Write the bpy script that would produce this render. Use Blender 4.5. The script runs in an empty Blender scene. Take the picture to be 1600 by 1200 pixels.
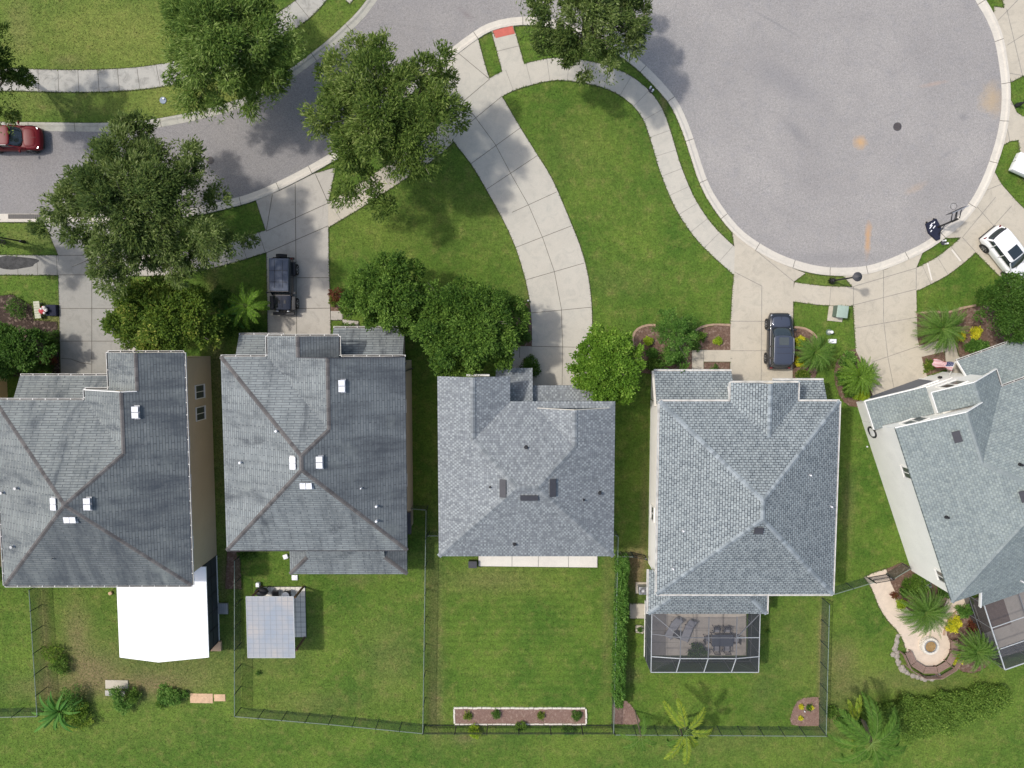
import bpy, bmesh, math, random
import numpy as np
from mathutils import Vector, Matrix
from mathutils.geometry import tessellate_polygon
R = math.radians
sc = bpy.context.scene
COL = sc.collection
# ---------------------------------------------------------------- camera
CAM_H = 55.0; TILT = R(-4.3); FPX = 1100.0
cam = bpy.data.cameras.new('camera'); cam_o = bpy.data.objects.new('camera', cam); COL.objects.link(cam_o)
cam_o.location = (0, 0, CAM_H); cam_o.rotation_euler = (TILT, 0, 0)
cam.sensor_width = 36; cam.lens = 36 * FPX / 1600; cam.clip_end = 5000; cam.clip_start = 0.5
sc.camera = cam_o
# ---------------------------------------------------------------- light
SUNV = Vector((3.5, -1.15, -5.5)).normalized()
elev = math.asin(-SUNV.z); azi = math.atan2(-SUNV.x, -SUNV.y)
world = bpy.data.worlds.new('World'); sc.world = world; world.use_nodes = True
wn = world.node_tree; wn.nodes.clear()
sky = wn.nodes.new('ShaderNodeTexSky'); sky.sky_type = 'NISHITA'; sky.sun_disc = False
sky.sun_elevation = elev; sky.sun_rotation = azi; sky.air_density = 1.3; sky.dust_density = 3.5; sky.ozone_density = 1.0
bg = wn.nodes.new('ShaderNodeBackground'); bg.inputs[1].default_value = 0.15
wo = wn.nodes.new('ShaderNodeOutputWorld')
wn.links.new(sky.outputs[0], bg.inputs[0]); wn.links.new(bg.outputs[0], wo.inputs[0])
sun = bpy.data.lights.new('sun', 'SUN'); sun.energy = 2.4; sun.angle = R(2.6); sun.color = (1.0, 0.955, 0.89)
sun_o = bpy.data.objects.new('sun', sun); COL.objects.link(sun_o)
sun_o.rotation_euler = SUNV.to_track_quat('-Z', 'Y').to_euler(); sun_o.location = (0, 0, 80)
sc.view_settings.view_transform = 'Standard'; sc.view_settings.look = 'None'
sc.view_settings.exposure = 0.20; sc.view_settings.gamma = 1
# ---------------------------------------------------------------- pixel (of the 1600x1200 photo) -> world point on the level z
_c, _s = math.cos(TILT), math.sin(TILT)
def P(px, py, z=0.0):
    x = (px - 800) / FPX; y = (600 - py) / FPX
    t = (CAM_H - z) / -(y * _s - _c)
    return Vector((x * t, (y * _c + _s) * t, z))
def PP(pts, z=0.0):
    return [P(a, b, z) for a, b in pts]
# ---------------------------------------------------------------- object helpers
INV = {}
def setp(o, label=None, cat=None, group=None, kind=None):
    if label: o['label'] = label
    if cat: o['category'] = cat
    if group: o['group'] = group
    if kind: o['kind'] = kind
    return o
def thing(name, label, cat, loc=(0, 0, 0), rz=0, group=None):
    o = bpy.data.objects.new(name, None); COL.objects.link(o)
    o.location = loc; o.rotation_euler = (0, 0, rz); o.empty_display_size = .3
    setp(o, label, cat, group)
    INV[o.name] = (Matrix.Translation(Vector(loc)) @ Matrix.Rotation(rz, 4, 'Z')).inverted()
    return o
def addmesh(name, verts, faces, mat, parent=None, smooth=False, mi=None, uv=None, attrs=None, world_space=True):
    me = bpy.data.meshes.new(name)
    inv = INV.get(parent.name) if (parent is not None and world_space) else None
    vs = [tuple(inv @ Vector(v)) for v in verts] if inv is not None else [tuple(v) for v in verts]
    me.from_pydata(vs, [], faces)
    mats = mat if isinstance(mat, (list, tuple)) else [mat]
    for m in mats: me.materials.append(m)
    if mi is not None: me.polygons.foreach_set('material_index', mi)
    if smooth: me.polygons.foreach_set('use_smooth', [True] * len(faces))
    if uv is not None:
        l = me.uv_layers.new(name='UVMap')
        l.data.foreach_set('uv', [c for f in uv for p in f for c in p])
    if attrs:
        for k, v in attrs.items():
            a = me.attributes.new(k, 'FLOAT', 'POINT'); a.data.foreach_set('value', v)
    me.update()
    o = bpy.data.objects.new(name, me); COL.objects.link(o)
    if parent is not None:
        o.parent = parent
        if parent.name in INV: INV[o.name] = INV[parent.name]
    return o
class MB:
    """collects faces of one mesh"""
    def __init__(s, T=None): s.v = []; s.f = []; s.m = []; s.uv = []; s.T = T; s.hasuv = False; s.t = []
    def pt(s, p): return tuple(s.T @ Vector(p)) if s.T is not None else tuple(p)
    def face(s, pts, m=0, uv=None, t=0.5):
        b = len(s.v); s.v += [s.pt(p) for p in pts]; s.f.append(tuple(range(b, b + len(pts)))); s.m.append(m)
        s.uv.append(uv if uv else [(p[0], p[1]) for p in pts]); s.t += [t] * len(pts)
    def box(s, c, d, rz=0, m=0, ax=None, t=0.5):
        """box centred c with sizes d, turned rz about z or by the 3x3 matrix ax"""
        M = ax if ax is not None else Matrix.Rotation(rz, 3, 'Z')
        c = Vector(c); h = [x / 2 for x in d]
        q = [c + M @ Vector((i * h[0], j * h[1], k * h[2])) for i in (-1, 1) for j in (-1, 1) for k in (-1, 1)]
        b = len(s.v); s.v += [s.pt(p) for p in q]; s.t += [t] * 8
        for f in ((0, 1, 3, 2), (4, 6, 7, 5), (0, 4, 5, 1), (2, 3, 7, 6), (0, 2, 6, 4), (1, 5, 7, 3)):
            s.f.append(tuple(b + i for i in f)); s.m.append(m); s.uv.append([(q[i][0] + q[i][2] * .3, q[i][1]) for i in f])
    def beam(s, a, b_, w, h=None, m=0, up=(0, 0, 1), t=0.5):
        a = Vector(a); b_ = Vector(b_); d = b_ - a; L = d.length
        if L < 1e-6: return
        d.normalize(); upv = Vector(up)
        if abs(d.dot(upv)) > .99: upv = Vector((1, 0, 0))
        y = upv.cross(d).normalized(); z = d.cross(y)
        M = Matrix((d, y, z)).transposed()
        s.box((a + b_) / 2, (L, w, h or w), m=m, ax=M, t=t)
    def prism(s, pts, z0, z1, m=0, mside=None, bottom=True):
        """vertical prism of the plan polygon pts"""
        n = len(pts); A = sum(pts[i][0] * pts[(i + 1) % n][1] - pts[(i + 1) % n][0] * pts[i][1] for i in range(n))
        if A < 0: pts = list(pts)[::-1]
        tris = tessellate_polygon([[Vector((p[0], p[1], 0)) for p in pts]])
        for t in tris:
            q = [pts[i] for i in t]
            ar = (q[1][0] - q[0][0]) * (q[2][1] - q[0][1]) - (q[2][0] - q[0][0]) * (q[1][1] - q[0][1])
            if ar < 0: q = q[::-1]
            s.face([(p[0], p[1], z1) for p in q], m)
            if bottom: s.face([(p[0], p[1], z0) for p in q[::-1]], m)
        ms = m if mside is None else mside
        for i in range(n):
            a, b_ = pts[i], pts[(i + 1) % n]
            L = math.hypot(b_[0] - a[0], b_[1] - a[1])
            s.face([(a[0], a[1], z0), (b_[0], b_[1], z0), (b_[0], b_[1], z1), (a[0], a[1], z1)], ms, [(0, z0), (L, z0), (L, z1), (0, z1)])
    def cyl(s, a, b_, r0, r1=None, n=10, m=0, cap=True, t=0.5):
        a = Vector(a); b_ = Vector(b_); r1 = r0 if r1 is None else r1
        d = (b_ - a).normalized(); u = d.orthogonal().normalized(); w = d.cross(u)
        b0 = len(s.v)
        for c, r in ((a, r0), (b_, r1)):
            for i in range(n):
                an = 2 * math.pi * i / n
                s.v.append(s.pt(c + u * (r * math.cos(an)) + w * (r * math.sin(an)))); s.t.append(t)
        for i in range(n):
            j = (i + 1) % n
            s.f.append((b0 + i, b0 + j, b0 + n + j, b0 + n + i)); s.m.append(m); s.uv.append([(0, 0)] * 4)
        if cap:
            s.f.append(tuple(b0 + i for i in range(n))[::-1]); s.m.append(m); s.uv.append([(0, 0)] * n)
            s.f.append(tuple(b0 + n + i for i in range(n))); s.m.append(m); s.uv.append([(0, 0)] * n)
    def tube(s, pts, r, n=6, m=0, taper=None, t=0.5):
        pts = [Vector(p) for p in pts]; k = len(pts); b0 = len(s.v)
        for q in range(k):
            d = (pts[min(q + 1, k - 1)] - pts[max(q - 1, 0)]).normalized()
            u = d.cross(Vector((.13, .21, 1))).normalized() if abs(d.z) < .95 else d.cross(Vector((0, 1, .1))).normalized(); w = d.cross(u)
            rr = r if taper is None else r + (taper - r) * q / (k - 1)
            for i in range(n):
                an = 2 * math.pi * i / n
                s.v.append(s.pt(pts[q] + u * (rr * math.cos(an)) + w * (rr * math.sin(an)))); s.t.append(t)
        for q in range(k - 1):
            for i in range(n):
                j = (i + 1) % n
                s.f.append((b0 + q * n + i, b0 + q * n + j, b0 + (q + 1) * n + j, b0 + (q + 1) * n + i)); s.m.append(m); s.uv.append([(0, 0)] * 4)
    def ball(s, c, r, n=8, m=0, sq=(1, 1, 1), t=0.5):
        b0 = len(s.v); k = n // 2 + 1
        for q in range(k + 1):
            th = math.pi * q / k
            for i in range(n):
                an = 2 * math.pi * i / n
                s.v.append(s.pt((c[0] + r * sq[0] * math.sin(th) * math.cos(an), c[1] + r * sq[1] * math.sin(th) * math.sin(an), c[2] + r * sq[2] * math.cos(th)))); s.t.append(t)
        for q in range(k):
            for i in range(n):
                j = (i + 1) % n
                s.f.append((b0 + q * n + i, b0 + (q + 1) * n + i, b0 + (q + 1) * n + j, b0 + q * n + j)); s.m.append(m); s.uv.append([(0, 0)] * 4)
    def build(s, name, mat, parent=None, smooth=False, uv=False, tone=False, ws=True):
        return addmesh(name, s.v, s.f, mat, parent, smooth, s.m, s.uv if uv else None, {'tone': s.t} if tone else None, ws)
def rng_(seed): return np.random.RandomState(seed)
# ---------------------------------------------------------------- materials
class NT:
    def __init__(s, name):
        s.m = bpy.data.materials.new(name); s.m.use_nodes = True; s.t = s.m.node_tree; s.t.nodes.clear()
        s.out = s.n('ShaderNodeOutputMaterial')
    def n(s, typ, **k):
        o = s.t.nodes.new(typ)
        for a, b in k.items(): setattr(o, a, b)
        return o
    def l(s, a, b): s.t.links.new(a, b)
    def val(s, sock, v):
        if isinstance(v, bpy.types.NodeSocket): s.l(v, sock)
        else: sock.default_value = v
    def math(s, op, a, b=0.0, c=None, clamp=False):
        o = s.n('ShaderNodeMath', operation=op); o.use_clamp = clamp
        s.val(o.inputs[0], a); s.val(o.inputs[1], b)
        if c is not None: s.val(o.inputs[2], c)
        return o.outputs[0]
    def vmath(s, op, a, b):
        o = s.n('ShaderNodeVectorMath', operation=op); s.val(o.inputs[0], a); s.val(o.inputs[1], b); return o
    def mix(s, f, a, b, mode='MIX'):
        o = s.n('ShaderNodeMix', data_type='RGBA', blend_type=mode)
        s.val(o.inputs[0], f)
        for sk, v in ((o.inputs[6], a), (o.inputs[7], b)):
            if isinstance(v, bpy.types.NodeSocket): s.l(v, sk)
            else: sk.default_value = (*v[:3], 1)
        return o.outputs[2]
    def noise(s, vec, scale, detail=3, rough=.55, dist=0.0):
        o = s.n('ShaderNodeTexNoise'); o.inputs['Scale'].default_value = scale; o.inputs['Detail'].default_value = detail
        o.inputs['Roughness'].default_value = rough; o.inputs['Distortion'].default_value = dist
        s.l(vec, o.inputs['Vector']); return o.outputs[0]
    def rmp(s, v, a, b, lo=0.0, hi=1.0):
        o = s.n('ShaderNodeMapRange'); o.clamp = True
        s.val(o.inputs[0], v)
        for i, x in zip((1, 2, 3, 4), (a, b, lo, hi)): o.inputs[i].default_value = x
        return o.outputs[0]
    def obj(s): return s.n('ShaderNodeTexCoord').outputs['Object']
    def scalev(s, v, sc_): 
        o = s.n('ShaderNodeMapping'); o.inputs['Scale'].default_value = sc_; s.l(v, o.inputs[0]); return o.outputs[0]
    def attr(s, name): 
        o = s.n('ShaderNodeAttribute'); o.attribute_name = name; return o.outputs['Fac']
    def bsdf(s, col, rough=.7, metal=0.0, bump=None, bstr=.3, bdist=.02, spec=.4, coat=0.0, trans=None):
        p = s.n('ShaderNodeBsdfPrincipled')
        if isinstance(col, bpy.types.NodeSocket): s.l(col, p.inputs['Base Color'])
        else: p.inputs['Base Color'].default_value = (*col[:3], 1)
        s.val(p.inputs['Roughness'], rough); p.inputs['Metallic'].default_value = metal
        p.inputs['Specular IOR Level'].default_value = spec
        if coat: p.inputs['Coat Weight'].default_value = coat; p.inputs['Coat Roughness'].default_value = .05
        if bump is not None:
            b = s.n('ShaderNodeBump'); b.inputs['Strength'].default_value = bstr; b.inputs['Distance'].default_value = bdist
            s.l(bump, b.inputs['Height']); s.l(b.outputs[0], p.inputs['Normal'])
        s.p = p
        s.l(p.outputs[0], s.out.inputs[0]); return s.m
def simple(name, c, rough=.7, var=.12, scale=4.0, metal=0.0, bump=0.0, spec=.4, coat=0.0, dirt=None):
    t = NT(name); v = t.obj()
    n1 = t.noise(v, scale, 4); n2 = t.noise(v, scale * 7, 3)
    f = t.math('ADD', t.rmp(n1, .3, .7, -var, var), t.rmp(n2, .3, .7, -var * .6, var * .6))
    col = t.mix(1.0, c, t.n('ShaderNodeCombineColor').outputs[0], 'MULTIPLY')
    hs = t.n('ShaderNodeHueSaturation'); hs.inputs['Color'].default_value = (*c, 1); t.l(t.math('ADD', f, 1.0), hs.inputs['Value'])
    col = hs.outputs[0]
    if dirt: col = t.mix(t.rmp(t.noise(v, scale * .5, 6, .65), .45, .75, 0, dirt[1]), col, dirt[0])
    return t.bsdf(col, rough, metal, n2 if bump else None, bump, spec=spec, coat=coat)
def grayed(c, k): return tuple(x * k for x in c)

def mat_lawn():
    t = NT('grass_ground'); v = t.obj()
    wear = t.attr('wear'); yel = t.attr('yel')
    n1 = t.noise(v, .22, 4, .6); n2 = t.noise(v, 1.1, 5, .65); n3 = t.noise(v, 7, 4, .7); n4 = t.noise(v, 28, 3, .7)
    base = t.mix(t.rmp(n1, .35, .68), (.058, .122, .016), (.112, .178, .026))
    base = t.mix(t.rmp(n2, .48, .72, 0, .55), base, (.185, .195, .052))
    base = t.mix(t.math('MULTIPLY', yel, t.rmp(n2, .2, .7, .5, 1.0)), base, (.185, .212, .050))
    dry = t.math('MULTIPLY', t.math('ADD', wear, t.rmp(n2, .60, .80, 0, .28)), t.rmp(n3, .25, .65, .35, 1.25), clamp=True)
    base = t.mix(dry, base, (.200, .150, .080))
    n5 = t.noise(v, 2.6, 4, .65)
    f = t.math('ADD', t.math('ADD', t.rmp(n3, .25, .75, .50, 1.42), t.rmp(n4, .3, .7, -.42, .42)), t.rmp(n5, .3, .7, -.18, .18))
    # mower passes
    w = t.n('ShaderNodeTexWave'); w.wave_type = 'RINGS'; w.inputs['Scale'].default_value = .55; w.inputs['Distortion'].default_value = 1.2; w.inputs['Detail'].default_value = 2
    mp = t.n('ShaderNodeMapping'); mp.inputs['Location'].default_value = (-1, 21.5, 0); mp.inputs['Scale'].default_value = (.55, 1, 1); t.l(v, mp.inputs[0]); t.l(mp.outputs[0], w.inputs[0])
    m3 = t.n('ShaderNodeMapping'); m3.vector_type = 'TEXTURE'; m3.inputs['Location'].default_value = (.4, -24, 0); m3.inputs['Scale'].default_value = (7, 7.5, 10); t.l(v, m3.inputs[0])
    inside = t.rmp(t.vmath('LENGTH', m3.outputs[0], (0, 0, 0)).outputs['Value'], .75, 1.05, 1, 0)
    f = t.math('ADD', f, t.math('MULTIPLY', inside, t.rmp(w.outputs[1], 0, 1, -.05, .05)))
    hs = t.n('ShaderNodeHueSaturation'); t.l(base, hs.inputs['Color']); t.l(f, hs.inputs['Value'])
    return t.bsdf(hs.outputs[0], .85, bump=t.math('ADD', n3, n4), bstr=.5, bdist=.05, spec=.15)
def mat_asphalt():
    t = NT('asphalt'); v = t.obj()
    n1 = t.noise(v, .12, 5, .6); n2 = t.noise(v, 1.2, 5, .7); n3 = t.noise(v, 15, 3, .85); n4 = t.noise(v, 6, 4, .85)
    c = t.mix(t.rmp(n1, .35, .65), (.262, .249, .240), (.315, .298, .282))
    c = t.mix(t.rmp(n2, .5, .8, 0, .5), c, (.22, .22, .232))
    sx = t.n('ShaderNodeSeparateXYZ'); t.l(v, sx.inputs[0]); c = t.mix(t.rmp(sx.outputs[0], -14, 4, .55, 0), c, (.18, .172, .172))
    f = t.math('ADD', t.rmp(n3, .3, .7, .68, 1.32), t.rmp(n4, .3, .7, -.17, .17))
    hs = t.n('ShaderNodeHueSaturation'); t.l(c, hs.inputs['Color']); t.l(f, hs.inputs['Value'])
    c = hs.outputs[0]
    # old rust stains where the photograph shows them
    def blob(px, py, rx, ry, rot=0.0):
        w = P(px, py); mp = t.n('ShaderNodeMapping'); mp.vector_type = 'TEXTURE'
        mp.inputs['Location'].default_value = (w.x, w.y, 0); mp.inputs['Rotation'].default_value = (0, 0, rot); mp.inputs['Scale'].default_value = (rx, ry, 10)
        t.l(v, mp.inputs[0]); d = t.vmath('LENGTH', mp.outputs[0], (0, 0, 0)).outputs['Value']
        d = t.math('ADD', d, t.rmp(n2, .2, .8, -.45, .45))
        return t.rmp(d, .2, 1.1, 1, 0)
    c = t.mix(t.math('MULTIPLY', blob(1344, 222, .62, .55), .85), c, (.48, .30, .14))
    c = t.mix(t.math('MULTIPLY', blob(1551, 156, 1.1, 1.3), .62), c, (.42, .31, .18))
    c = t.mix(t.math('MULTIPLY', blob(1356, 372, .30, 1.5), .80), c, (.46, .27, .13))
    c = t.mix(t.math('MULTIPLY', blob(1430, 295, 1.0, .35, .5), .25), c, (.44, .30, .18))
    c = t.mix(t.math('MULTIPLY', blob(1460, 131, 1.2, .2, .2), .35), c, (.44, .30, .22))
    c = t.mix(t.math('MULTIPLY', blob(1230, 130, 3.8, 1.2, -.5), .34), c, (.18, .178, .19))
    c = t.mix(t.math('MULTIPLY', blob(1210, 35, 2.2, .12, -.5), .4), c, (.15, .15, .16))
    c = t.mix(t.math('MULTIPLY', blob(1242, 205, 1.6, .5, -.8), .34), c, (.15, .15, .16))
    c = t.mix(t.math('MULTIPLY', blob(1505, 183, .45, .35), .4), c, (.13, .13, .14))
    c = t.mix(t.math('MULTIPLY', blob(1478, 242, .9, .2, .6), .3), c, (.15, .15, .16))
    c = t.mix(t.math('MULTIPLY', blob(728, 22, .8, .3, -.6), .5), c, (.18, .15, .15))
    c = t.mix(t.math('MULTIPLY', blob(1300, 402, 4.5, .6, .0), .30), c, (.16, .16, .17))
    nz = t.n('ShaderNodeTexNoise'); nz.inputs['Scale'].default_value = .9; nz.inputs['Detail'].default_value = 4; t.l(v, nz.inputs['Vector'])
    dv = t.vmath('ADD', v, nz.outputs['Color']).outputs[0]
    vo = t.n('ShaderNodeTexVoronoi', feature='DISTANCE_TO_EDGE'); vo.inputs['Scale'].default_value = .16; t.l(dv, vo.inputs['Vector'])
    ck = t.math('MULTIPLY', t.rmp(vo.outputs['Distance'], .0, .010, 1, 0), t.rmp(n1, .46, .56)); c = t.mix(t.math('MULTIPLY', ck, .20), c, (.12, .12, .125))
    wv = t.n('ShaderNodeTexWave'); wv.wave_type = 'RINGS'; wv.rings_direction = 'Z'; wv.inputs['Scale'].default_value = .12; wv.inputs['Distortion'].default_value = 1.5; wv.inputs['Detail'].default_value = 2
    mw = t.n('ShaderNodeMapping'); mw.inputs['Location'].default_value = (-P(1320, 165).x, -P(1320, 165).y, 0); t.l(v, mw.inputs[0]); t.l(mw.outputs[0], wv.inputs[0]); c = t.mix(t.rmp(wv.outputs[1], .6, 1, 0, .06), c, (.16, .16, .17))
    return t.bsdf(c, .9, bump=t.math('ADD', n3, n4), bstr=.25, bdist=.01, spec=.25)
def mat_concrete(name, c, stain=.35, sc_=.35, sd=0.0, dark=(.18, .175, .16)):
    t = NT(name); v = t.obj()
    if sd:
        mp = t.n('ShaderNodeMapping'); mp.inputs['Location'].default_value = (sd, sd * .7, 0); t.l(v, mp.inputs[0]); v = mp.outputs[0]
    n1 = t.noise(v, sc_, 6, .62); n2 = t.noise(v, 1.1, 6, .72, 1.4); n3 = t.noise(v, 16, 3, .8)
    col = t.mix(t.rmp(n1, .3, .7, 0, 1), grayed(c, .90), grayed(c, 1.06))
    col = t.mix(t.rmp(n2, .48, .78, 0, stain), col, dark)
    col = t.mix(t.rmp(n1, .52, .75, 0, stain * .8), col, (c[0] * .72, c[1] * .76, c[2] * .78))
    hs = t.n('ShaderNodeHueSaturation'); t.l(col, hs.inputs['Color']); t.l(t.rmp(n3, .25, .75, .90, 1.10), hs.inputs['Value'])
    return t.bsdf(hs.outputs[0], .85, bump=n3, bstr=.12, bdist=.01, spec=.3)
def mat_shingle(name, c1, c2, line, row=.145, tab=.32, lw=.012, speck=0.0, speckc=(.4, .42, .42), speckw=.15, east_shade=0.0, stain=0.0, stain_shade_c=(.05, .052, .06), sscale=.35, linestr=1.0):
    """asphalt shingles in courses parallel to the eaves (UV in metres, v up the slope)"""
    t = NT(name); uv = t.n('ShaderNodeTexCoord').outputs['UV']
    b = t.n('ShaderNodeTexBrick'); t.l(uv, b.inputs['Vector'])
    b.offset = .5; b.squash = 1.0; b.inputs['Scale'].default_value = 1.0
    b.inputs['Color1'].default_value = (*c1, 1); b.inputs['Color2'].default_value = (*c2, 1); b.inputs['Mortar'].default_value = (*line, 1)
    b.inputs['Mortar Size'].default_value = lw; b.inputs['Mortar Smooth'].default_value = .2; b.inputs['Bias'].default_value = 0
    b.inputs['Brick Width'].default_value = tab; b.inputs['Row Height'].default_value = row
    col = b.outputs[0]
    o = t.obj()
    if speck:
        m = t.n('ShaderNodeMapping'); m.inputs['Scale'].default_value = (1 / speckw, 1 / row, 1); t.l(uv, m.inputs[0])
        fl = t.vmath('FLOOR', m.outputs[0], (0, 0, 0)).outputs[0]
        w = t.n('ShaderNodeTexWhiteNoise', noise_dimensions='2D'); t.l(fl, w.inputs['Vector'])
        sp = t.n('ShaderNodeSeparateXYZ'); t.l(fl, sp.inputs[0]); alt = t.math('ABSOLUTE', t.math('MODULO', t.math('ADD', sp.outputs[0], sp.outputs[1]), 2.0))
        col = t.mix(t.math('MULTIPLY', t.rmp(w.outputs[0], .25, .60, 0, speck), t.math('ADD', alt, 0.0, clamp=True)), col, speckc)
        w2 = t.n('ShaderNodeTexWhiteNoise', noise_dimensions='2D'); t.l(t.vmath('ADD', fl, (7.3, 3.1, 0)).outputs[0], w2.inputs['Vector'])
        col = t.mix(t.rmp(w2.outputs[0], .7, .95, 0, speck * .7), col, grayed(c1, .6))
    n1 = t.noise(o, .25, 4, .6); n2 = t.noise(o, 9, 4, .7)
    f = t.math('ADD', t.rmp(n1, .3, .7, .93, 1.07), t.rmp(n2, .3, .7, -.10, .10))
    hs = t.n('ShaderNodeHueSaturation'); t.l(col, hs.inputs['Color']); t.l(f, hs.inputs['Value']); col = hs.outputs[0]
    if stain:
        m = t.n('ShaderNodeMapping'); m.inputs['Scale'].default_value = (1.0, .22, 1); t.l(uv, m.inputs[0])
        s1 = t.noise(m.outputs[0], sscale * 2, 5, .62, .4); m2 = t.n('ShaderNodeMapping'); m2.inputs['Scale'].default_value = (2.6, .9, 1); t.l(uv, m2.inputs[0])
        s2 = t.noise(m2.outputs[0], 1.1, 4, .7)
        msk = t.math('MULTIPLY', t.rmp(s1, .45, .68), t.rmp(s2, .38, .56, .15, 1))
        col = t.mix(t.math('MULTIPLY', msk, stain), col, stain_shade_c)
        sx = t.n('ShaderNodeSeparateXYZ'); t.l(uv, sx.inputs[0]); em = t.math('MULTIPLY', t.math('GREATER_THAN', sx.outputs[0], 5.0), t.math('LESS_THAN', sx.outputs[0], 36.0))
        col = t.mix(t.math('MULTIPLY', em, t.rmp(s1, .30, .62, east_shade * .45, east_shade)), col, stain_shade_c)  # east slope darkened throughout: its shade put into the colour, together with algae streaks
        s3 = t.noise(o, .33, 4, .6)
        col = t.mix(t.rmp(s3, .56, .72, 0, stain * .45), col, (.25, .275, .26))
    return t.bsdf(col, .88, bump=b.outputs[1], bstr=.35, bdist=-.012, spec=.25)
def mat_cap(name, a, b):
    t = NT(name); f = t.attr('tone'); c = t.mix(f, a, b)
    n = t.noise(t.obj(), 12, 3, .7); hs = t.n('ShaderNodeHueSaturation'); t.l(c, hs.inputs['Color']); t.l(t.rmp(n, .3, .7, .85, 1.15), hs.inputs['Value'])
    return t.bsdf(hs.outputs[0], .88, spec=.25)
def mat_leaf(name, dark, light, tip=None, tr=.35):
    """leaf colour varies from leaf to leaf only"""
    t = NT(name); f = t.attr('tone'); c = t.mix(f, dark, light)
    if tip: c = t.mix(t.rmp(f, .80, .97), c, tip)
    d = t.n('ShaderNodeBsdfPrincipled'); t.l(c, d.inputs['Base Color']); d.inputs['Roughness'].default_value = .55; d.inputs['Specular IOR Level'].default_value = .12
    tl = t.n('ShaderNodeBsdfTranslucent'); hs = t.n('ShaderNodeHueSaturation'); hs.inputs['Hue'].default_value = .485; hs.inputs['Value'].default_value = 1.3; t.l(c, hs.inputs['Color']); t.l(hs.outputs[0], tl.inputs[0])
    mx = t.n('ShaderNodeMixShader'); mx.inputs[0].default_value = tr; t.l(d.outputs[0], mx.inputs[1]); t.l(tl.outputs[0], mx.inputs[2]); t.l(mx.outputs[0], t.out.inputs[0])
    return t.m
def mat_mesh(name, c, alpha, rough=.7):
    """fine woven screen: a regular share of it is thread, the rest open"""
    t = NT(name); p = t.n('ShaderNodeBsdfPrincipled'); p.inputs['Base Color'].default_value = (*c, 1); p.inputs['Roughness'].default_value = rough
    tr = t.n('ShaderNodeBsdfTransparent'); mx = t.n('ShaderNodeMixShader'); mx.inputs[0].default_value = alpha
    t.l(tr.outputs[0], mx.inputs[1]); t.l(p.outputs[0], mx.inputs[2]); t.l(mx.outputs[0], t.out.inputs[0]); return t.m
def mat_mulch(name='mulch', a=(.085, .048, .034), b=(.21, .14, .105)):
    t = NT(name); v = t.obj()
    vo = t.n('ShaderNodeTexVoronoi'); vo.inputs['Scale'].default_value = 7; t.l(v, vo.inputs['Vector'])
    n = t.noise(v, 13, 4, .8); c = t.mix(t.rmp(n, .3, .7), a, b)
    c = t.mix(t.rmp(vo.outputs['Color'], .6, .9, 0, .5), c, (.33, .25, .20))
    return t.bsdf(c, .95, bump=n, bstr=.8, bdist=.05, spec=.1)
M = {}
M['lawn'] = mat_lawn(); M['asphalt'] = mat_asphalt()
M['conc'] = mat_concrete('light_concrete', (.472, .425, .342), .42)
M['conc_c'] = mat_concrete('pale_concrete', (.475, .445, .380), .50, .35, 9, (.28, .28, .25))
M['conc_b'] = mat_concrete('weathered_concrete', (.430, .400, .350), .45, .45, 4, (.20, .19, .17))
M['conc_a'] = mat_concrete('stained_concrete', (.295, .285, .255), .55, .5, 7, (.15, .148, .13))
M['conc_old'] = mat_concrete('mildewed_concrete', (.400, .385, .345), .8, .7, 11, (.11, .11, .10))
M['kerb'] = mat_concrete('kerb_concrete', (.560, .520, .450), .35, .25, 3, (.25, .245, .22))
M['kerb_old'] = mat_concrete('old_kerb_concrete', (.40, .385, .33), .55, .4, 2, (.14, .145, .13))
M['joint'] = simple('joint_soil', (.13, .12, .10), .95, .2)
M['joint_l'] = simple('saw_cut_joint', (.26, .245, .215), .95, .2)
M['edge'] = simple('edge_soil', (.070, .072, .040), .95, .3)
M['red'] = simple('red_tactile_paving', (.47, .115, .085), .75, .1)
M['paver'] = mat_concrete('cream_pavers', (.60, .50, .40), .2, 2.2, 5)
M['mulch'] = mat_mulch(); M['mulch_d'] = mat_mulch('dark_mulch', (.03, .022, .018), (.085, .06, .05)); M['mulch_p'] = mat_mulch('pale_mulch', (.13, .075, .060), (.28, .19, .155))
M['curbing'] = simple('brown_garden_curbing', (.34, .235, .165), .9, .2)
M['whitestone'] = simple('white_edging_stone', (.62, .58, .50), .8, .15, 8)
M['gutter'] = simple('white_gutter_metal', (.66, .65, .62), .5, .06, dirt=((.22, .21, .18), .7))
M['gutter_in'] = simple('gutter_silt', (.045, .043, .038), .9, .3)
M['trim'] = simple('white_trim_paint', (.78, .77, .74), .5, .04)
M['cream_trim'] = simple('cream_trim_paint', (.62, .58, .50), .6, .05)
def stucco(n, c): return simple(n, c, .9, .05, 1.2, bump=.2, spec=.2, dirt=(grayed(c, .72), .25))
M['wall_a'] = stucco('tan_stucco', (.52, .43, .30)); M['wall_b'] = stucco('taupe_stucco', (.36, .325, .27))
M['wall_c'] = stucco('beige_stucco', (.50, .44, .35)); M['wall_d'] = stucco('white_stucco', (.86, .84, .79))
M['wall_e'] = stucco('off_white_stucco', (.80, .79, .75)); M['wall_n'] = stucco('yellow_stucco', (.56, .44, .25))
M['sh_a'] = mat_shingle('old_grey_shingles', (.186, .206, .206), (.230, .250, .248), (.085, .092, .095), .19, 1.0, .026, .35, (.25, .265, .25), speckw=.3, stain=.9, stain_shade_c=(.058, .068, .080), sscale=.45, east_shade=.62)
M['sh_b'] = mat_shingle('weathered_grey_shingles', (.192, .214, .220), (.236, .260, .264), (.088, .096, .102), .19, 1.0, .024, .35, (.26, .28, .275), speckw=.3, stain=.85, stain_shade_c=(.062, .070, .080), sscale=.40, east_shade=.62)
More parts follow.
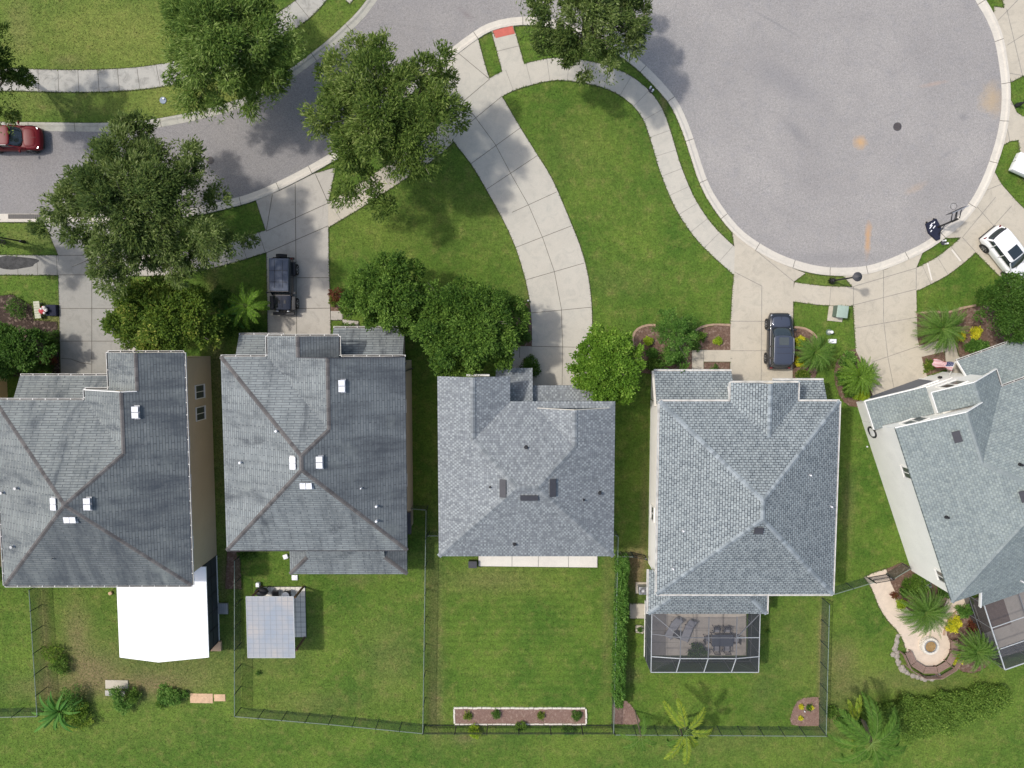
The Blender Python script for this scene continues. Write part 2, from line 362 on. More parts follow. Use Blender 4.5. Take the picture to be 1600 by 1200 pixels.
M['sh_c'] = mat_shingle('mottled_grey_shingles', (.175, .190, .204), (.215, .232, .245), (.11, .12, .13), .17, .30, .012, .55, (.37, .40, .40), speckw=.125)
M['sh_d'] = mat_shingle('slate_grey_shingles', (.205, .235, .248), (.275, .308, .318), (.040, .046, .054), .185, .31, .026, .5, (.34, .375, .375), speckw=.155)
M['sh_e'] = mat_shingle('grey_green_shingles', (.185, .218, .222), (.230, .264, .264), (.10, .122, .125), .17, .30, .012, .42, (.32, .36, .33), speckw=.15)
M['cap_ab'] = mat_cap('brown_ridge_caps', (.085, .080, .080), (.140, .132, .128))
M['cap_c'] = mat_cap('mottled_ridge_caps', (.15, .165, .175), (.26, .28, .29))
M['cap_d'] = mat_cap('pale_ridge_caps', (.16, .185, .20), (.30, .335, .355))
M['cap_e'] = mat_cap('grey_green_ridge_caps', (.18, .21, .215), (.235, .265, .265))
M['black'] = simple('black_metal', (.018, .018, .020), .5, .1); M['dgrey'] = simple('dark_grey_metal', (.05, .05, .058), .55, .1)
M['vent_w'] = simple('galvanised_white_vent', (.78, .78, .80), .4, .03); M['steel'] = simple('grey_steel', (.36, .37, .38), .4, .08, metal=.6)
M['glass'] = simple('window_glass', (.070, .080, .078), .12, .02, spec=.9)
M['gdoor'] = simple('slate_garage_door', (.12, .13, .155), .6, .05)
M['white_roof'] = simple('white_insulated_panels', (.90, .90, .90), .5, .01)
M['scr_wall'] = mat_mesh('dark_insect_screen', (.040, .050, .058), .84); M['scr_top'] = mat_mesh('fine_insect_screen', (.05, .052, .06), .40)
M['frame_w'] = simple('pale_aluminium', (.42, .44, .45), .5, .05); M['frame_d'] = simple('grey_aluminium', (.15, .155, .165), .5, .08)
M['patio'] = mat_concrete('patio_slabs', (.52, .47, .42), .35, .8, 6)
M['chain'] = mat_mesh('green_chain_link', (.055, .090, .065), .40); M['rail_g'] = simple('green_fence_rail', (.16, .20, .17), .55, .1); M['post_g'] = simple('dark_green_fence_post', (.03, .045, .036), .6, .1)
M['bark'] = simple('grey_bark', (.16, .14, .115), .9, .25, 6, bump=.5); M['palmbark'] = simple('palm_bark', (.22, .18, .13), .9, .3, 9)
M['oak'] = mat_leaf('oak_leaves', (.046, .088, .014), (.180, .252, .050), (.27, .33, .10))
M['oak_l'] = mat_leaf('pale_oak_leaves', (.060, .118, .020), (.195, .285, .058), (.28, .36, .11))
M['oak_g'] = mat_leaf('grey_green_oak_leaves', (.044, .080, .018), (.170, .228, .056), (.25, .30, .12))
M['maple'] = mat_leaf('broad_green_leaves', (.036, .086, .012), (.140, .242, .036), (.20, .32, .06))
M['bright'] = mat_leaf('bright_green_leaves', (.080, .170, .016), (.175, .310, .034), (.28, .42, .07))
M['golden'] = mat_leaf('yellow_green_leaves', (.064, .120, .016), (.165, .235, .030), (.32, .34, .07))
M['dense'] = mat_leaf('dark_glossy_leaves', (.036, .090, .014), (.105, .200, .032), (.13, .22, .06))
M['hedge'] = mat_leaf('hedge_leaves', (.050, .125, .020), (.140, .280, .050), (.24, .38, .09))
M['redleaf'] = mat_leaf('reddish_leaves', (.11, .03, .02), (.20, .09, .04), (.06, .13, .03))
M['yflower'] = mat_leaf('yellow_leaves', (.38, .42, .02), (.72, .66, .05))
M['lime'] = mat_leaf('lime_leaves', (.18, .30, .02), (.36, .46, .04))
M['palm'] = mat_leaf('palm_leaflets', (.055, .135, .020), (.150, .270, .045))
M['palm_y'] = mat_leaf('yellowing_palm_leaflets', (.14, .26, .03), (.34, .38, .05))
M['banana'] = mat_leaf('banana_leaves', (.060, .180, .030), (.140, .300, .060))

M['greystone'] = simple('grey_field_stone', (.30, .265, .225), .9, .25, 5)
M['conc_w'] = mat_concrete('whitish_concrete', (.66, .62, .55), .35, .3, 8, (.42, .40, .36))
# ================================================================ ground
def inpoly(px, py, poly):
    r = np.zeros(px.shape, bool); n = len(poly)
    for i in range(n):
        x0, y0 = poly[i][0], poly[i][1]; x1, y1 = poly[(i + 1) % n][0], poly[(i + 1) % n][1]
        if y0 == y1: continue
        r ^= ((y0 > py) != (y1 > py)) & (px < (x1 - x0) * (py - y0) / (y1 - y0) + x0)
    return r
def smooth(pts, step=.6, closed=False):
    """Catmull-Rom through the points, resampled"""
    p = [Vector((q[0], q[1], 0)) for q in pts]; out = []; n = len(p)
    for i in range(n - 1):
        a = p[max(i - 1, 0)]; b = p[i]; c = p[i + 1]; d = p[min(i + 2, n - 1)]
        k = max(2, int((c - b).length / step))
        for j in range(k):
            t = j / k
            out.append(.5 * ((2 * b) + (c - a) * t + (2 * a - 5 * b + 4 * c - d) * t * t + (3 * b - a - 3 * c + d) * t ** 3))
    out.append(p[-1]); return out
def offset(pl, d):
    """points moved d to the left of the direction of travel"""
    out = []
    for i, p in enumerate(pl):
        t = (pl[min(i + 1, len(pl) - 1)] - pl[max(i - 1, 0)]).normalized(); out.append(p + Vector((-t.y, t.x, 0)) * d)
    return out
# wear and yellowness of the turf (masks with shapes of their own)
WEAR = [(679, 980, 12, 150, .38), (679, 1110, 12, 40, .4), (765, 905, 60, 18, .35), (560, 905, 22, 5, .5), (420, 1010, 60, 60, .18), (610, 1030, 40, 60, .25), (490, 1100, 70, 20, .25),
 (120, 990, 20, 50, .62), (100, 1075, 80, 18, .55), (145, 1045, 40, 26, .7), (235, 1070, 70, 22, .75), (250, 1020, 80, 30, .3), (70, 1000, 8, 90, .6), (320, 1050, 50, 30, .2), (1283, 985, 5, 45, .8), (1283, 1070, 5, 70, .5), (1315, 1030, 22, 26, .55), (1320, 1075, 30, 20, .35),
 (1325, 790, 8, 50, .45), (995, 900, 12, 28, 1.0), (990, 870, 18, 14, .9), (1006, 800, 4, 90, .5), (1430, 1065, 90, 18, .28), (950, 960, 5, 140, .5), (985, 1055, 14, 14, .4), (1240, 1010, 30, 60, .15), (1275, 1125, 20, 6, .5),
 (1035, 165, 5, 22, .55), (1140, 350, 12, 12, .4), (960, 440, 70, 22, .12), (900, 230, 40, 40, .10), (100, 500, 60, 24, .5), (60, 370, 60, 20, .25), (60, 520, 30, 12, .5), (340, 600, 12, 200, .5), (350, 900, 8, 30, .7), (820, 470, 16, 40, .2), (1190, 1080, 20, 50, .15), (1300, 1120, 20, 30, .3), (725, 1155, 16, 6, .7),
 (105, 95, 20, 8, .4), (30, 40, 18, 50, .3), (1300, 440, 50, 10, .2), (50, 160, 70, 20, .15), (750, 1150, 60, 20, .1), (1130, 1160, 90, 15, .12)]
YEL = [(180, 50, 170, 60, 1.0), (330, 150, 90, 30, .9), (300, 165, 60, 30, .8), (150, 165, 150, 26, .35), (540, 50, 60, 30, .5), (120, 990, 90, 70, .3), (1080, 1170, 300, 30, .25), (200, 1140, 200, 30, .3), (620, 340, 120, 60, .30), (780, 350, 60, 60, .2), (420, 1000, 80, 60, .2), (790, 910, 120, 25, .4), (950, 250, 110, 150, .15), (1480, 1150, 120, 30, .2), (1370, 1060, 120, 30, .3), (1300, 1010, 60, 60, .2)]
def maskf(xy, L):
    out = np.zeros(len(xy))
    for px, py, rx, ry, s in L:
        c = P(px, py); d = ((xy[:, 0] - c.x) / (rx / 20)) ** 2 + ((xy[:, 1] - c.y) / (ry / 20)) ** 2
        out += s * np.exp(-d * .9)
    return np.clip(out, 0, 1)
gx = [-2500, -500, -120] + list(np.arange(-60, 60.01, .5)) + [120, 500, 2500]; gy = [-2500, -500, -110] + list(np.arange(-50, 45.01, .5)) + [110, 500, 2500]
X, Y = np.meshgrid(gx, gy); V = np.stack([X.ravel(), Y.ravel(), 0 * X.ravel()], 1); nx, ny = len(gx), len(gy)
F = [(j * nx + i, j * nx + i + 1, (j + 1) * nx + i + 1, (j + 1) * nx + i) for j in range(ny - 1) for i in range(nx - 1)]
o = addmesh('lawn', V.tolist(), F, M['lawn'], attrs={'wear': maskf(V, WEAR), 'yel': maskf(V, YEL)}); setp(o, 'mown green lawn between and behind the houses', kind='structure')
PAVED = []      # plan polygons that carry no grass
def slab(name, poly, z, mat, label, joints=(), jmat='joint', jw=.05, border=True, kind='structure', z0=0.0, reg=True, extra=None):
    mb = MB(); mb.prism(poly, z0, z, 0)
    for a, b in joints:
        d = Vector((b[0] - a[0], b[1] - a[1], 0)).normalized(); nn = Vector((-d.y, d.x, 0)) * jw / 2
        A = Vector((a[0], a[1], z + .004)); B = Vector((b[0], b[1], z + .004)); mb.face([A - nn, B - nn, B + nn, A + nn], 1)
    if border:
        n = len(poly)
        for i in range(n):
            a, b = poly[i], poly[(i + 1) % n]; d = Vector((b[0] - a[0], b[1] - a[1], 0)).normalized(); nn = Vector((-d.y, d.x, 0)) * .07
            A = Vector((a[0], a[1], .008)); B = Vector((b[0], b[1], .008)); mb.face([A - nn, B - nn, B + nn, A + nn], 2)
    o = mb.build(name, [mat, M[jmat], M['edge']]); setp(o, label, kind=kind)
    if reg: PAVED.append(poly)
    return o
def J(*seg):
    return [(P(a, b), P(c, d)) for a, b, c, d in seg]
# ---- road
KN = [(-80, 190), (-20, 191), (45, 191.5), (91, 192), (160, 192.5), (224, 189), (285, 179), (320, 171), (360, 160), (400, 145), (453, 109), (507, 68), (540, 38), (557, 21), (573, 1), (588, -25), (598, -70), (602, -120)]
KS1 = [(-80, 347), (-20, 347), (75, 347), (150, 347), (230, 345), (300, 338), (363, 324), (400, 313), (437, 297), (488, 271), (540, 240), (585, 205), (625, 165), (660, 130), (693, 103), (717, 83), (747, 61), (768, 49), (800, 41), (835, 40), (875, 47), (920, 63), (957, 81), (987, 101), (1013, 125), (1035, 149), (1051, 171), (1067, 208), (1080, 248), (1093, 286), (1111, 320), (1144, 363), (1180, 391), (1225, 414), (1281, 429), (1340, 430), (1384, 420), (1441, 395), (1476, 372), (1503, 350), (1524, 325), (1539, 300), (1553, 269), (1567, 227), (1575, 190), (1578, 155), (1576, 115), (1567, 61), (1553, 24), (1539, 0), (1515, -40), (1470, -80), (1410, -110)]
kn = smooth(PP(KN)); ks = smooth(PP(KS1))
road_poly = [(p.x, p.y) for p in kn] + [(P(640, -250).x, P(640, -250).y), (P(1300, -250).x, P(1300, -250).y)] + [(p.x, p.y) for p in ks[::-1]] + [(P(-300, 347).x, P(-300, 347).y), (P(-300, 190).x, P(-300, 190).y)]
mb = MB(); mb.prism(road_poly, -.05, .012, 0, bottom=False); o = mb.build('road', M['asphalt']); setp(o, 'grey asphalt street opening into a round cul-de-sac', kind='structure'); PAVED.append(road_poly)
def kerb(pl, side, name, mat, label, every=3.25, off=0.0):
    prof = [(-.02, 0), (0, .095), (.17, .10), (.30, .045), (.62, .022), (.64, 0)]
    rows = [offset(pl, side * d) for d, _ in prof]
    mb = MB(); n = len(pl); acc = off
    for i in range(n - 1):
        for k in range(len(prof) - 1):
            a, b = rows[k][i], rows[k][i + 1]; c, d = rows[k + 1][i + 1], rows[k + 1][i]
            q = [(a.x, a.y, prof[k][1]), (b.x, b.y, prof[k][1]), (c.x, c.y, prof[k + 1][1]), (d.x, d.y, prof[k + 1][1])]
            if side > 0: q = q[::-1]
            mb.face(q, 0)
        seg = (pl[i + 1] - pl[i]).length; acc += seg
        if acc > every:
            acc -= every; t = (pl[i + 1] - pl[i]).normalized() * .022
            for k in range(len(prof) - 1):
                a, d = rows[k][i], rows[k + 1][i]
                mb.face([(a.x - t.x, a.y - t.y, prof[k][1] + .004), (a.x + t.x, a.y + t.y, prof[k][1] + .004), (d.x + t.x, d.y + t.y, prof[k + 1][1] + .004), (d.x - t.x, d.y - t.y, prof[k + 1][1] + .004)][::-1], 1)
        # soil line behind the kerb
        a, b = pl[i], pl[i + 1]; nn = Vector((-(b - a).y, (b - a).x, 0)).normalized() * side * -.07
        mb.face([(a.x, a.y, .009), (b.x, b.y, .009), (b.x + nn.x, b.y + nn.y, .009), (a.x + nn.x, a.y + nn.y, .009)], 2)
    o = mb.build(name, [mat, M['joint'], M['edge']]); setp(o, label, kind='structure')
kerb(kn, -1, 'kerb', M['kerb_old'], 'grey concrete kerb along the north side of the street')
kerb(ks, 1, 'kerb', M['kerb'], 'pale concrete kerb curving round the cul-de-sac and along the south side')
# ---- sidewalks as strips along a centre line
def strip(name, pts, w, z, mat, label, every=1.52, jmat='joint', off=0.0, jw=.035):
    c = smooth(PP(pts)); l = offset(c, w / 2); r = offset(c, -w / 2)
    poly = [(p.x, p.y) for p in l] + [(p.x, p.y) for p in r[::-1]]; js = []; acc = off
    for i in range(len(c) - 1):
        seg = (c[i + 1] - c[i]).length
        while acc + seg > every:
            t = (every - acc) / seg; a = l[i].lerp(l[i + 1], t); b = r[i].lerp(r[i + 1], t); js.append((a, b)); acc -= every
        acc += seg
    return slab(name, poly, z, mat, label, js, jmat, jw)
strip('sidewalk', [(-90, 124), (-30, 124.5), (30, 125), (110, 127), (187, 125), (245, 119), (300, 107), (360, 84), (420, 50), (470, 17), (500, -15), (530, -60)], 1.62, .045, M['conc_old'], 'stained grey sidewalk north of the street', off=.3)
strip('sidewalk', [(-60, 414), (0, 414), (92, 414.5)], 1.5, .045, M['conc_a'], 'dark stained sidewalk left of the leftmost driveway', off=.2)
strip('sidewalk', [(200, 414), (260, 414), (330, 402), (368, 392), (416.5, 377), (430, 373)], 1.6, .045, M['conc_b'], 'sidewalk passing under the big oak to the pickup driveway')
strip('sidewalk', [(498, 345), (513, 336), (548, 315), (590, 288), (640, 255), (680, 226), (706, 199), (718, 186)], 1.6, .045, M['conc'], 'sidewalk under the oak between two driveways', jmat='joint_l')
strip('sidewalk', [(758, 148), (773, 138), (795, 126), (830, 115), (868, 108), (905, 111), (939, 118), (970, 130), (998, 150), (1019, 177), (1033, 215), (1048, 265), (1070, 317), (1096, 357), (1120, 383), (1147.5, 408), (1162, 421)], 1.62, .045, M['conc_c'], 'pale curved sidewalk following the cul-de-sac kerb', jmat='joint_l', off=.9)
strip('sidewalk', [(1239, 456), (1287, 462), (1333, 463)], 1.46, .045, M['conc'], 'short sidewalk beside the street lamp', jmat='joint_l', every=2.9)
strip('sidewalk', [(1421, 441), (1431, 437), (1470, 417), (1500, 394), (1514, 381), (1530, 366)], 1.62, .045, M['conc'], 'short curved sidewalk leading to the white car', jmat='joint_l', every=1.4)
for (a, b, c, d), lb in (((1449, 411, 1456, 438), 'left'), ((1487, 390, 1501, 408), 'right')):
    p, q = P(a, b, .05), P(c, d, .05); mb = MB(); mb.beam(p, q, .11, .010); o = mb.build('patched_joint', M['conc_w']); setp(o, lb + ' white mortar patched joint of the curved sidewalk by the white car', kind='structure')
def spl(pts): return [(p.x, p.y) for p in smooth(PP(pts))]
def pxy(pts): return [(p.x, p.y) for p in PP(pts)]
# ---- driveways
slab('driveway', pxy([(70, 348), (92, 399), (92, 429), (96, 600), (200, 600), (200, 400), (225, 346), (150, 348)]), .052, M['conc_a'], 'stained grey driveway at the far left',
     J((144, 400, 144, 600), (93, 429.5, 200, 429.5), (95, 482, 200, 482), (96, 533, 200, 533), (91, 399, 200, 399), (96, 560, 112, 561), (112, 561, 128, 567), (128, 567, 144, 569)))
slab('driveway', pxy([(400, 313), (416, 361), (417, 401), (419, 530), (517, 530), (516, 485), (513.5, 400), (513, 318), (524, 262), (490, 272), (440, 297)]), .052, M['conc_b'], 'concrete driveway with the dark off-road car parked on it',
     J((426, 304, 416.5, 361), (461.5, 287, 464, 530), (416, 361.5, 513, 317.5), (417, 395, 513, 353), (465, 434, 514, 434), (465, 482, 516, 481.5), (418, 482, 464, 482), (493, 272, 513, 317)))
CL = [(693, 103), (688, 140), (695, 185), (708, 219), (736, 256), (760, 296), (787, 345), (805, 385), (818, 425), (827, 465), (831, 510), (831, 560), (831, 615)]
CR = [(747, 61), (765, 124), (784, 151), (813, 200), (840, 243), (864, 283), (893, 351), (909, 393), (919, 433), (924, 473), (925, 505), (925, 560), (925, 615)]
cl, cr = smooth(PP(CL)), smooth(PP(CR))
slab('driveway', [(p.x, p.y) for p in cl] + [(p.x, p.y) for p in cr[::-1]] + pxy([(720, 81)]), .052, M['conc_c'], 'long pale driveway curving down from the cul-de-sac entrance',
     J((717, 84, 765, 124), (704, 130, 743, 184), (743, 184, 774, 226), (774, 226, 800, 275), (800, 275, 826, 321), (826, 321, 848, 372), (848, 372, 866, 424), (866, 424, 877, 482), (877, 482, 879, 541), (879, 541, 878, 615),
       (765, 124, 725, 158), (784, 151, 716, 207), (813, 200, 736, 256), (840, 243, 760, 296), (870, 300, 800, 332), (893, 353, 805, 387), (913, 411, 823, 437), (924, 480, 830, 489), (831, 541, 925, 543), (712, 214, 716, 207)), jw=.04)
slab('driveway', pxy([(1144, 364), (1148, 389), (1147, 425), (1144, 460), (1141, 511), (1141, 606), (1238, 606), (1238, 560), (1239, 471), (1240, 440), (1258, 427), (1225, 414), (1180, 391)]), .052, M['conc'], 'beige driveway with the black wagon parked on it',
     J((1190, 447, 1189, 606), (1141, 502, 1239, 502), (1141, 548, 1239, 548), (1147, 425, 1190, 447), (1240, 440, 1180, 391), (1144, 560, 1141, 560)), 'joint_l')
slab('driveway', pxy([(1316, 430), (1332, 448), (1333, 477), (1337, 548), (1347, 568), (1364, 620), (1390, 640), (1455, 620), (1448, 589), (1440, 560), (1433, 529), (1431, 452), (1431, 419), (1441, 395), (1384, 421), (1345, 430)]), .052, M['conc'], 'wide beige driveway in front of the angled house',
     J((1380, 421, 1380, 500), (1380, 500, 1387, 560), (1387, 560, 1403, 640), (1332, 477, 1431, 452), (1334, 513, 1431, 496), (1364, 565, 1434, 541), (1332, 448, 1431, 419), (1333, 448, 1333, 477), (1431, 419, 1431, 452)), 'joint_l')
slab('driveway', pxy([(1476, 372), (1503, 371), (1523, 393), (1561, 431), (1600, 470), (1700, 560), (1720, 420), (1600, 327), (1585, 312), (1564, 288), (1553, 268), (1539, 300), (1524, 325), (1503, 350)]), .052, M['conc'], 'beige driveway with the white car parked on it',
     J((1524, 321, 1552, 353), (1476, 410, 1476, 410), (1503, 371, 1555, 308), (1503, 371, 1523, 393), (1552, 353, 1580, 322), (1564, 288, 1539, 298)), 'joint_l')
slab('driveway', pxy([(1578, 155), (1583, 165), (1588, 176), (1597, 182), (1640, 184), (1640, 280), (1600, 283), (1591, 219), (1577, 221), (1567, 227), (1575, 190)]), .052, M['conc'], 'beige driveway apron at the right edge', J((1577, 221, 1573, 200), (1576, 160, 1583, 165)), 'joint_l')
slab('driveway', pxy([(1577, 121), (1580, 128), (1597, 119), (1700, 110), (1700, -60), (1564, -60), (1560, -30), (1569, 13), (1553, 11), (1553, 24), (1567, 61)]), .052, M['conc'], 'beige driveway at the top right corner',
     J((1573, 71, 1625, 38), (1572, 14, 1597, 119), (1577, 115, 1620, 122), (1558, 33, 1590, 0)), 'joint_l')
slab('driveway', pxy([(534, -30), (540, 0), (547, 6), (560, -12), (573, -30)]), .052, M['conc_b'], 'corner of a driveway at the top edge')
# ---- walkways
slab('walkway', pxy([(768, 49), (802, 41), (819, 101), (785, 112)]), .048, M['conc_c'], 'short pale crossing ramp down to the kerb', J((779, 80, 811, 72)), 'joint_l')
slab('tactile_paving', pxy([(769.5, 48.5), (801, 40.5), (804.5, 53), (774.5, 60)]), .060, M['red'], 'red tactile paving at the foot of the crossing ramp', border=False, z0=.053)
slab('walkway', pxy([(517, 486), (536, 486), (536, 499), (560, 502), (560, 520), (541, 520), (535, 500), (517, 500)]), .048, M['conc_b'], 'short walkway slab beside the weathered driveway', J((535, 486, 535, 500)))
slab('walkway', pxy([(800, 541), (831, 541), (831, 559), (818, 560), (818, 590), (800, 590)]), .048, M['conc_b'], 'walkway slab left of the curved driveway', J((812, 541, 812, 559)))
slab('walkway', pxy([(1141, 547), (1141, 565), (1099, 565), (1099, 590), (1081, 590), (1081, 547)]), .048, M['conc'], 'L-shaped walkway left of the beige driveway', J((1099, 547, 1099, 565)), 'joint_l')
slab('walkway', pxy([(195, 533), (214, 533), (216, 552), (195, 552)]), .048, M['conc_b'], 'walkway stub by the far left driveway')
slab('walkway', pxy([(1433, 541), (1476, 530), (1489, 528), (1497, 556), (1530, 590), (1500, 605), (1480, 590), (1476, 549), (1438, 558)]), .048, M['conc'], 'walkway to the front door of the angled house', J((1476, 530, 1479, 549)), 'joint_l')
slab('walkway', pxy([(984, 943), (1007, 943), (1007, 966), (984, 966)]), .046, M['conc'], 'square slab beside the screened patio')
slab('walkway', pxy([(993, 977), (1005, 977), (1006, 990), (993, 988)]), .046, M['conc'], 'small slab below the square slab')
slab('patio', pxy([(748, 845), (748, 884), (933, 886), (933, 846)]), .10, M['conc_w'], 'long cream patio strip behind the middle house', J((800, 845, 800, 884.5), (841, 845, 841, 885), (888, 845, 888, 885.5)), 'joint_l')
# ---- winding paver path with the fire pit circle
pathL = smooth(PP([(1350, 902), (1362, 919), (1372, 945), (1386, 968), (1400, 983), (1412, 1003), (1417, 1024)])); pathR = smooth(PP([(1384, 891), (1387, 912), (1400, 938), (1417, 957), (1440, 975), (1462, 985), (1474, 975), (1484, 955), (1500, 945)]))
fp = P(1450, 1010)
circ = [(fp.x + 1.75 * math.cos(a), fp.y + 1.7 * math.sin(a)) for a in np.linspace(R(200), R(395), 16)]
slab('path', [(p.x, p.y) for p in pathL] + circ + pxy([(1478, 985), (1490, 965), (1512, 950), (1515, 925), (1480, 935), (1472, 955)]) + pxy([(1450, 965), (1425, 958), (1405, 938), (1392, 912), (1384, 889), (1365, 895)]), .05, M['paver'], 'cream paver path winding to the fire pit')
slab('patio', pxy([(1012, 905), (1012, 1023.5), (1165.5, 1023.5), (1165.5, 905)]), .07, M['patio'], 'stamped patio floor inside the screen cage',
     J((1012, 985, 1165, 985), (1043, 920, 1043, 1023), (1083, 920, 1083, 1023), (1130, 920, 1130, 1023), (1012, 1003, 1060, 1003), (1100, 965, 1165, 965), (1060, 940, 1120, 940), (1012, 958, 1075, 958)), 'joint_l', .03)
slab('patio', [(35.0, -22.0), (37.1, -27.2), (52, -22.2), (50, -14.0), (38, -18.5)][:0] or pxy([(1520, 945), (1552, 1030), (1700, 985), (1700, 900), (1540, 920)]), .07, M['patio'], 'patio floor inside the right hand screen cage', reg=True)
slab('patio', [(-29.9, -17.7), (-23.6, -17.7), (-23.6, -24.9), (-29.9, -24.9)], .07, M['conc_b'], 'patio floor under the white panel roof')
# ---- mulch beds
def bed(pts, label, mat='mulch', z=.035, sm=True, border=None, bw=.12, closed_border=False, bpts=None):
    poly = spl(pts) if sm else pxy(pts)
    mb = MB(); mb.prism(poly, 0, z, 0); o = mb.build('mulch_bed', M[mat]); setp(o, label, kind='structure'); PAVED.append(poly)
    return poly
def curbing(pts, label, mat='curbing', w=.16, h=.10, name='bed_edging'):
    c = smooth(PP(pts), .35) if len(pts) > 2 else PP(pts); r = rng_(len(pts) * 7); mb = MB()
    for i in range(len(c) - 1):
        a, b = c[i], c[i + 1]; jj = r.uniform(-.012, .012)
        mb.beam((a.x, a.y, h / 2 + jj), (b.x, b.y, h / 2 + jj), w * r.uniform(.85, 1.15), h)
    o = mb.build(name, M[mat]); setp(o, label, 'garden edging'); return o
bed([(990, 522), (1000, 511), (1020, 508), (1040, 512), (1060, 521), (1080, 521), (1100, 512), (1120, 508), (1141, 508), (1141, 547), (1081, 547), (1081, 582), (1000, 582), (992, 560), (990, 522)], 'mulch bed with a curvy edge in front of the slate roofed house')
curbing([(990, 545), (989, 526), (996, 514), (1012, 508), (1030, 509), (1044, 516), (1062, 522), (1080, 520), (1096, 511), (1115, 507), (1141, 508)], 'curvy brown concrete edging round the bed left of the beige driveway')
bed([(1100, 566), (1140, 566), (1140, 588), (1100, 588)], 'small mulch strip beside the L-shaped walkway', sm=False)
bed([(1240, 512), (1258, 514), (1272, 524), (1279, 536), (1278, 575), (1268, 596), (1240, 594), (1240, 512)], 'mulch bed right of the black wagon')
curbing([(1240, 511), (1256, 513), (1270, 521), (1279, 534)], 'brown curved edging right of the black wagon')
bed([(1336, 545), (1322, 550), (1308, 563), (1303, 582), (1306, 605), (1318, 628), (1338, 636), (1362, 618), (1347, 570), (1338, 548)], 'mulch bed left of the wide driveway of the angled house')
bed([(1431, 491), (1450, 486), (1480, 488), (1500, 484), (1530, 478), (1600, 470), (1620, 520), (1560, 545), (1500, 558), (1490, 530), (1476, 530), (1434, 541), (1431, 491)], 'mulch bed round the palm beside the angled house', sm=False)
curbing([(1431, 490), (1455, 487), (1480, 488), (1500, 482), (1524, 477)], 'brown edging above the palm bed of the angled house')
bed([(1437, 558), (1475, 549), (1479, 577), (1447, 587)], 'small square bed beside the front walkway', sm=False)
bed([(800, 470), (822, 470), (830, 486), (831, 541), (800, 541)], 'mulch bed left of the curved driveway', sm=False)
bed([(516, 462), (545, 462), (545, 486), (517, 486)], 'mulch patch right of the weathered driveway', sm=False)
bed([(709, 1106), (914, 1106), (915, 1130), (710, 1130)], 'rectangular raised mulch bed along the back fence', 'mulch_p', .07, sm=False)
for i, (a, b) in enumerate((((709, 1105.5), (915, 1106)), ((709.5, 1107), (710.5, 1130)), ((711, 1131), (916, 1131)), ((915, 1107), (916, 1130)))):
    c0, c1 = P(*a), P(*b); n = max(2, int((c1 - c0).length / .38)); mb = MB(); r = rng_(i)
    for k in range(n):
        q0, q1 = c0.lerp(c1, k / n), c0.lerp(c1, (k + .93) / n); jz = r.uniform(-.02, .02); jt = Vector((r.uniform(-.02, .02), r.uniform(-.02, .02), 0)); mb.beam(q0 + Vector((0, 0, .06 + jz)) + jt, q1 + Vector((0, 0, .06 + jz)) + jt, .13, .12)
    o = mb.build('bed_edging', M['whitestone']); setp(o, ('long white stone edging on the house side of the back bed', 'short white stone edging at the left end of the back bed', 'long white stone edging on the fence side of the back bed', 'short white stone edging at the right end of the back bed')[i], 'garden edging', 'white stone edgings of the back bed')
bed([(957, 1130), (957, 1100), (970, 1092), (985, 1100), (996, 1118), (998, 1131), (957, 1131)], 'pale mulch patch at the end of the tall hedge', 'mulch_p')
bed([(1279, 1089), (1262, 1089), (1246, 1095), (1238, 1110), (1236, 1132), (1280, 1134)], 'pale mulch corner bed by the back fence', 'mulch_p')
bed([(1385, 888), (1410, 878), (1428, 890), (1478, 926), (1480, 948), (1470, 970), (1450, 970), (1425, 957), (1405, 938), (1392, 912), (1385, 888)], 'planted bed between path and angled house', sm=False)
bed([(1512, 935), (1488, 960), (1477, 985), (1480, 1010), (1490, 1040), (1520, 1052), (1552, 1030), (1545, 1000), (1530, 960), (1512, 935)], 'planted bed right of the fire pit')
curbing([(1512, 945), (1492, 956), (1478, 975), (1474, 992)], 'brown edging curving up from the fire pit')
bed([(355, 860), (375, 860), (378, 920), (352, 920)], 'bare soil strip beside the white roofed patio', sm=False)
bed([(0, 462), (20, 460), (50, 478), (54, 500), (90, 503), (94, 585), (-10, 590)], 'dark mulch under the shrubs at the left edge', 'mulch_d', sm=False)
# ---- loose grass tufts over the whole lawn
r = rng_(3); N = 230000
pts = np.stack([r.uniform(-43, 43, N), r.uniform(-36, 32, N)], 1)
keep = np.ones(N, bool)
for poly in PAVED:
    xs = [q[0] for q in poly]; ys = [q[1] for q in poly]
    bb = (pts[:, 0] > min(xs)) & (pts[:, 0] < max(xs)) & (pts[:, 1] > min(ys)) & (pts[:, 1] < max(ys)) & keep
    idx = np.where(bb)[0]
    if len(idx): keep[idx[inpoly(pts[idx, 0], pts[idx, 1], poly)]] = False
pts = pts[keep]; n = len(pts)
a = r.uniform(0, 2 * math.pi, n); L = r.uniform(.05, .11, n); w = r.uniform(.018, .04, n); hh = r.uniform(.03, .08, n)
dx, dy = np.cos(a), np.sin(a)
v = np.empty((n, 3, 3)); v[:, 0, 0] = pts[:, 0] - dy * w; v[:, 0, 1] = pts[:, 1] + dx * w; v[:, 0, 2] = .002
v[:, 1, 0] = pts[:, 0] + dy * w; v[:, 1, 1] = pts[:, 1] - dx * w; v[:, 1, 2] = .002
v[:, 2, 0] = pts[:, 0] + dx * L; v[:, 2, 1] = pts[:, 1] + dy * L; v[:, 2, 2] = hh
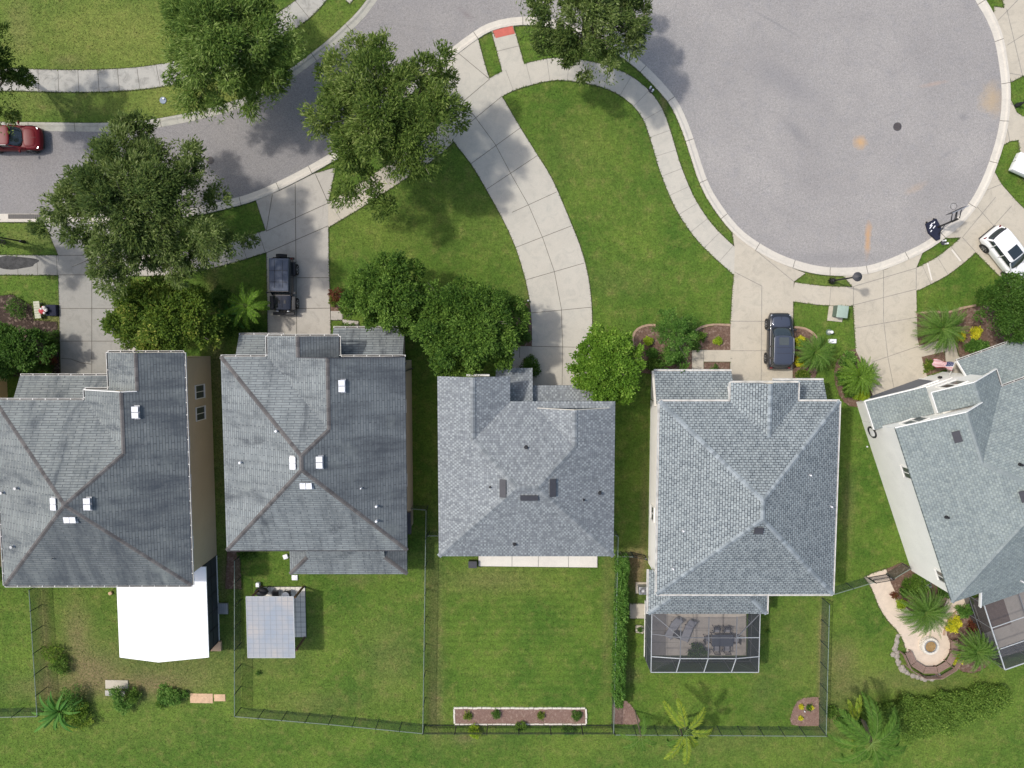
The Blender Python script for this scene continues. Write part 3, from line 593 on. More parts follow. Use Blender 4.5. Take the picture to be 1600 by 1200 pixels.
def fastmesh(name, v, k, mat, parent=None, attrs=None):
    """mesh of separate k-gons from an (n,k,3) array"""
    n = len(v); me = bpy.data.meshes.new(name); me.vertices.add(n * k); me.vertices.foreach_set('co', v.reshape(-1).astype(np.float32))
    me.loops.add(n * k); me.loops.foreach_set('vertex_index', np.arange(n * k, dtype=np.int32))
    me.polygons.add(n); me.polygons.foreach_set('loop_start', np.arange(0, n * k, k, dtype=np.int32)); me.polygons.foreach_set('loop_total', np.full(n, k, dtype=np.int32))
    me.materials.append(mat)
    for kk, vv in (attrs or {}).items():
        at = me.attributes.new(kk, 'FLOAT', 'POINT'); at.data.foreach_set('value', np.repeat(vv, k).astype(np.float32))
    me.update(calc_edges=True)
    o = bpy.data.objects.new(name, me); COL.objects.link(o)
    if parent is not None:
        o.parent = parent
        if parent.name in INV: INV[o.name] = INV[parent.name]
    return o
# longer blades creeping over the pavement edges
E_ = []
for poly in PAVED:
    q = np.array([(a[0], a[1]) for a in poly]); A = sum(q[i][0] * q[(i + 1) % len(q)][1] - q[(i + 1) % len(q)][0] * q[i][1] for i in range(len(q))); sg = 1 if A > 0 else -1
    for i in range(len(q)):
        a_, b_ = q[i], q[(i + 1) % len(q)]; L_ = np.hypot(*(b_ - a_))
        if L_ < .01 or max(abs(a_[0]), abs(b_[0])) > 60: continue
        k_ = int(L_ * 26); u_ = r.uniform(0, 1, k_)[:, None]; n_ = np.array([(b_ - a_)[1], -(b_ - a_)[0]]) / L_ * sg
        E_.append(np.hstack([a_ + (b_ - a_) * u_ + n_ * r.uniform(.0, .09, k_)[:, None], np.tile(-n_, (k_, 1))]))
E_ = np.vstack(E_); out_ = E_[:, :2] - E_[:, 2:] * .12; kp = np.ones(len(E_), bool)
for poly in PAVED: kp &= ~inpoly(out_[:, 0], out_[:, 1], poly)
E_ = E_[kp]; m_ = len(E_); an = np.arctan2(E_[:, 3], E_[:, 2]) + r.normal(0, .8, m_); L2 = r.uniform(.06, .17, m_) * r.uniform(.4, 1, m_); w2 = r.uniform(.015, .035, m_)
ve = np.empty((m_, 3, 3)); ve[:, 0, 0] = E_[:, 0] - np.sin(an) * w2; ve[:, 0, 1] = E_[:, 1] + np.cos(an) * w2; ve[:, 0, 2] = .03
ve[:, 1, 0] = E_[:, 0] + np.sin(an) * w2; ve[:, 1, 1] = E_[:, 1] - np.cos(an) * w2; ve[:, 1, 2] = .03
ve[:, 2, 0] = E_[:, 0] + np.cos(an) * L2; ve[:, 2, 1] = E_[:, 1] + np.sin(an) * L2; ve[:, 2, 2] = r.uniform(.07, .13, m_)
v = np.concatenate([v, ve]); pts = np.concatenate([pts, E_[:, :2]])
o = fastmesh('grass', v, 3, M['lawn'], attrs={'wear': maskf(pts, WEAR), 'yel': maskf(pts, YEL)}); setp(o, 'short grass blades covering the lawns', 'grass', kind='stuff')
# ================================================================ houses
S = .5
def zof(sp, x, y):
    k, c, ze = sp
    return ze + S * {'W': x - c, 'E': c - x, 'S': y - c, 'N': c - y}[k]
def roofmesh(name, faces, fr, mat, parent, th=.14):
    mb = MB()
    q = math.sqrt(1 + S * S)
    for sp, pts in faces:
        top = [(x, y, zof(sp, x, y)) for x, y in pts]; n = len(pts)
        A = sum(pts[i][0] * pts[(i + 1) % n][1] - pts[(i + 1) % n][0] * pts[i][1] for i in range(n))
        if A < 0: top = top[::-1]
        k, c, ze = sp
        uvf = {'W': lambda p: (p[1], (p[0] - c) * q), 'E': lambda p: (p[1], (c - p[0]) * q), 'S': lambda p: (p[0], (p[1] - c) * q), 'N': lambda p: (p[0], (c - p[1]) * q)}[k]
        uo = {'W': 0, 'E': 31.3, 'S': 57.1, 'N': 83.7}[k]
        uv = [(uvf(p)[0] + uo, uvf(p)[1]) for p in top]
        W = [fr(p[0], p[1], p[2]) for p in top]; B = [fr(p[0], p[1], p[2] - th) for p in top]
        tris = tessellate_polygon([[Vector((p[0], p[1], 0)) for p in top]])
        for t in tris:
            ar = (top[t[1]][0] - top[t[0]][0]) * (top[t[2]][1] - top[t[0]][1]) - (top[t[2]][0] - top[t[0]][0]) * (top[t[1]][1] - top[t[0]][1])
            if ar < 0: t = t[::-1]
            mb.face([W[i] for i in t], 0, [uv[i] for i in t]); mb.face([B[i] for i in t[::-1]], 0, [uv[i] for i in t[::-1]])
        for i in range(n):
            j = (i + 1) % n; mb.face([B[i], B[j], W[j], W[i]], 0, [uv[i], uv[j], uv[j], uv[i]])
    return mb.build(name, mat, parent, uv=True)
def caps(segs, fr, mat, parent, w=.30, step=.30, seed=0, lift=.03, drop=.07):
    r = rng_(seed + 5)
    for a, b in segs:
        mb = MB()
        a = fr(*a); b = fr(*b); L = (b - a).length; n = max(1, int(L / step)); d = (b - a).normalized(); y = Vector((-d.y, d.x, 0)).normalized() * (w / 2)
        for i in range(n):
            t0, t1 = i / n, (i + .97) / n; p, q = a.lerp(b, t0), a.lerp(b, t1); t = r.uniform(0, 1); u0 = Vector((0, 0, lift + .012)); u1 = Vector((0, 0, lift)); dn = Vector((0, 0, drop))
            mb.face([p - y + u0 - dn, p + u0, q + u1, q - y + u1 - dn][::-1], 0, t=t); mb.face([p + u0, p + y + u0 - dn, q + y + u1 - dn, q + u1][::-1], 0, t=t)
        mb.build('ridge_cap', mat, parent, tone=True)
def gutters(segs, fr, parent, seed=0, name='gutter', inner=True, w=.125):
    """open channels: outer lip, back, floor and hangers; segments run with the outside on their right"""
    r = rng_(seed)
    for a, b in segs:
        mb = MB(); a = fr(*a); b = fr(*b); d = (b - a).normalized(); o = Vector((d.y, -d.x, 0)).normalized(); L = (b - a).length
        z = Vector((0, 0, -.10))
        mb.beam(a + o * w + z, b + o * w + z, .03, .13, 0); mb.beam(a + o * .012 + z, b + o * .012 + z, .022, .12, 0)
        mb.beam(a + o * w * .5 + z * 1.25, b + o * w * .5 + z * 1.25, w * .75, .02, 1 if inner else 0)
        k = max(1, int(L / .85))
        for i in range(k + 1):
            p = a + d * (L * i / k if i < k else L - .02) + o * w * .5 + Vector((0, 0, -.045)); mb.box(p, (.05, w * .9, .012), rz=math.atan2(d.y, d.x), m=0)
        mb.build(name, [M['gutter'], M['gutter_in']], parent)
def rakes(segs, fr, parent, mat='trim', w=.05, h=.16, name='rake_trim', dz=-.02):
    for a, b in segs: mb = MB(); mb.beam(fr(a[0], a[1], a[2] + dz), fr(b[0], b[1], b[2] + dz), w, h); mb.build(name, M[mat], parent)
def window(parent, c, tn, nm, w, h, split='v', fw=.06):
    c = Vector(c); tn = Vector((tn[0], tn[1], 0)).normalized(); nm = Vector((nm[0], nm[1], 0)).normalized(); up = Vector((0, 0, 1)); A = Matrix((tn, nm, up)).transposed()
    mb = MB()
    for s in (-1, 1):
        mb.box(c + tn * s * (w / 2) + nm * .03, (fw, .09, h + fw), ax=A); mb.box(c + up * s * (h / 2) + nm * .032, (w - fw, .086, fw), ax=A)
    if split == 'v': mb.box(c + nm * .03, (.045, .07, h - fw), ax=A)
    if split == 'h': mb.box(c + nm * .03, (w - fw, .07, .045), ax=A)
    f = mb.build('window', M['trim'], parent)
    g = MB(); g.box(c + nm * .012, (w - fw * .5, .012, h - fw * .5), ax=A); g.build('pane', M['glass'], f)
    s_ = MB(); s_.box(c - up * (h / 2 + .06) + nm * .05, (w + .08, .09, .04), ax=A); s_.build('sill', M['trim'], f)
    return f
def walls(outline, h, fr, mat, parent, z0=0.0, name='wall'):
    mb = MB(); pts = [fr(x, y, 0) for x, y in outline]; mb.prism([(p.x, p.y) for p in pts], z0, h); return mb.build(name, mat, parent)
def gable(tri, fr, mat, parent, th=.2):
    """triangular wall under a gable: (x0,x1,y,z0,zridge)"""
    x0, x1, y, z0, zr = tri; xm = (x0 + x1) / 2; mb = MB()
    f = [fr(x0, y, z0), fr(x1, y, z0), fr(xm, y, zr)]; b = [fr(x0, y - th, z0), fr(x1, y - th, z0), fr(xm, y - th, zr)]
    mb.face(f); mb.face(b[::-1])
    for i in range(3): j = (i + 1) % 3; mb.face([f[j], f[i], b[i], b[j]])
    return mb.build('gable_wall', mat, parent)
def onroof(px, py, hf):
    z = 6.5
    for _ in range(25):
        w = P(px, py, z); z = .5 * z + .5 * hf(w.x, w.y)
    w = P(px, py, z); e = .1
    n = Vector((-(hf(w.x + e, w.y) - hf(w.x - e, w.y)) / (2 * e), -(hf(w.x, w.y + e) - hf(w.x, w.y - e)) / (2 * e), 1)).normalized()
    return Vector((w.x, w.y, z)), n
def roof_vent(px, py, hf, roof, kind, L=.84, W=.42, rz=0.0):
    c, n = onroof(px, py, hf); down = Vector((n.x, n.y, 0)).normalized(); n = (n + (Vector((0, 0, 1.6)) if kind == 'w' else Vector((0, 0, .3)))).normalized(); al = Vector((-down.y, down.x, 0)); sl = al.cross(n).normalized(); A = Matrix((al, sl, n)).transposed()
    mb = MB()
    if kind == 'w':
        for s in (-1, 1):
            mb.box(c + al * s * (L / 4) + n * .17, (L / 2 - .04, W, .05), ax=A); mb.box(c + al * s * (L / 4) + n * .05, (L / 2 - .12, W * .8, .22), ax=A, m=1)
        mb.box(c + n * .012, (L + .12, W + .14, .02), ax=A, m=1); ms = [M['vent_w'], M['steel']]
    else:
        mb.box(c + n * .10, (L, W, .05), ax=A); mb.box(c + n * .04, (L - .08, W - .08, .09), ax=A, m=1); ms = [M['dgrey'], M['black']]
    return mb.build('roof_vent', ms, roof)
def vent_pipe(px, py, hf, roof, mat='vent_w', r=.055, h=.32, base='steel'):
    c, n = onroof(px, py, hf); mb = MB(); mb.cyl(c - Vector((0, 0, .05)), c + Vector((0, 0, h)), r, n=10); mb.cyl(c - Vector((0, 0, .02)), c + n * .09, r * 2.1, r * 1.3, n=10, m=1); mb.cyl(c + Vector((0, 0, h)), c + Vector((0, 0, h + .03)), r * 1.25, n=10)
    return mb.build('vent_pipe', [M[mat], M[base]], roof)
W_ = lambda x, y, z=0.0: Vector((x, y, z))
def mainz(X0, X1, Y0, Y1, ze, gs=()):
    def f(x, y):
        z = ze + S * min(x - X0, X1 - x, y - Y0, Y1 - y)
        for g0, g1, yf, ye in gs:
            if ye <= y <= yf: z = max(z, ze + S * min(x - g0, g1 - x))
        return z
    return f
def downspout(parent, top, bot, mat='trim'):
    mb = MB(); mb.beam(top, (bot[0], bot[1], top[2] - .3), .07); mb.beam((bot[0], bot[1], top[2] - .3), bot, .07, .09); return mb.build('downspout', M[mat], parent)
ZE = 5.6; WH = 5.56
# ---------------- house A (left)
def house_a():
    X0, X1, Y0, Y1 = -36.5, -23.05, -18.25, -4.85; ax, ay = (X0 + X1) / 2, (Y0 + Y1) / 2; za = ZE + S * 6.7; o = .45
    h = thing('house', 'tan walled house at the left with old streaked roof and a white roofed patio behind', 'house', (ax, ay, 0), group='houses with grey shingle roofs')
    walls([(X0 + o, Y0 + o), (X1 - o - .05, Y0 + o), (X1 - o - .05, -1.5 - o), (-28.37 + o, -1.5 - o), (-28.37 + o, -4.1 - o), (-30.1 + o, -4.1 - o), (-30.1 + o, Y1 - o), (X0 + o, Y1 - o)], WH, W_, M['wall_a'], h)
    a1, a2 = (ax - .03, ay), (ax + .03, ay)
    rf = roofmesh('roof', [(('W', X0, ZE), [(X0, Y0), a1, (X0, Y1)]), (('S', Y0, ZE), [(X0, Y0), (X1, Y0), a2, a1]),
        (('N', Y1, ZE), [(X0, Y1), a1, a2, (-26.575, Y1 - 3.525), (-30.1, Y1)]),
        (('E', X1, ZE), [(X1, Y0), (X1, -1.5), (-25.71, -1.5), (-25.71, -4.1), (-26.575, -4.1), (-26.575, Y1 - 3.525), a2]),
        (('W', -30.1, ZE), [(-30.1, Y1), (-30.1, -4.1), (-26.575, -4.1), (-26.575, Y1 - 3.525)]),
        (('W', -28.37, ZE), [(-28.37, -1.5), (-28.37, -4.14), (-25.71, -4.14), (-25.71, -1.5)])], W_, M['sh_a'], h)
    zr, zn = ZE + 1.7625, ZE + 1.33
    caps([((X0, Y0, ZE), (ax, ay, za)), ((X1, Y0, ZE), (ax, ay, za)), ((X0, Y1, ZE), (ax, ay, za)), ((ax, ay, za), (-26.575, Y1 - 3.525, zr)), ((-26.575, Y1 - 3.525, zr), (-26.575, -4.1, zr)), ((-25.71, -4.1, zn), (-25.71, -1.5, zn))], W_, M['cap_ab'], rf, w=.27)
    gutters([((X0, Y0, ZE), (X1, Y0, ZE)), ((X1, Y0, ZE), (X1, -1.5, ZE)), ((X1, -1.5, ZE), (-28.37, -1.5, ZE)), ((-28.37, -1.5, ZE), (-28.37, -3.95, ZE)), ((-28.5, -4.1, ZE), (-30.1, -4.1, ZE)), ((-30.1, -4.1, ZE), (-30.1, -4.7, ZE)), ((-30.25, Y1, ZE), (X0, Y1, ZE)), ((X0, Y1, ZE), (X0, Y0, ZE))], W_, rf, 1)
    rakes([((-30.1, -4.12, ZE), (-26.575, -4.12, zr)), ((-26.575, -4.12, zr), (-25.71, -4.12, zn))], W_, rf)
    gable((-30.0, -23.2, -4.3, WH, zr - .1), W_, M['wall_a'], h); gable((-28.27, -23.2, -1.75, WH, zn - .1), W_, M['wall_a'], h)
    hf = mainz(X0, X1, Y0, Y1, ZE, [(-30.1, X1, -4.1, -12), (-28.37, X1, -1.5, -4.1)])
    for p in ((212, 644), (86, 787), (137, 787)): roof_vent(*p, hf, rf, 'w')
    roof_vent(111, 811, hf, rf, 'w')
    for p in ((28, 762), (6, 769), (22, 853)): vent_pipe(*p, hf, rf, 'steel', r=.08)
    vent_pipe(84, 872, hf, rf, 'dgrey', r=.035, h=.2)
    lr = roofmesh('porch_roof', [(('N', -3.3, 2.8), [(-36.55, -3.3), (-28.0, -3.3), (-28.0, -5.28), (-36.55, -5.28)])], W_, M['sh_a'], h)
    gutters([((-28.1, -3.3, 2.8), (-36.55, -3.3, 2.8))], W_, lr, 3)
    walls([(-36.1, -5.2), (-36.1, -3.75), (-27.95, -3.75), (-27.95, -5.2)], 2.72, W_, M['wall_a'], h, name='porch_wall')
    gd = MB(); gd.box((-32, -3.735, 1.1), (4.9, .06, 2.15)); g = gd.build('garage_door', M['gdoor'], h)
    xw = X1 - o - .05
    window(h, (xw, -4.55, 2.15), (0, 1), (1, 0), 1.0, 1.45, 'v'); window(h, (xw, -6.2, 2.15), (0, 1), (1, 0), 1.0, 1.45, 'v')
    for y in (-8.1, -10.9, -15.5): window(h, (xw, y, 4.75), (0, 1), (1, 0), .85, 1.0, 'h')
    window(h, (-33.5, Y0 + o, 4.4), (1, 0), (0, -1), 1.3, 1.3); window(h, (-26, -1.95, 4.3), (1, 0), (0, 1), 1.4, 1.3)
house_a()
# ---------------- house B
def house_b():
    X0, X1, Y0, Y1 = -20.45, -7.5, -15.68, -1.8; ax = (X0 + X1) / 2; hw = (X1 - X0) / 2; za = ZE + S * hw; r0, r1 = Y0 + hw, Y1 - hw; o = .45; wx = -12.325; wz = ZE + S * (X1 - wx)
    yv = Y1 - (X1 - wx); nz = ZE + S * 2.5; nx = -14.65
    h = thing('house', 'taupe walled house beside the tan one, with brown ridge caps and white vents', 'house', (ax, (Y0 + Y1) / 2, 0), group='houses with grey shingle roofs')
    walls([(X0 + o, Y0 + o), (X1 - o + .1, Y0 + o), (X1 - o + .1, Y1 - o), (-12.15 - o, Y1 - o), (-12.15 - o, -.35 - o), (-17.15 + o, -.35 - o), (-17.15 + o, Y1 - o), (X0 + o, Y1 - o)], WH, W_, M['wall_b'], h)
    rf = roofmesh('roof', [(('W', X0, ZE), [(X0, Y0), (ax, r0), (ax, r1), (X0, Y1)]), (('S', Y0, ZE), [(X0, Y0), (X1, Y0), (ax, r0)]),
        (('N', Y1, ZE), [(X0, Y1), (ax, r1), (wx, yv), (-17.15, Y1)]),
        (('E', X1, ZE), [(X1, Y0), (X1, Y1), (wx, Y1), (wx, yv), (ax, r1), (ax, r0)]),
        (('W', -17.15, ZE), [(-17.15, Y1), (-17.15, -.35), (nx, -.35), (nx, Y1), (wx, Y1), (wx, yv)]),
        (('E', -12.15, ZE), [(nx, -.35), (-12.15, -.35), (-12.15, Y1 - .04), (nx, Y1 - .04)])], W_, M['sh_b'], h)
    caps([((X0, Y0, ZE), (ax, r0, za)), ((X1, Y0, ZE), (ax, r0, za)), ((X0, Y1, ZE), (ax, r1, za)), ((ax, r1, za), (wx, yv, wz)), ((ax, r0, za), (ax, r1, za)), ((wx, yv, wz), (wx, Y1, wz)), ((nx, Y1, nz), (nx, -.35, nz))], W_, M['cap_ab'], rf, w=.28, seed=2)
    gutters([((X1, Y1, ZE), (-12.0, Y1, ZE)), ((-12.15, Y1 + .1, ZE), (-12.15, -.35, ZE)), ((-12.15, -.35, ZE), (-17.15, -.35, ZE)), ((-17.15, -.35, ZE), (-17.15, Y1 + .1, ZE)), ((-17.3, Y1, ZE), (X0, Y1, ZE))], W_, rf, 5)
    rakes([((X0, Y0 - .01, ZE), (X1, Y0 - .01, ZE))], W_, rf, 'dgrey', w=.04, h=.12, dz=.0)
    rakes([((nx, Y1, nz), (wx, Y1, wz))], W_, rf, 'dgrey', h=.1, dz=0); rakes([((wx, Y1, wz), (X1, Y1, ZE))], W_, rf, 'dgrey', h=.1, dz=0)
    gable((-17.05, X1 - .15, Y1 - .2, WH, wz - .1), W_, M['wall_b'], h); gable((-17.05, -12.25, -.6, WH, nz - .1), W_, M['wall_b'], h)
    hf = mainz(X0, X1, Y0, Y1, ZE, [(-17.15, X1, Y1, -11), (-17.15, -12.15, -.35, Y1)])
    for p in ((534, 603), (459, 723), (499, 722), (479, 758)): roof_vent(*p, hf, rf, 'w')
    for p in ((433, 673), (377, 722), (589, 790), (589, 813)): vent_pipe(*p, hf, rf, r=.065)
    vent_pipe(565, 762, hf, rf, r=.035)
    l1 = roofmesh('porch_roof', [(('N', -.28, 2.8), [(-20.2, -.28), (-16.8, -.28), (-16.8, -2.24), (-20.2, -2.24)])], W_, M['sh_b'], h)
    gutters([((-16.9, -.28, 2.8), (-20.2, -.28, 2.8))], W_, l1, 6)
    l2 = roofmesh('porch_roof', [(('N', .22, 2.8), [(-13.2, .22), (-7.95, .22), (-7.95, -2.24), (-13.2, -2.24)])], W_, M['sh_b'], h)
    gutters([((-7.95, .22, 2.8), (-13.2, .22, 2.8))], W_, l2, 7)
    walls([(-12.62, -2.2), (-12.62, -.25), (-8.35, -.25), (-8.35, -2.2)], 2.72, W_, M['wall_b'], h, name='porch_wall')
    l3 = roofmesh('porch_roof', [(('S', -18.4, 2.8), [(-16.85, -18.4), (-7.95, -18.4), (-9.5, -16.85), (-9.5, -15.3), (-15.3, -15.3), (-15.3, -16.85)]), (('W', -16.85, 2.8), [(-16.85, -18.4), (-15.3, -16.85), (-15.3, -15.3), (-16.85, -15.3)]), (('E', -7.95, 2.8), [(-7.95, -18.4), (-7.95, -15.3), (-9.5, -15.3), (-9.5, -16.85)])], W_, M['sh_b'], h)
    # the middle bay keeps rising to the wall
    caps([((-16.85, -18.4, 2.8), (-15.3, -16.85, 3.575)), ((-7.95, -18.4, 2.8), (-9.5, -16.85, 3.575))], W_, M['cap_ab'], l3, w=.3, seed=3)
    walls([(-16.4, -17.9), (-8.4, -17.9), (-8.4, -15.24), (-16.4, -15.24)], 2.7, W_, M['wall_b'], h, name='porch_wall')
    gd = MB(); gd.box((-14.6, -.775, 1.1), (3.9, .06, 2.15)); gd.build('garage_door', M['gdoor'], h)
    window(h, (X1 - o + .1, -5.5, 4.2), (0, 1), (1, 0), .9, 1.2, 'h'); window(h, (X1 - o + .1, -11, 4.2), (0, 1), (1, 0), .9, 1.2, 'h'); window(h, (-14.65, -.8, 4.3), (1, 0), (0, 1), 1.4, 1.2)
    downspout(h, (X1 + .05, -2.2, ZE - .1), (X1 - .25, -2.9, .1), 'dgrey')
    mb = MB(); mb.box((X1 - .15, -14.2, 3.6), (.3, 1.6, .5)); mb.build('chase_cover', M['dgrey'], h)
house_b()
# ---------------- house C
def house_c():
    X0, X1, Y0, Y1 = -5.25, 7.28, -16.1, -4.94; d = (Y1 - Y0) / 2; ya = Y0 + d; za = ZE + S * d; xa, xb = X0 + d, X1 - d; o = .45
    h = thing('house', 'middle house with mottled light grey roof and three flat dark vents', 'house', ((X0 + X1) / 2, ya, 0), group='houses with grey shingle roofs')
    walls([(X0 + o, Y0 + o), (X1 - o, Y0 + o), (X1 - o, Y1 - o - .4), (-.13 - o, Y1 - o - .4), (-.13 - o, -3.17 - o), (X0 + o, -3.17 - o)], WH, W_, M['wall_c'], h)
    gx, gz = -2.69, ZE + 1.28; gy = Y1 - 2.56; ex, ez = 4.29, ZE + S * 2.99; ey = Y1 - 2.99; yf = -5.38
    rf = roofmesh('roof', [(('S', Y0, ZE), [(X0, Y0), (X1, Y0), (xb, ya), (xa, ya)]), (('W', X0, ZE), [(X0, Y0), (xa, ya), (gx, gy), (gx, -3.17), (X0, -3.17)]),
        (('E', -.13, ZE), [(gx, gy), (-.13, Y1), (-.13, -3.17), (gx, -3.17)]),
        (('N', Y1, ZE), [(-.13, Y1), (gx, gy), (xa, ya), (xb, ya), (ex, ey), (1.3 + .44, yf), (1.3 + .44, yf), (X1 - .44, yf), (X1, Y1)]),
        (('W', 1.3, ZE), [(1.3 + .44, yf), (ex, ey), (ex, yf)]), (('E', X1, ZE), [(X1, Y0), (xb, ya), (ex, ey), (ex, yf), (X1 - .44, yf), (X1, Y1)])], W_, M['sh_c'], h)
    caps([((X0, Y0, ZE), (xa, ya, za)), ((X1, Y0, ZE), (xb, ya, za)), ((xa, ya, za), (xb, ya, za)), ((xa, ya, za), (gx, gy, gz)), ((gx, gy, gz), (gx, -3.17, gz)), ((xb, ya, za), (ex, ey, ez)), ((ex, ey, ez), (ex, yf, ez))], W_, M['cap_c'], rf, w=.34, seed=8, step=.16)
    rakes([((1.3 + .5, yf, ZE + .25), (ex, yf, ez)), ((ex, yf, ez), (X1 - .46, yf, ZE + .23))], W_, rf, 'cream_trim', w=.035, h=.12, dz=.01)
    gutters([((-1.6, -3.17, ZE), (-3.2, -3.17, ZE))], W_, rf, 9, inner=False)
    gable((X0 + .1, -.2, -3.45, WH, gz - .12), W_, M['wall_c'], h); gable((1.5, X1 - .2, yf - .12, WH, ez - .12), W_, M['wall_c'], h)
    hf = mainz(X0, X1, Y0, Y1, ZE, [(X0, -.13, -3.17, gy), (1.3, X1, yf, ey)])
    for p in ((786.5, 763), (863, 762)): roof_vent(*p, hf, rf, 'd', L=1.22, W=.46)
    roof_vent(827, 777, hf, rf, 'd', L=1.22, W=.40)
    for p in ((822, 699), (937, 770), (804, 850)): vent_pipe(*p, hf, rf, 'black', r=.075, h=.22, base='black')
    for p in ((912, 781), (766, 761)): vent_pipe(*p, hf, rf, 'black', r=.045, h=.2, base='black')
    roofmesh('porch_roof', [(('N', -2.73, 2.9), [(-1.2, -2.73), (1.52, -2.73), (1.52, -5.72), (-1.2, -5.72)])], W_, M['sh_c'], h)
    roofmesh('porch_roof', [(('N', -4.02, 2.88), [(1.525, -4.02), (6.75, -4.02), (6.75, -5.72), (1.525, -5.72)])], W_, M['sh_c'], h)
    walls([(1.8, -5.76), (1.8, -4.45), (6.4, -4.45), (6.4, -5.76)], 2.8, W_, M['wall_c'], h, name='porch_wall')
    gd = MB(); gd.box((4.1, -4.43, 1.1), (4.2, .06, 2.15)); gd.build('garage_door', M['gdoor'], h)
    for x in (-.2, 1.35):
        mb = MB(); mb.box((x, -3.1, 1.4), (.25, .25, 2.8)); mb.build('porch_column', M['wall_c'], h)
    window(h, (-2.7, -3.62, 4.2), (1, 0), (0, 1), 1.4, 1.3); window(h, (X1 - o, -9, 4.2), (0, 1), (1, 0), 1.0, 1.2); window(h, (X0 + o, -9, 4.2), (0, 1), (-1, 0), 1.0, 1.2); window(h, (1, Y0 + o, 1.3), (1, 0), (0, -1), 2.2, 2.1)
house_c()
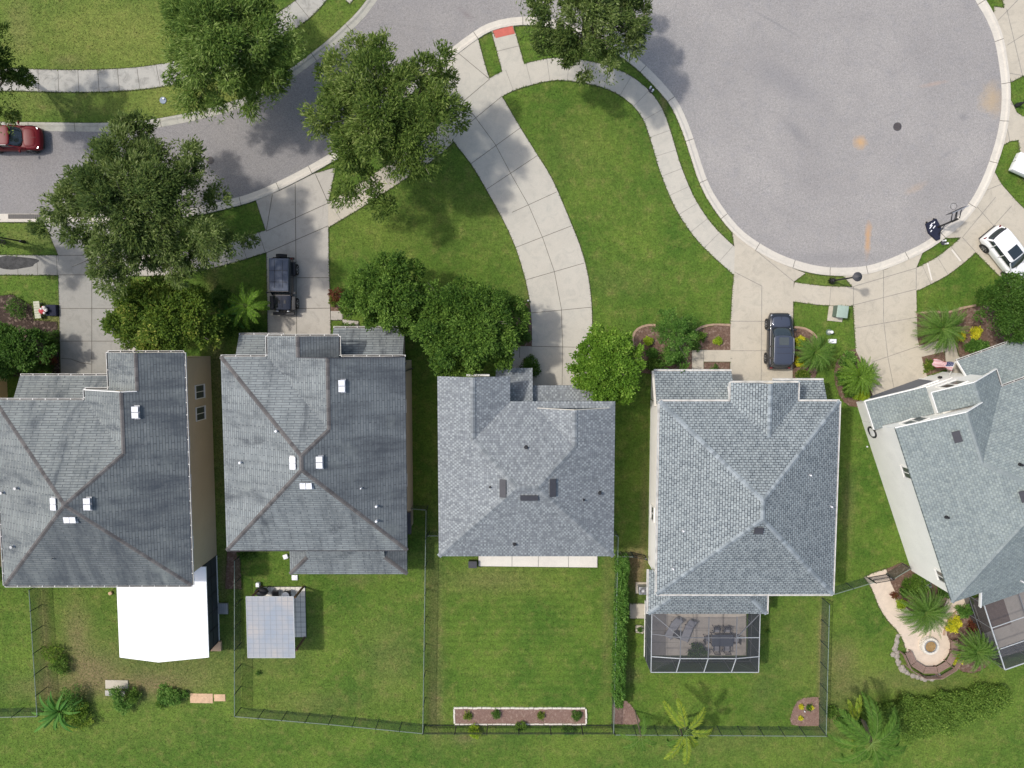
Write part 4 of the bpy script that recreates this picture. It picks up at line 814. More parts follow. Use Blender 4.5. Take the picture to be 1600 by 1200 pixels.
# ---------------- house D
def house_d():
    X0, X1, Y0, Y1 = 10.42, 23.1, -18.9, -4.94; ax = (X0 + X1) / 2; hw = (X1 - X0) / 2; za = ZE + S * hw; r0, r1 = Y0 + hw, Y1 - hw; o = .45; g0, g1, gy = 15.4, 20.15, -3.62; gx = (g0 + g1) / 2; gz = ZE + S * (g1 - g0) / 2; ge = Y1 - (g1 - g0) / 2
    h = thing('house', 'white walled house with crisp slate grey shingles and a screened patio behind', 'house', (ax, (Y0 + Y1) / 2, 0), group='houses with grey shingle roofs')
    walls([(X0 + o, Y0 + o), (X1 - o, Y0 + o), (X1 - o, Y1 - o), (g1 - o, Y1 - o), (g1 - o, gy - o), (g0 + o, gy - o), (g0 + o, Y1 - o), (X0 + o, Y1 - o)], WH, W_, M['wall_d'], h)
    rf = roofmesh('roof', [(('W', X0, ZE), [(X0, Y0), (ax, r0), (ax, r1), (X0, Y1)]), (('S', Y0, ZE), [(X0, Y0), (X1, Y0), (ax, r0)]), (('E', X1, ZE), [(X1, Y0), (X1, Y1), (ax, r1), (ax, r0)]),
        (('N', Y1, ZE), [(X0, Y1), (ax, r1), (X1, Y1), (g1, Y1), (gx, ge), (g0, Y1)]), (('W', g0, ZE), [(g0, Y1), (g0, gy), (gx, gy), (gx, ge)]), (('E', g1, ZE), [(g1, Y1), (gx, ge), (gx, gy), (g1, gy)])], W_, M['sh_d'], h)
    caps([((X0, Y0, ZE), (ax, r0, za)), ((X1, Y0, ZE), (ax, r0, za)), ((X0, Y1, ZE), (ax, r1, za)), ((X1, Y1, ZE), (ax, r1, za)), ((ax, r0, za), (ax, r1, za)), ((gx, ge, gz), (gx, gy, gz))], W_, M['cap_d'], rf, w=.31, seed=11, step=.26)
    gutters([((X0, Y0, ZE), (X1, Y0, ZE)), ((X1, Y0, ZE), (X1, Y1, ZE)), ((X1, Y1, ZE), (g1, Y1, ZE)), ((g1, Y1, ZE), (g1, gy, ZE)), ((g1, gy, ZE), (g0, gy, ZE)), ((g0, gy, ZE), (g0, Y1, ZE)), ((g0, Y1, ZE), (X0, Y1, ZE)), ((X0, Y1, ZE), (X0, Y0, ZE))], W_, rf, 12, inner=False, w=.11)
    gable((g0 + .1, g1 - .1, gy - .25, WH, gz - .12), W_, M['wall_d'], h)
    hf = mainz(X0, X1, Y0, Y1, ZE, [(g0, g1, gy, ge)])
    roof_vent(1185, 828, hf, rf, 'd', L=.62, W=.5)
    for p in ((1067, 829), (1051, 888), (1265, 742), (1298, 791)): vent_pipe(*p, hf, rf, r=.05, h=.22)
    l1 = roofmesh('porch_roof', [(('N', -2.97, 2.8), [(10.55, -2.97), (16.3, -2.97), (16.3, -5.34), (10.55, -5.34)])], W_, M['sh_d'], h)
    gutters([((16.3, -2.97, 2.8), (10.55, -2.97, 2.8))], W_, l1, 13, inner=False)
    rakes([((10.46, -2.97, 2.78), (10.46, -5.5, 3.9))], W_, l1, 'cream_trim', w=.16, h=.14)
    l2 = roofmesh('porch_roof', [(('N', -3.64, 2.8), [(19.4, -3.64), (23.15, -3.64), (23.15, -5.34), (19.4, -5.34)])], W_, M['sh_d'], h)
    gutters([((23.15, -3.64, 2.8), (19.4, -3.64, 2.8))], W_, l2, 14, inner=False)
    l3 = roofmesh('porch_roof', [(('S', -21.5, 2.8), [(10.38, -21.5), (19.42, -21.5), (17.9, -19.98), (17.9, -18.5), (13.38, -18.5)]), (('W', 10.38, 2.8), [(10.38, -21.5), (11.9, -19.98), (11.9, -18.5), (10.8, -18.5), (10.8, -18.06), (10.38, -18.06)]), (('S', -21.5, 2.8), [(11.9, -19.98), (13.38, -18.5), (11.9, -18.5)]), (('E', 19.42, 2.8), [(19.42, -21.5), (19.42, -18.5), (17.9, -18.5), (17.9, -19.98)])], W_, M['sh_d'], h)
    caps([((10.38, -21.5, 2.8), (11.9, -19.98, 3.56)), ((19.42, -21.5, 2.8), (17.9, -19.98, 3.56))], W_, M['cap_d'], l3, w=.32, seed=15, step=.26)
    gutters([((19.42, -21.5, 2.8), (19.42, -18.5, 2.8)), ((10.38, -18.06, 2.8), (10.38, -21.5, 2.8))], W_, l3, 16, inner=False)
    walls([(10.9, -5.3), (10.9, -3.4), (15.9, -3.4), (15.9, -5.3)], 2.7, W_, M['wall_d'], h, name='porch_wall'); walls([(19.8, -5.3), (19.8, -4.08), (22.6, -4.08), (22.6, -5.3)], 2.7, W_, M['wall_d'], h, name='porch_wall')
    gd = MB(); gd.box((17.8, gy - o + .015, 1.1), (3.6, .06, 2.15)); gd.build('garage_door', M['gdoor'], h)
    window(h, (X0 + o, -5.9, 4.6), (0, 1), (-1, 0), .7, .9, 'h'); window(h, (X0 + o, -14, 1.6), (0, 1), (-1, 0), 1.1, 1.2); window(h, (17.8, gy - o, 4.3), (1, 0), (0, 1), 1.4, 1.2)
    downspout(h, (X0 - .05, -5.2, ZE - .1), (X0 + .35, -5.3, 3.0)); downspout(h, (X0 - .05, -18.3, ZE - .1), (X0 + .3, -18.0, 3.1))
house_d()
# ---------------- house E (angled)
EA = Vector((26.98, -5.55, 0)); EX = Vector((.9395, .3425, 0)); EY = Vector((-.3425, .9395, 0))
FE = lambda u, v, z=0.0: EA + EX * u + EY * v + Vector((0, 0, z))
def house_e():
    ze = 5.7; U0, U1, V0, V1 = -.38, 13.0, -14.7, -1.0; au = (U0 + U1) / 2; hw = (U1 - U0) / 2; za = ze + S * hw; r0, r1 = V0 + hw, V1 - hw; o = .38
    wu, wf, we = 3.56, -1.2, 7.5; wz = ze + S * (wu - U0); yv = V1 - (wu - U0); n0, n1, nf = 2.75, 7.5, .32; nu = (n0 + n1) / 2; nz = ze + S * (n1 - nu)
    h = thing('house', 'off white house standing at an angle on the right with a grey green roof', 'house', tuple(FE(au, -8)), R(20.03), group='houses with grey shingle roofs')
    walls([(U0 + o, V0 + o - .1), (U1 - o, V0 + o), (U1 - o, V1 - o), (we - o, V1 - o), (we - o, nf - o), (n0 + o, nf - o), (n0 + o, wf - o), (U0 + o, wf - o)], ze - .04, FE, M['wall_e'], h)
    rf = roofmesh('roof', [(('W', U0, ze), [(U0, V0), (au, r0), (au, r1), (wu, yv), (wu, wf), (U0, wf)]), (('S', V0, ze), [(U0, V0), (U1, V0), (au, r0)]), (('E', U1, ze), [(U1, V0), (U1, V1), (au, r1), (au, r0)]),
        (('N', V1, ze), [(we, V1), (wu, yv), (au, r1), (U1, V1)]), (('E', we, ze), [(wu, wf), (nu, wf), (nu, nf), (we, nf), (we, V1), (wu, yv)]), (('W', n0, ze), [(n0, nf), (nu, nf), (nu, wf - .04), (n0, wf - .04)])], FE, M['sh_e'], h)
    caps([((U0, V0, ze), (au, r0, za)), ((U1, V0, ze), (au, r0, za)), ((U1, V1, ze), (au, r1, za)), ((au, r0, za), (au, r1, za)), ((au, r1, za), (wu, yv, wz)), ((wu, yv, wz), (wu, wf, wz)), ((nu, wf, nz), (nu, nf, nz))], FE, M['cap_e'], rf, w=.3, seed=21, lift=.02)
    rakes([((U0, wf + .02, ze), (wu, wf + .02, wz)), ((wu, wf + .02, wz), (nu + .05, wf + .02, nz)), ((n0, nf + .02, ze), (nu, nf + .02, nz)), ((nu, nf + .02, nz), (we, nf + .02, ze)), ((n0 - .02, nf, ze), (n0 - .02, wf, ze))], FE, rf, w=.06, h=.18)
    gutters([((we, V1 + .1, ze), (we, nf, ze)), ((U1, V1, ze), (we + .1, V1, ze))], FE, rf, 22)
    gable((U0 + .1, we - .2, wf - .22, ze - .04, wz - .12), FE, M['wall_e'], h); gable((n0 + .1, n1 - .1, nf - .25, ze - .04, nz - .12), FE, M['wall_e'], h)
    def hf(x, y):
        d = Vector((x, y, 0)) - EA; u, v = d.dot(EX), d.dot(EY); z = ze + S * min(u - U0, U1 - u, v - V0, V1 - v)
        if v > -9: z = max(z, ze + S * min(u - U0, we - u)) if v < wf or u > 0 and v < V1 else z
        return z
    roof_vent(1495, 682, hf, rf, 'd', L=.8, W=.5); roof_vent(1600, 775, hf, rf, 'd', L=.8, W=.5)
    for p in ((1594, 726), (1479, 808)): vent_pipe(*p, hf, rf, 'black', r=.07, h=.22, base='black')
    vent_pipe(1596, 908, hf, rf, r=.06, h=.3)
    l1 = roofmesh('garage_roof', [(('W', U0 - .15, 2.8), [(U0 - .15, .55), (3.1, .55), (3.1, -1.54), (.05, -1.54), (.05, -1.72), (U0 - .15, -1.72)])], FE, M['sh_e'], h)
    rakes([((U0 - .15, .58, 2.8), (3.12, .58, 4.63)), ((U0 - .19, .58, 2.78), (U0 - .19, -1.7, 2.78))], FE, l1, w=.07, h=.2)
    mg = MB(); pf = [FE(.015, 0, 2.7), FE(3.1, 0, 2.7), FE(3.1, 0, 4.44), FE(.015, 0, 2.9)]; pb = [p - EY * .2 for p in pf]; mg.face(pf); mg.face(pb[::-1]); [mg.face([pf[(i + 1) % 4], pf[i], pb[i], pb[(i + 1) % 4]]) for i in range(4)]; mg.build('gable_wall', M['wall_e'], h)
    l2 = roofmesh('porch_roof', [(('N', 1.05, 2.8), [(6.8, 1.05), (12.6, 1.05), (12.6, -1.36), (7.2, -1.36), (7.2, -.1), (6.8, -.1)])], FE, M['sh_e'], h)
    rakes([((6.77, 1.05, 2.8), (6.77, -.1, 3.35))], FE, l2, w=.06, h=.2)
    gutters([((12.6, 1.05, 2.8), (6.8, 1.05, 2.8))], FE, l2, 23)
    l3 = roofmesh('porch_roof', [(('S', -17.45, 2.8), [(2.92, -17.45), (10, -17.45), (10, -14.45), (2.92, -14.45)])], FE, M['sh_e'], h)
    rakes([((2.88, -17.45, 2.8), (2.88, -14.7, 4.15))], FE, l3, w=.10, h=.2)
    walls([(.015, -1.55), (.015, 0), (6.2, 0), (6.2, -.04), (3.2, -.1), (3.2, -1.55)], 2.72, FE, M['wall_e'], h, name='garage_wall')
    gd = MB(); d0, d1 = FE(.95, .02, 0), FE(5.1, .02, 0); A = Matrix((EX, EY, Vector((0, 0, 1)))).transposed()
    gd.box(FE(3.0, .02, 1.1), (4.3, .06, 2.2), ax=A); g = gd.build('garage_door', M['gdoor'], h)
    fr_ = MB(); fr_.box(FE(3.0, .03, 2.27), (4.7, .1, .14), ax=A); fr_.box(FE(.77, .03, 1.1), (.16, .1, 2.2), ax=A); fr_.box(FE(5.23, .03, 1.1), (.16, .1, 2.2), ax=A); fr_.build('door_frame', M['trim'], g)
    for u, v in ((.45, .1), (5.75, .1)):
        mb = MB(); mb.box(FE(u, v, 1.9), (.16, .14, .34), ax=A); mb.build('wall_lantern', M['black'], h)
    n3, e3 = (EY.x, EY.y), (EX.x, EX.y); w3 = (-EX.x, -EX.y)
    window(h, FE(1.6, wf - o, 4.6), e3, n3, 1.5, 1.2); window(h, FE(5.1, nf - o, 4.3), e3, n3, 1.5, 1.3)
    window(h, FE(U0 + o, -5.0, 4.5), n3, w3, .9, 1.0); window(h, FE(U0 + o, -13.2, 4.6), n3, w3, .9, 1.1)
    window(h, FE(9.5, V1 - o, 1.5), e3, n3, 1.4, 1.4)
    c = FE(.02, -2.35, 1.2); mb = MB(); pts = [c + EY * (.42 * math.cos(a)) + Vector((-.06 * EX.x, -.06 * EX.y, .52 * math.sin(a))) for a in np.linspace(0, 2 * math.pi, 17)]; mb.tube(pts, .075, 6); wn_ = mb.build('round_window', M['black'], h)
    mb = MB(); mb.ball(c, .40, 14, sq=(.12, .9, 1.15)); mb.build('pane', M['vent_w'], wn_)
house_e()
def house_n():
    h = thing('house', 'yellow walled house barely entering the left edge of the picture', 'house', (-46, -10, 0), group='houses with grey shingle roofs')
    walls([(-52, -18.2), (-39.55, -18.2), (-39.55, -2.1), (-52, -2.1)], 5.5, W_, M['wall_n'], h)
    X0, X1, Y0, Y1 = -52.5, -39.1, -18.7, -1.6; hw = (X1 - X0) / 2; ax = (X0 + X1) / 2
    rf = roofmesh('roof', [(('W', X0, ZE), [(X0, Y0), (ax, Y0 + hw), (ax, Y1 - hw), (X0, Y1)]), (('E', X1, ZE), [(X1, Y0), (X1, Y1), (ax, Y1 - hw), (ax, Y0 + hw)]), (('S', Y0, ZE), [(X0, Y0), (X1, Y0), (ax, Y0 + hw)]), (('N', Y1, ZE), [(X0, Y1), (ax, Y1 - hw), (X1, Y1)])], W_, M['sh_a'], h)
    window(h, (-39.55, -6, 1.6), (0, 1), (1, 0), 1, 1.2)
house_n()
# ================================================================ plants
M['stalk'] = simple('green_stalk', (.13, .20, .04), .6, .1)
def leaves(name, C, D, L, Wd, tone, mat, parent=None, jit=.5, seed=0):
    """rhombic leaf sprays: centres C, directions D (n,3), lengths L, widths Wd"""
    n = len(C); r = rng_(seed + 77)
    D = D / np.linalg.norm(D, axis=1, keepdims=True)
    up = np.stack([r.normal(0, jit, n), r.normal(0, jit, n), np.ones(n)], 1)
    sd = np.cross(D, up); sd /= np.maximum(np.linalg.norm(sd, axis=1, keepdims=True), 1e-5)
    nn = np.cross(sd, D); L = np.asarray(L)[:, None]; Wd = np.asarray(Wd)[:, None]
    v = np.empty((n, 4, 3)); v[:, 0] = C - D * L / 2; v[:, 1] = C - D * L * .05 + sd * Wd / 2 + nn * Wd * .12; v[:, 2] = C + D * L / 2; v[:, 3] = C - D * L * .05 - sd * Wd / 2 + nn * Wd * .12
    if parent is not None: v = v - np.array(INV[parent.name].inverted().translation)
    return fastmesh(name, v, 4, mat, parent, {'tone': np.clip(tone, 0, 1)})
def rdir(r, n, up=0.3):
    d = r.normal(0, 1, (n, 3)); d /= np.linalg.norm(d, axis=1, keepdims=True); d[:, 2] += up; d /= np.linalg.norm(d, axis=1, keepdims=True); return d
def crown_pts(r, cx, cy, zc, Rx, Ry, Hz, nb, n, br=(.16, .32), lobes=None, ph=None, twig=6, rough=.18):
    """clusters of twigs sitting on a domed, lobed crown; returns centres, directions, per-cluster tone"""
    ph = r.uniform(0, 6.28, 4) if ph is None else ph
    th = 2.39996 * np.arange(nb) + r.normal(0, .18, nb) + ph[3]; q = np.clip(np.sqrt((np.arange(nb) + .5) / nb) + r.normal(0, .045, nb), 0, 1.04)
    lob = 1 + rough * (np.sin(3 * th + ph[0]) * .5 + np.sin(5 * th + ph[1]) * .4 + np.sin(8 * th + ph[2]) * .3)
    b = r.uniform(br[0], br[1], nb) * (1.12 - .35 * q); Rm = (Rx + Ry) / 2
    bx = cx + np.cos(th) * q * (1 - b * .8) * Rx * lob; by = cy + np.sin(th) * q * (1 - b * .8) * Ry * lob
    bz = zc + Hz * np.sqrt(np.clip(1 - q ** 2, 0, 1)) * .72 + r.uniform(-.34, .30, nb) * Hz - b * Rm * .35
    k = r.choice(nb, n, p=(b ** 2) / (b ** 2).sum()); d = rdir(r, n, .45)
    tk = twig * 3; ti = r.randint(0, tk, n)
    rad = (b[k] * Rm) * r.uniform(.30, 1.0, n) ** .6 * r.uniform(.85, 1.32, (nb, tk))[k, ti]
    # twigs: leaves gather along a limited number of directions in each cluster
    fill = r.rand(n) < .06
    tw = rdir(r, nb * tk, .35).reshape(nb, tk, 3); dt = tw[k, ti]
    d = d * .36 + dt * .85; d /= np.linalg.norm(d, axis=1, keepdims=True)
    C = np.stack([bx[k], by[k], bz[k]], 1) + d * rad[:, None] * np.array([1, 1, .75]) + r.normal(0, .05, (n, 3))
    fq = np.sqrt(r.uniform(0, 1, n)) * .93; ft = r.uniform(0, 2 * math.pi, n); fl = 1 + rough * (np.sin(3 * ft + ph[0]) * .5 + np.sin(5 * ft + ph[1]) * .4 + np.sin(8 * ft + ph[2]) * .3)
    C[fill, 0] = (cx + np.cos(ft) * fq * Rx * fl * .95)[fill]; C[fill, 1] = (cy + np.sin(ft) * fq * Ry * fl * .95)[fill]; C[fill, 2] = (zc + Hz * np.sqrt(np.clip(1 - fq ** 2, 0, 1)) * .5 - .12 * Rm + r.uniform(-.12, .12, n) * Hz)[fill]
    rd = np.stack([(bx[k] - cx), (by[k] - cy), 0 * bx[k]], 1); rd /= np.maximum(np.linalg.norm(rd, axis=1, keepdims=True), .3)
    D = d * .8 + rd * .30 + np.stack([0 * k, 0 * k, .1 + 0 * k], 1) + r.normal(0, .42, (n, 3)); D[:, 2] *= .5
    ct = r.uniform(-.26, .24, nb)[k]
    return C, D, ct, np.stack([bx, by, bz], 1)
def tree(px, py, rx, ry, ht, mat, label, name='tree', group=None, cat='tree', n=15000, nb=44, ll=(.20, .40), lw=(.06, .11), seed=1, bark='bark', hz=None, br=(.16, .32), tilt=0, rough=.22, trunk=None, gr=.5, zc=None, twig=6):
    """px,py,rx,ry: middle and half sizes of the crown in the photo; ht: height in metres"""
    n = int(n * 1.9); nb = int(nb * 1.05); ll = (ll[0] * .72, ll[1] * .8); lw = (lw[0] * .85, lw[1] * .85); r = rng_(seed); zm = ht * .62 if zc is None else zc; c = P(px, py, zm); k = (CAM_H - zm) / FPX; Rx, Ry = rx * k, ry * k
    hz = hz or (ht - zm) * .95; bx, by = (c.x, c.y) if trunk is None else (P(*trunk).x, P(*trunk).y)
    t = thing(name, label, cat, (bx, by, 0), group=group)
    C, D, ct, B = crown_pts(r, c.x, c.y, zm, Rx, Ry, hz, nb, n, br, rough=rough, twig=twig)
    C[:, 2] = np.maximum(C[:, 2], .08)
    leaves('crown', C, D, r.uniform(*ll, n), r.uniform(*lw, n), np.clip(r.beta(1.1, 1.4, n) + ct, 0, 1), M[mat], t, seed=seed)
    mb = MB(); tr = max(.05, ht * .022); fork = Vector((bx * .7 + c.x * .3, by * .7 + c.y * .3, ht * .28)); mb.tube([(bx, by, -.1), (bx + .02, by, ht * .12), fork], tr * 1.35, 9, taper=tr)
    mb.build('trunk', M[bark], t, smooth=True)
    idx = r.choice(len(B), min(len(B), 12), replace=False); lm = MB()
    for i in idx:
        e = Vector(B[i]); m = fork.lerp(e, .5) + Vector((0, 0, ht * .05)) ; lm.tube([fork - Vector((0, 0, .1)), m, e], tr * .5, 6, taper=tr * .10)
        for _ in range(3):
            e2 = e + Vector((r.normal(0, .1) * Rx, r.normal(0, .1) * Ry, r.uniform(0, .12) * ht)); lm.tube([m, m.lerp(e2, .6) + Vector((0, 0, .1)), e2], tr * .22, 5, taper=tr * .06)
    lm.build('limbs', M[bark], t, smooth=True)
    return t
def shrub(px, py, rp, ht, mat, label, name='shrub', n=900, seed=1, ll=(.08, .18), lw=(.04, .08), group=None, ry=None, cat='shrub', nb=9, br=(.3, .55), zc=None):
    n = int(n * 1.5); r = rng_(seed); zm = ht * .45 if zc is None else zc; c = P(px, py, zm); k = (CAM_H - zm) / FPX; Rx = rp * k; Ry = (ry or rp) * k
    t = thing(name, label, cat, (c.x, c.y, 0), group=group)
    C, D, ct, B = crown_pts(r, c.x, c.y, zm * .8, Rx, Ry, ht * .55, nb, n, br, rough=.1); C[:, 2] = np.maximum(C[:, 2], .04)
    leaves('foliage', C, D, r.uniform(*ll, n), r.uniform(*lw, n), np.clip(r.beta(1.6, 1.6, n) + ct, 0, 1), M[mat], t, seed=seed)
    mb = MB()
    for i in range(min(6, len(B))): mb.tube([(c.x + r.normal(0, .03), c.y + r.normal(0, .03), 0), (c.x * .5 + B[i][0] * .5, c.y * .5 + B[i][1] * .5, zm * .5), tuple(B[i])], .022, 5, taper=.008)
    mb.build('stems', M['bark'], t); return t
OG = 'large oaks along the street'
tree(360, 78, 116, 112, 8.5, 'oak_l', 'pale green feathery oak standing over the north sidewalk', group=OG, n=21000, nb=46, ll=(.28, .6), lw=(.06, .11), seed=11, trunk=(375, 110), br=(.16, .30), rough=.22)
tree(602, 186, 124, 134, 9.2, 'oak', 'big oak between street and lawn, just left of the long curved driveway', group=OG, n=22000, nb=52, ll=(.22, .46), lw=(.07, .12), seed=12, trunk=(635, 220), br=(.14, .27), rough=.26)
tree(918, 40, 112, 84, 8.5, 'oak_g', 'oak at the top edge beside the mouth of the cul-de-sac', group=OG, n=15500, nb=44, ll=(.2, .42), lw=(.07, .12), seed=13, trunk=(905, 72), br=(.14, .27), rough=.26)
tree(232, 328, 150, 128, 10.0, 'oak_g', 'largest oak, spreading over street and driveway at the left', group=OG, n=31000, nb=66, ll=(.22, .48), lw=(.07, .12), seed=14, trunk=(275, 362), br=(.13, .25), rough=.24)
tree(0, 128, 48, 78, 8.0, 'oak', 'oak at the left edge behind the red car', group=OG, n=9000, nb=24, ll=(.2, .42), lw=(.06, .11), seed=15, trunk=(30, 120), rough=.24)
tree(-22, 372, 36, 52, 7.0, 'oak_l', 'small oak peeking in at the left edge below the street', group=OG, n=4500, nb=14, seed=16, trunk=(5, 378))
tree(262, 497, 98, 62, 6.5, 'golden', 'yellow green bushy tree in front of the tan walled house', n=15000, nb=44, ll=(.18, .34), lw=(.10, .17), seed=17, trunk=(275, 500), group='smaller front yard trees', rough=.16)
tree(606, 459, 70, 66, 6.0, 'maple', 'round dark green tree left of the pair in front of the middle house', n=12500, nb=36, ll=(.16, .30), lw=(.09, .16), seed=18, trunk=(615, 468), group='smaller front yard trees', rough=.13)
tree(732, 512, 100, 80, 6.8, 'maple', 'broad green tree overhanging the roof of the middle house', n=18500, nb=50, ll=(.18, .32), lw=(.09, .16), seed=19, trunk=(735, 510), group='smaller front yard trees', rough=.18)
tree(948, 572, 62, 68, 5.6, 'bright', 'bright green tree between curved driveway and slate roofed house', n=12500, nb=36, ll=(.16, .28), lw=(.10, .17), seed=20, trunk=(945, 572), group='smaller front yard trees', rough=.15)
tree(1582, 480, 62, 56, 4.6, 'dense', 'dense dark round tree behind the white car', n=12000, nb=44, ll=(.14, .25), lw=(.07, .13), seed=21, group='smaller front yard trees', rough=.08, br=(.2, .34))
tree(22, 545, 62, 44, 3.4, 'dense', 'dark spreading bush tree at the left edge beside the driveway', n=10500, nb=34, ll=(.16, .30), lw=(.08, .14), seed=22, group='smaller front yard trees')
# feathery plants in front of house D
def feather(px, py, rp, ht, n, label, mat='hedge', seed=3, name='bamboo_palm', stems=14, cat='plant', tall=True, ry=None, group=None):
    """clump of arching canes with narrow leaves"""
    r = rng_(seed); c = P(px, py, ht * .55); k = (CAM_H - ht * .55) / FPX; Rr = rp * k; Ry = (ry or rp) * k; t = thing(name, label, cat, (c.x, c.y, 0), group=group); mb = MB(); CC = []; DD = []
    for i in range(stems):
        a = r.uniform(0, 6.28); q = r.uniform(.05, 1.0) ** .6; tip = Vector((c.x + math.cos(a) * Rr * q, c.y + math.sin(a) * Ry * q, ht * r.uniform(.55, 1.0) * (1.1 - .4 * q))); b = Vector((c.x + math.cos(a) * .12, c.y + math.sin(a) * .12, 0)); m = b.lerp(tip, .5) + Vector((0, 0, ht * .28))
        ps = [b * (1 - u) ** 2 + m * 2 * u * (1 - u) + tip * u * u for u in np.linspace(0, 1, 8)]; mb.tube(ps, .016, 4, taper=.006)
        for u in r.uniform(.25, 1.02, n // stems):
            p = b * (1 - u) ** 2 + m * 2 * u * (1 - u) + tip * u * u; dd = ((tip - m) * u + (m - b) * (1 - u)).normalized(); s = Vector((-dd.y, dd.x, 0)); s = s.normalized() if s.length > .01 else Vector((1, 0, 0)); s = s * (1 if r.rand() < .5 else -1)
            D = dd * .7 + s * r.uniform(.4, 1.0) + Vector((0, 0, r.uniform(-.5, .15))); CC.append(p + D.normalized() * .14); DD.append(D)
    mb.build('canes', M['stalk'], t); CC = np.array(CC); DD = np.array(DD); m_ = len(CC)
    leaves('foliage', CC, DD, r.uniform(.12, .26, m_), r.uniform(.03, .06, m_), r.beta(2, 2, m_), M[mat], t, seed=seed, jit=.35); return t
tree(1052, 523, 36, 46, 3.6, 'hedge', 'loose feathery green plant rising from the curvy mulch bed', name='feathery_plant', cat='plant', n=3600, nb=26, ll=(.14, .26), lw=(.04, .07), seed=5, rough=.4, br=(.16, .3), zc=1.7, hz=1.6)
feather(1068, 588, 17, 3.4, 2200, 'feathery cane plant leaning over the front porch roof', seed=6, stems=16, ry=24)
feather(1040, 572, 14, 3.0, 1400, 'thin cane plant beside the bright green tree', seed=7, stems=12)
# ---------------- palms
def frond(r, base, az, L, el0, droop, nl, ll, lw, C, D, Ls, Ws, mb, st=.018):
    p = Vector(base); el = el0; n = 12; pts = [p.copy()]
    for i in range(n):
        d = Vector((math.cos(az) * math.cos(el), math.sin(az) * math.cos(el), math.sin(el))); p = p + d * (L / n); el -= droop / n * (1 + i / n); pts.append(p.copy())
    mb.tube(pts, st, 4, taper=st * .3)
    for j in range(nl):
        u = .14 + .86 * j / nl; x = u * n; i = min(int(x), n - 1); q = pts[i].lerp(pts[i + 1], x - i); d = (pts[i + 1] - pts[i]).normalized(); s = d.cross(Vector((0, 0, 1))).normalized()
        w = math.sin(math.pi * min(1, u * .9 + .12)) ** .6
        for sg in (-1, 1):
            dd = d * .75 + s * sg * r.uniform(.6, .95) + Vector((0, 0, r.uniform(-.35, .1))); dd.normalize(); l = ll * w * r.uniform(.8, 1.1); C.append(q + dd * l * .5); D.append(dd); Ls.append(l); Ws.append(lw)
def palm(px, py, zc, rp, nf, label, name='palm_tree', mat='palm', seed=1, droop=1.5, trunk=True, ll=.34, lw=.046, nl=32, el=(.0, 1.2), group=None, base=None, cat='palm', az=None, tw=.09, ymix=0):
    r = rng_(seed); c = P(px, py, zc); L = rp * (CAM_H - zc) / FPX * 1.12; b = P(*base) if base else Vector((c.x, c.y, 0)); t = thing(name, label, cat, (b.x, b.y, 0), group=group)
    mb = MB(); C, D, Ls, Ws = [], [], [], []
    for i in range(nf):
        a = (2.39996 * i + r.uniform(-.25, .25)) if az is None else az[i % len(az)] + r.uniform(-.1, .1); frond(r, (c.x, c.y, c.z), a, L * r.uniform(.82, 1.08), r.uniform(*el), droop * r.uniform(.75, 1.2), nl, ll, lw, C, D, Ls, Ws, mb)
    mb.build('frond_stalks', M['palmbark'] if ymix else M['stalk'], t); n = len(C); C = np.array(C); D = np.array(D); C[:, 2] = np.maximum(C[:, 2], .05)
    leaves('fronds', C, D, np.array(Ls), np.array(Ws), r.beta(2, 2, n), M[mat], t, jit=.2, seed=seed)
    if trunk:
        m = MB(); m.tube([(b.x, b.y, -.05), (b.x * .55 + c.x * .45, b.y * .55 + c.y * .45, zc * .5), (c.x, c.y, zc)], tw * 1.2, 9, taper=tw); m.build('trunk', M['palmbark'], t, smooth=True)
    return t
PK = dict(ll=.22, lw=.036, nl=22, el=(-.1, 1.35), droop=1.25)
PG = 'pygmy date palms in the front and side beds'
palm(1272, 551, 1.5, 33, 96, 'round pygmy date palm right of the black wagon', group=PG, seed=2, **PK)
palm(1470, 513, 1.7, 42, 130, 'round pygmy date palm above the front walkway of the angled house', group=PG, seed=3, **PK)
palm(1443, 955, 1.8, 44, 140, 'round pygmy date palm inside the bend of the paver path', group=PG, seed=4, **PK)
palm(1524, 1017, 1.9, 36, 100, 'pygmy date palm between fire pit and screened patio', group=PG, seed=5, **PK)
palm(1341, 588, 1.3, 33, 110, 'bright green spiky cycad left of the wide driveway', name='cycad', group=None, seed=6, mat='bright', ll=.20, lw=.05, nl=18, el=(.0, 1.4), cat='plant', droop=1.1)
palm(1072, 1142, 5.0, 56, 7, 'tall queen palm with yellowing fronds leaning over the back fence', seed=7, mat='palm_y', droop=1.1, ll=.48, lw=.062, nl=56, el=(.1, .6), base=(1066, 1122), az=[2.35, 1.72, .85, 4.1, 4.75, -.2, 5.3], tw=.11)
palm(1066, 1150, 4.6, 44, 6, 'green fronded young palm touching the yellowing queen palm', seed=17, mat='palm', droop=1.5, ll=.42, lw=.06, nl=48, el=(.1, .5), base=(1062, 1136), az=[-1.5, -.4, -2.3], tw=.07)
palm(1002, 1152, 4.2, 34, 5, 'thin sparse palm at the bottom right of the long hedge', seed=8, mat='palm', droop=1.2, ll=.34, lw=.045, nl=36, el=(.1, .6), base=(992, 1110), az=[-2.6, 3.0, -.5, 1.3, -1.4], tw=.05)
palm(1362, 1162, 5.6, 78, 17, 'big queen palm at the bottom edge left of the clipped hedge', seed=9, mat='palm', droop=1.4, ll=.6, lw=.07, nl=64, el=(.0, .7), base=(1346, 1120), tw=.13)
palm(1335, 1128, 3.8, 44, 6, 'small yellowish palm rising from the left end of the clipped hedge', seed=19, mat='palm_y', droop=.9, ll=.34, lw=.06, nl=46, el=(.3, .8), az=[1.5, 1.75, 4.6], base=(1330, 1110), tw=.06)
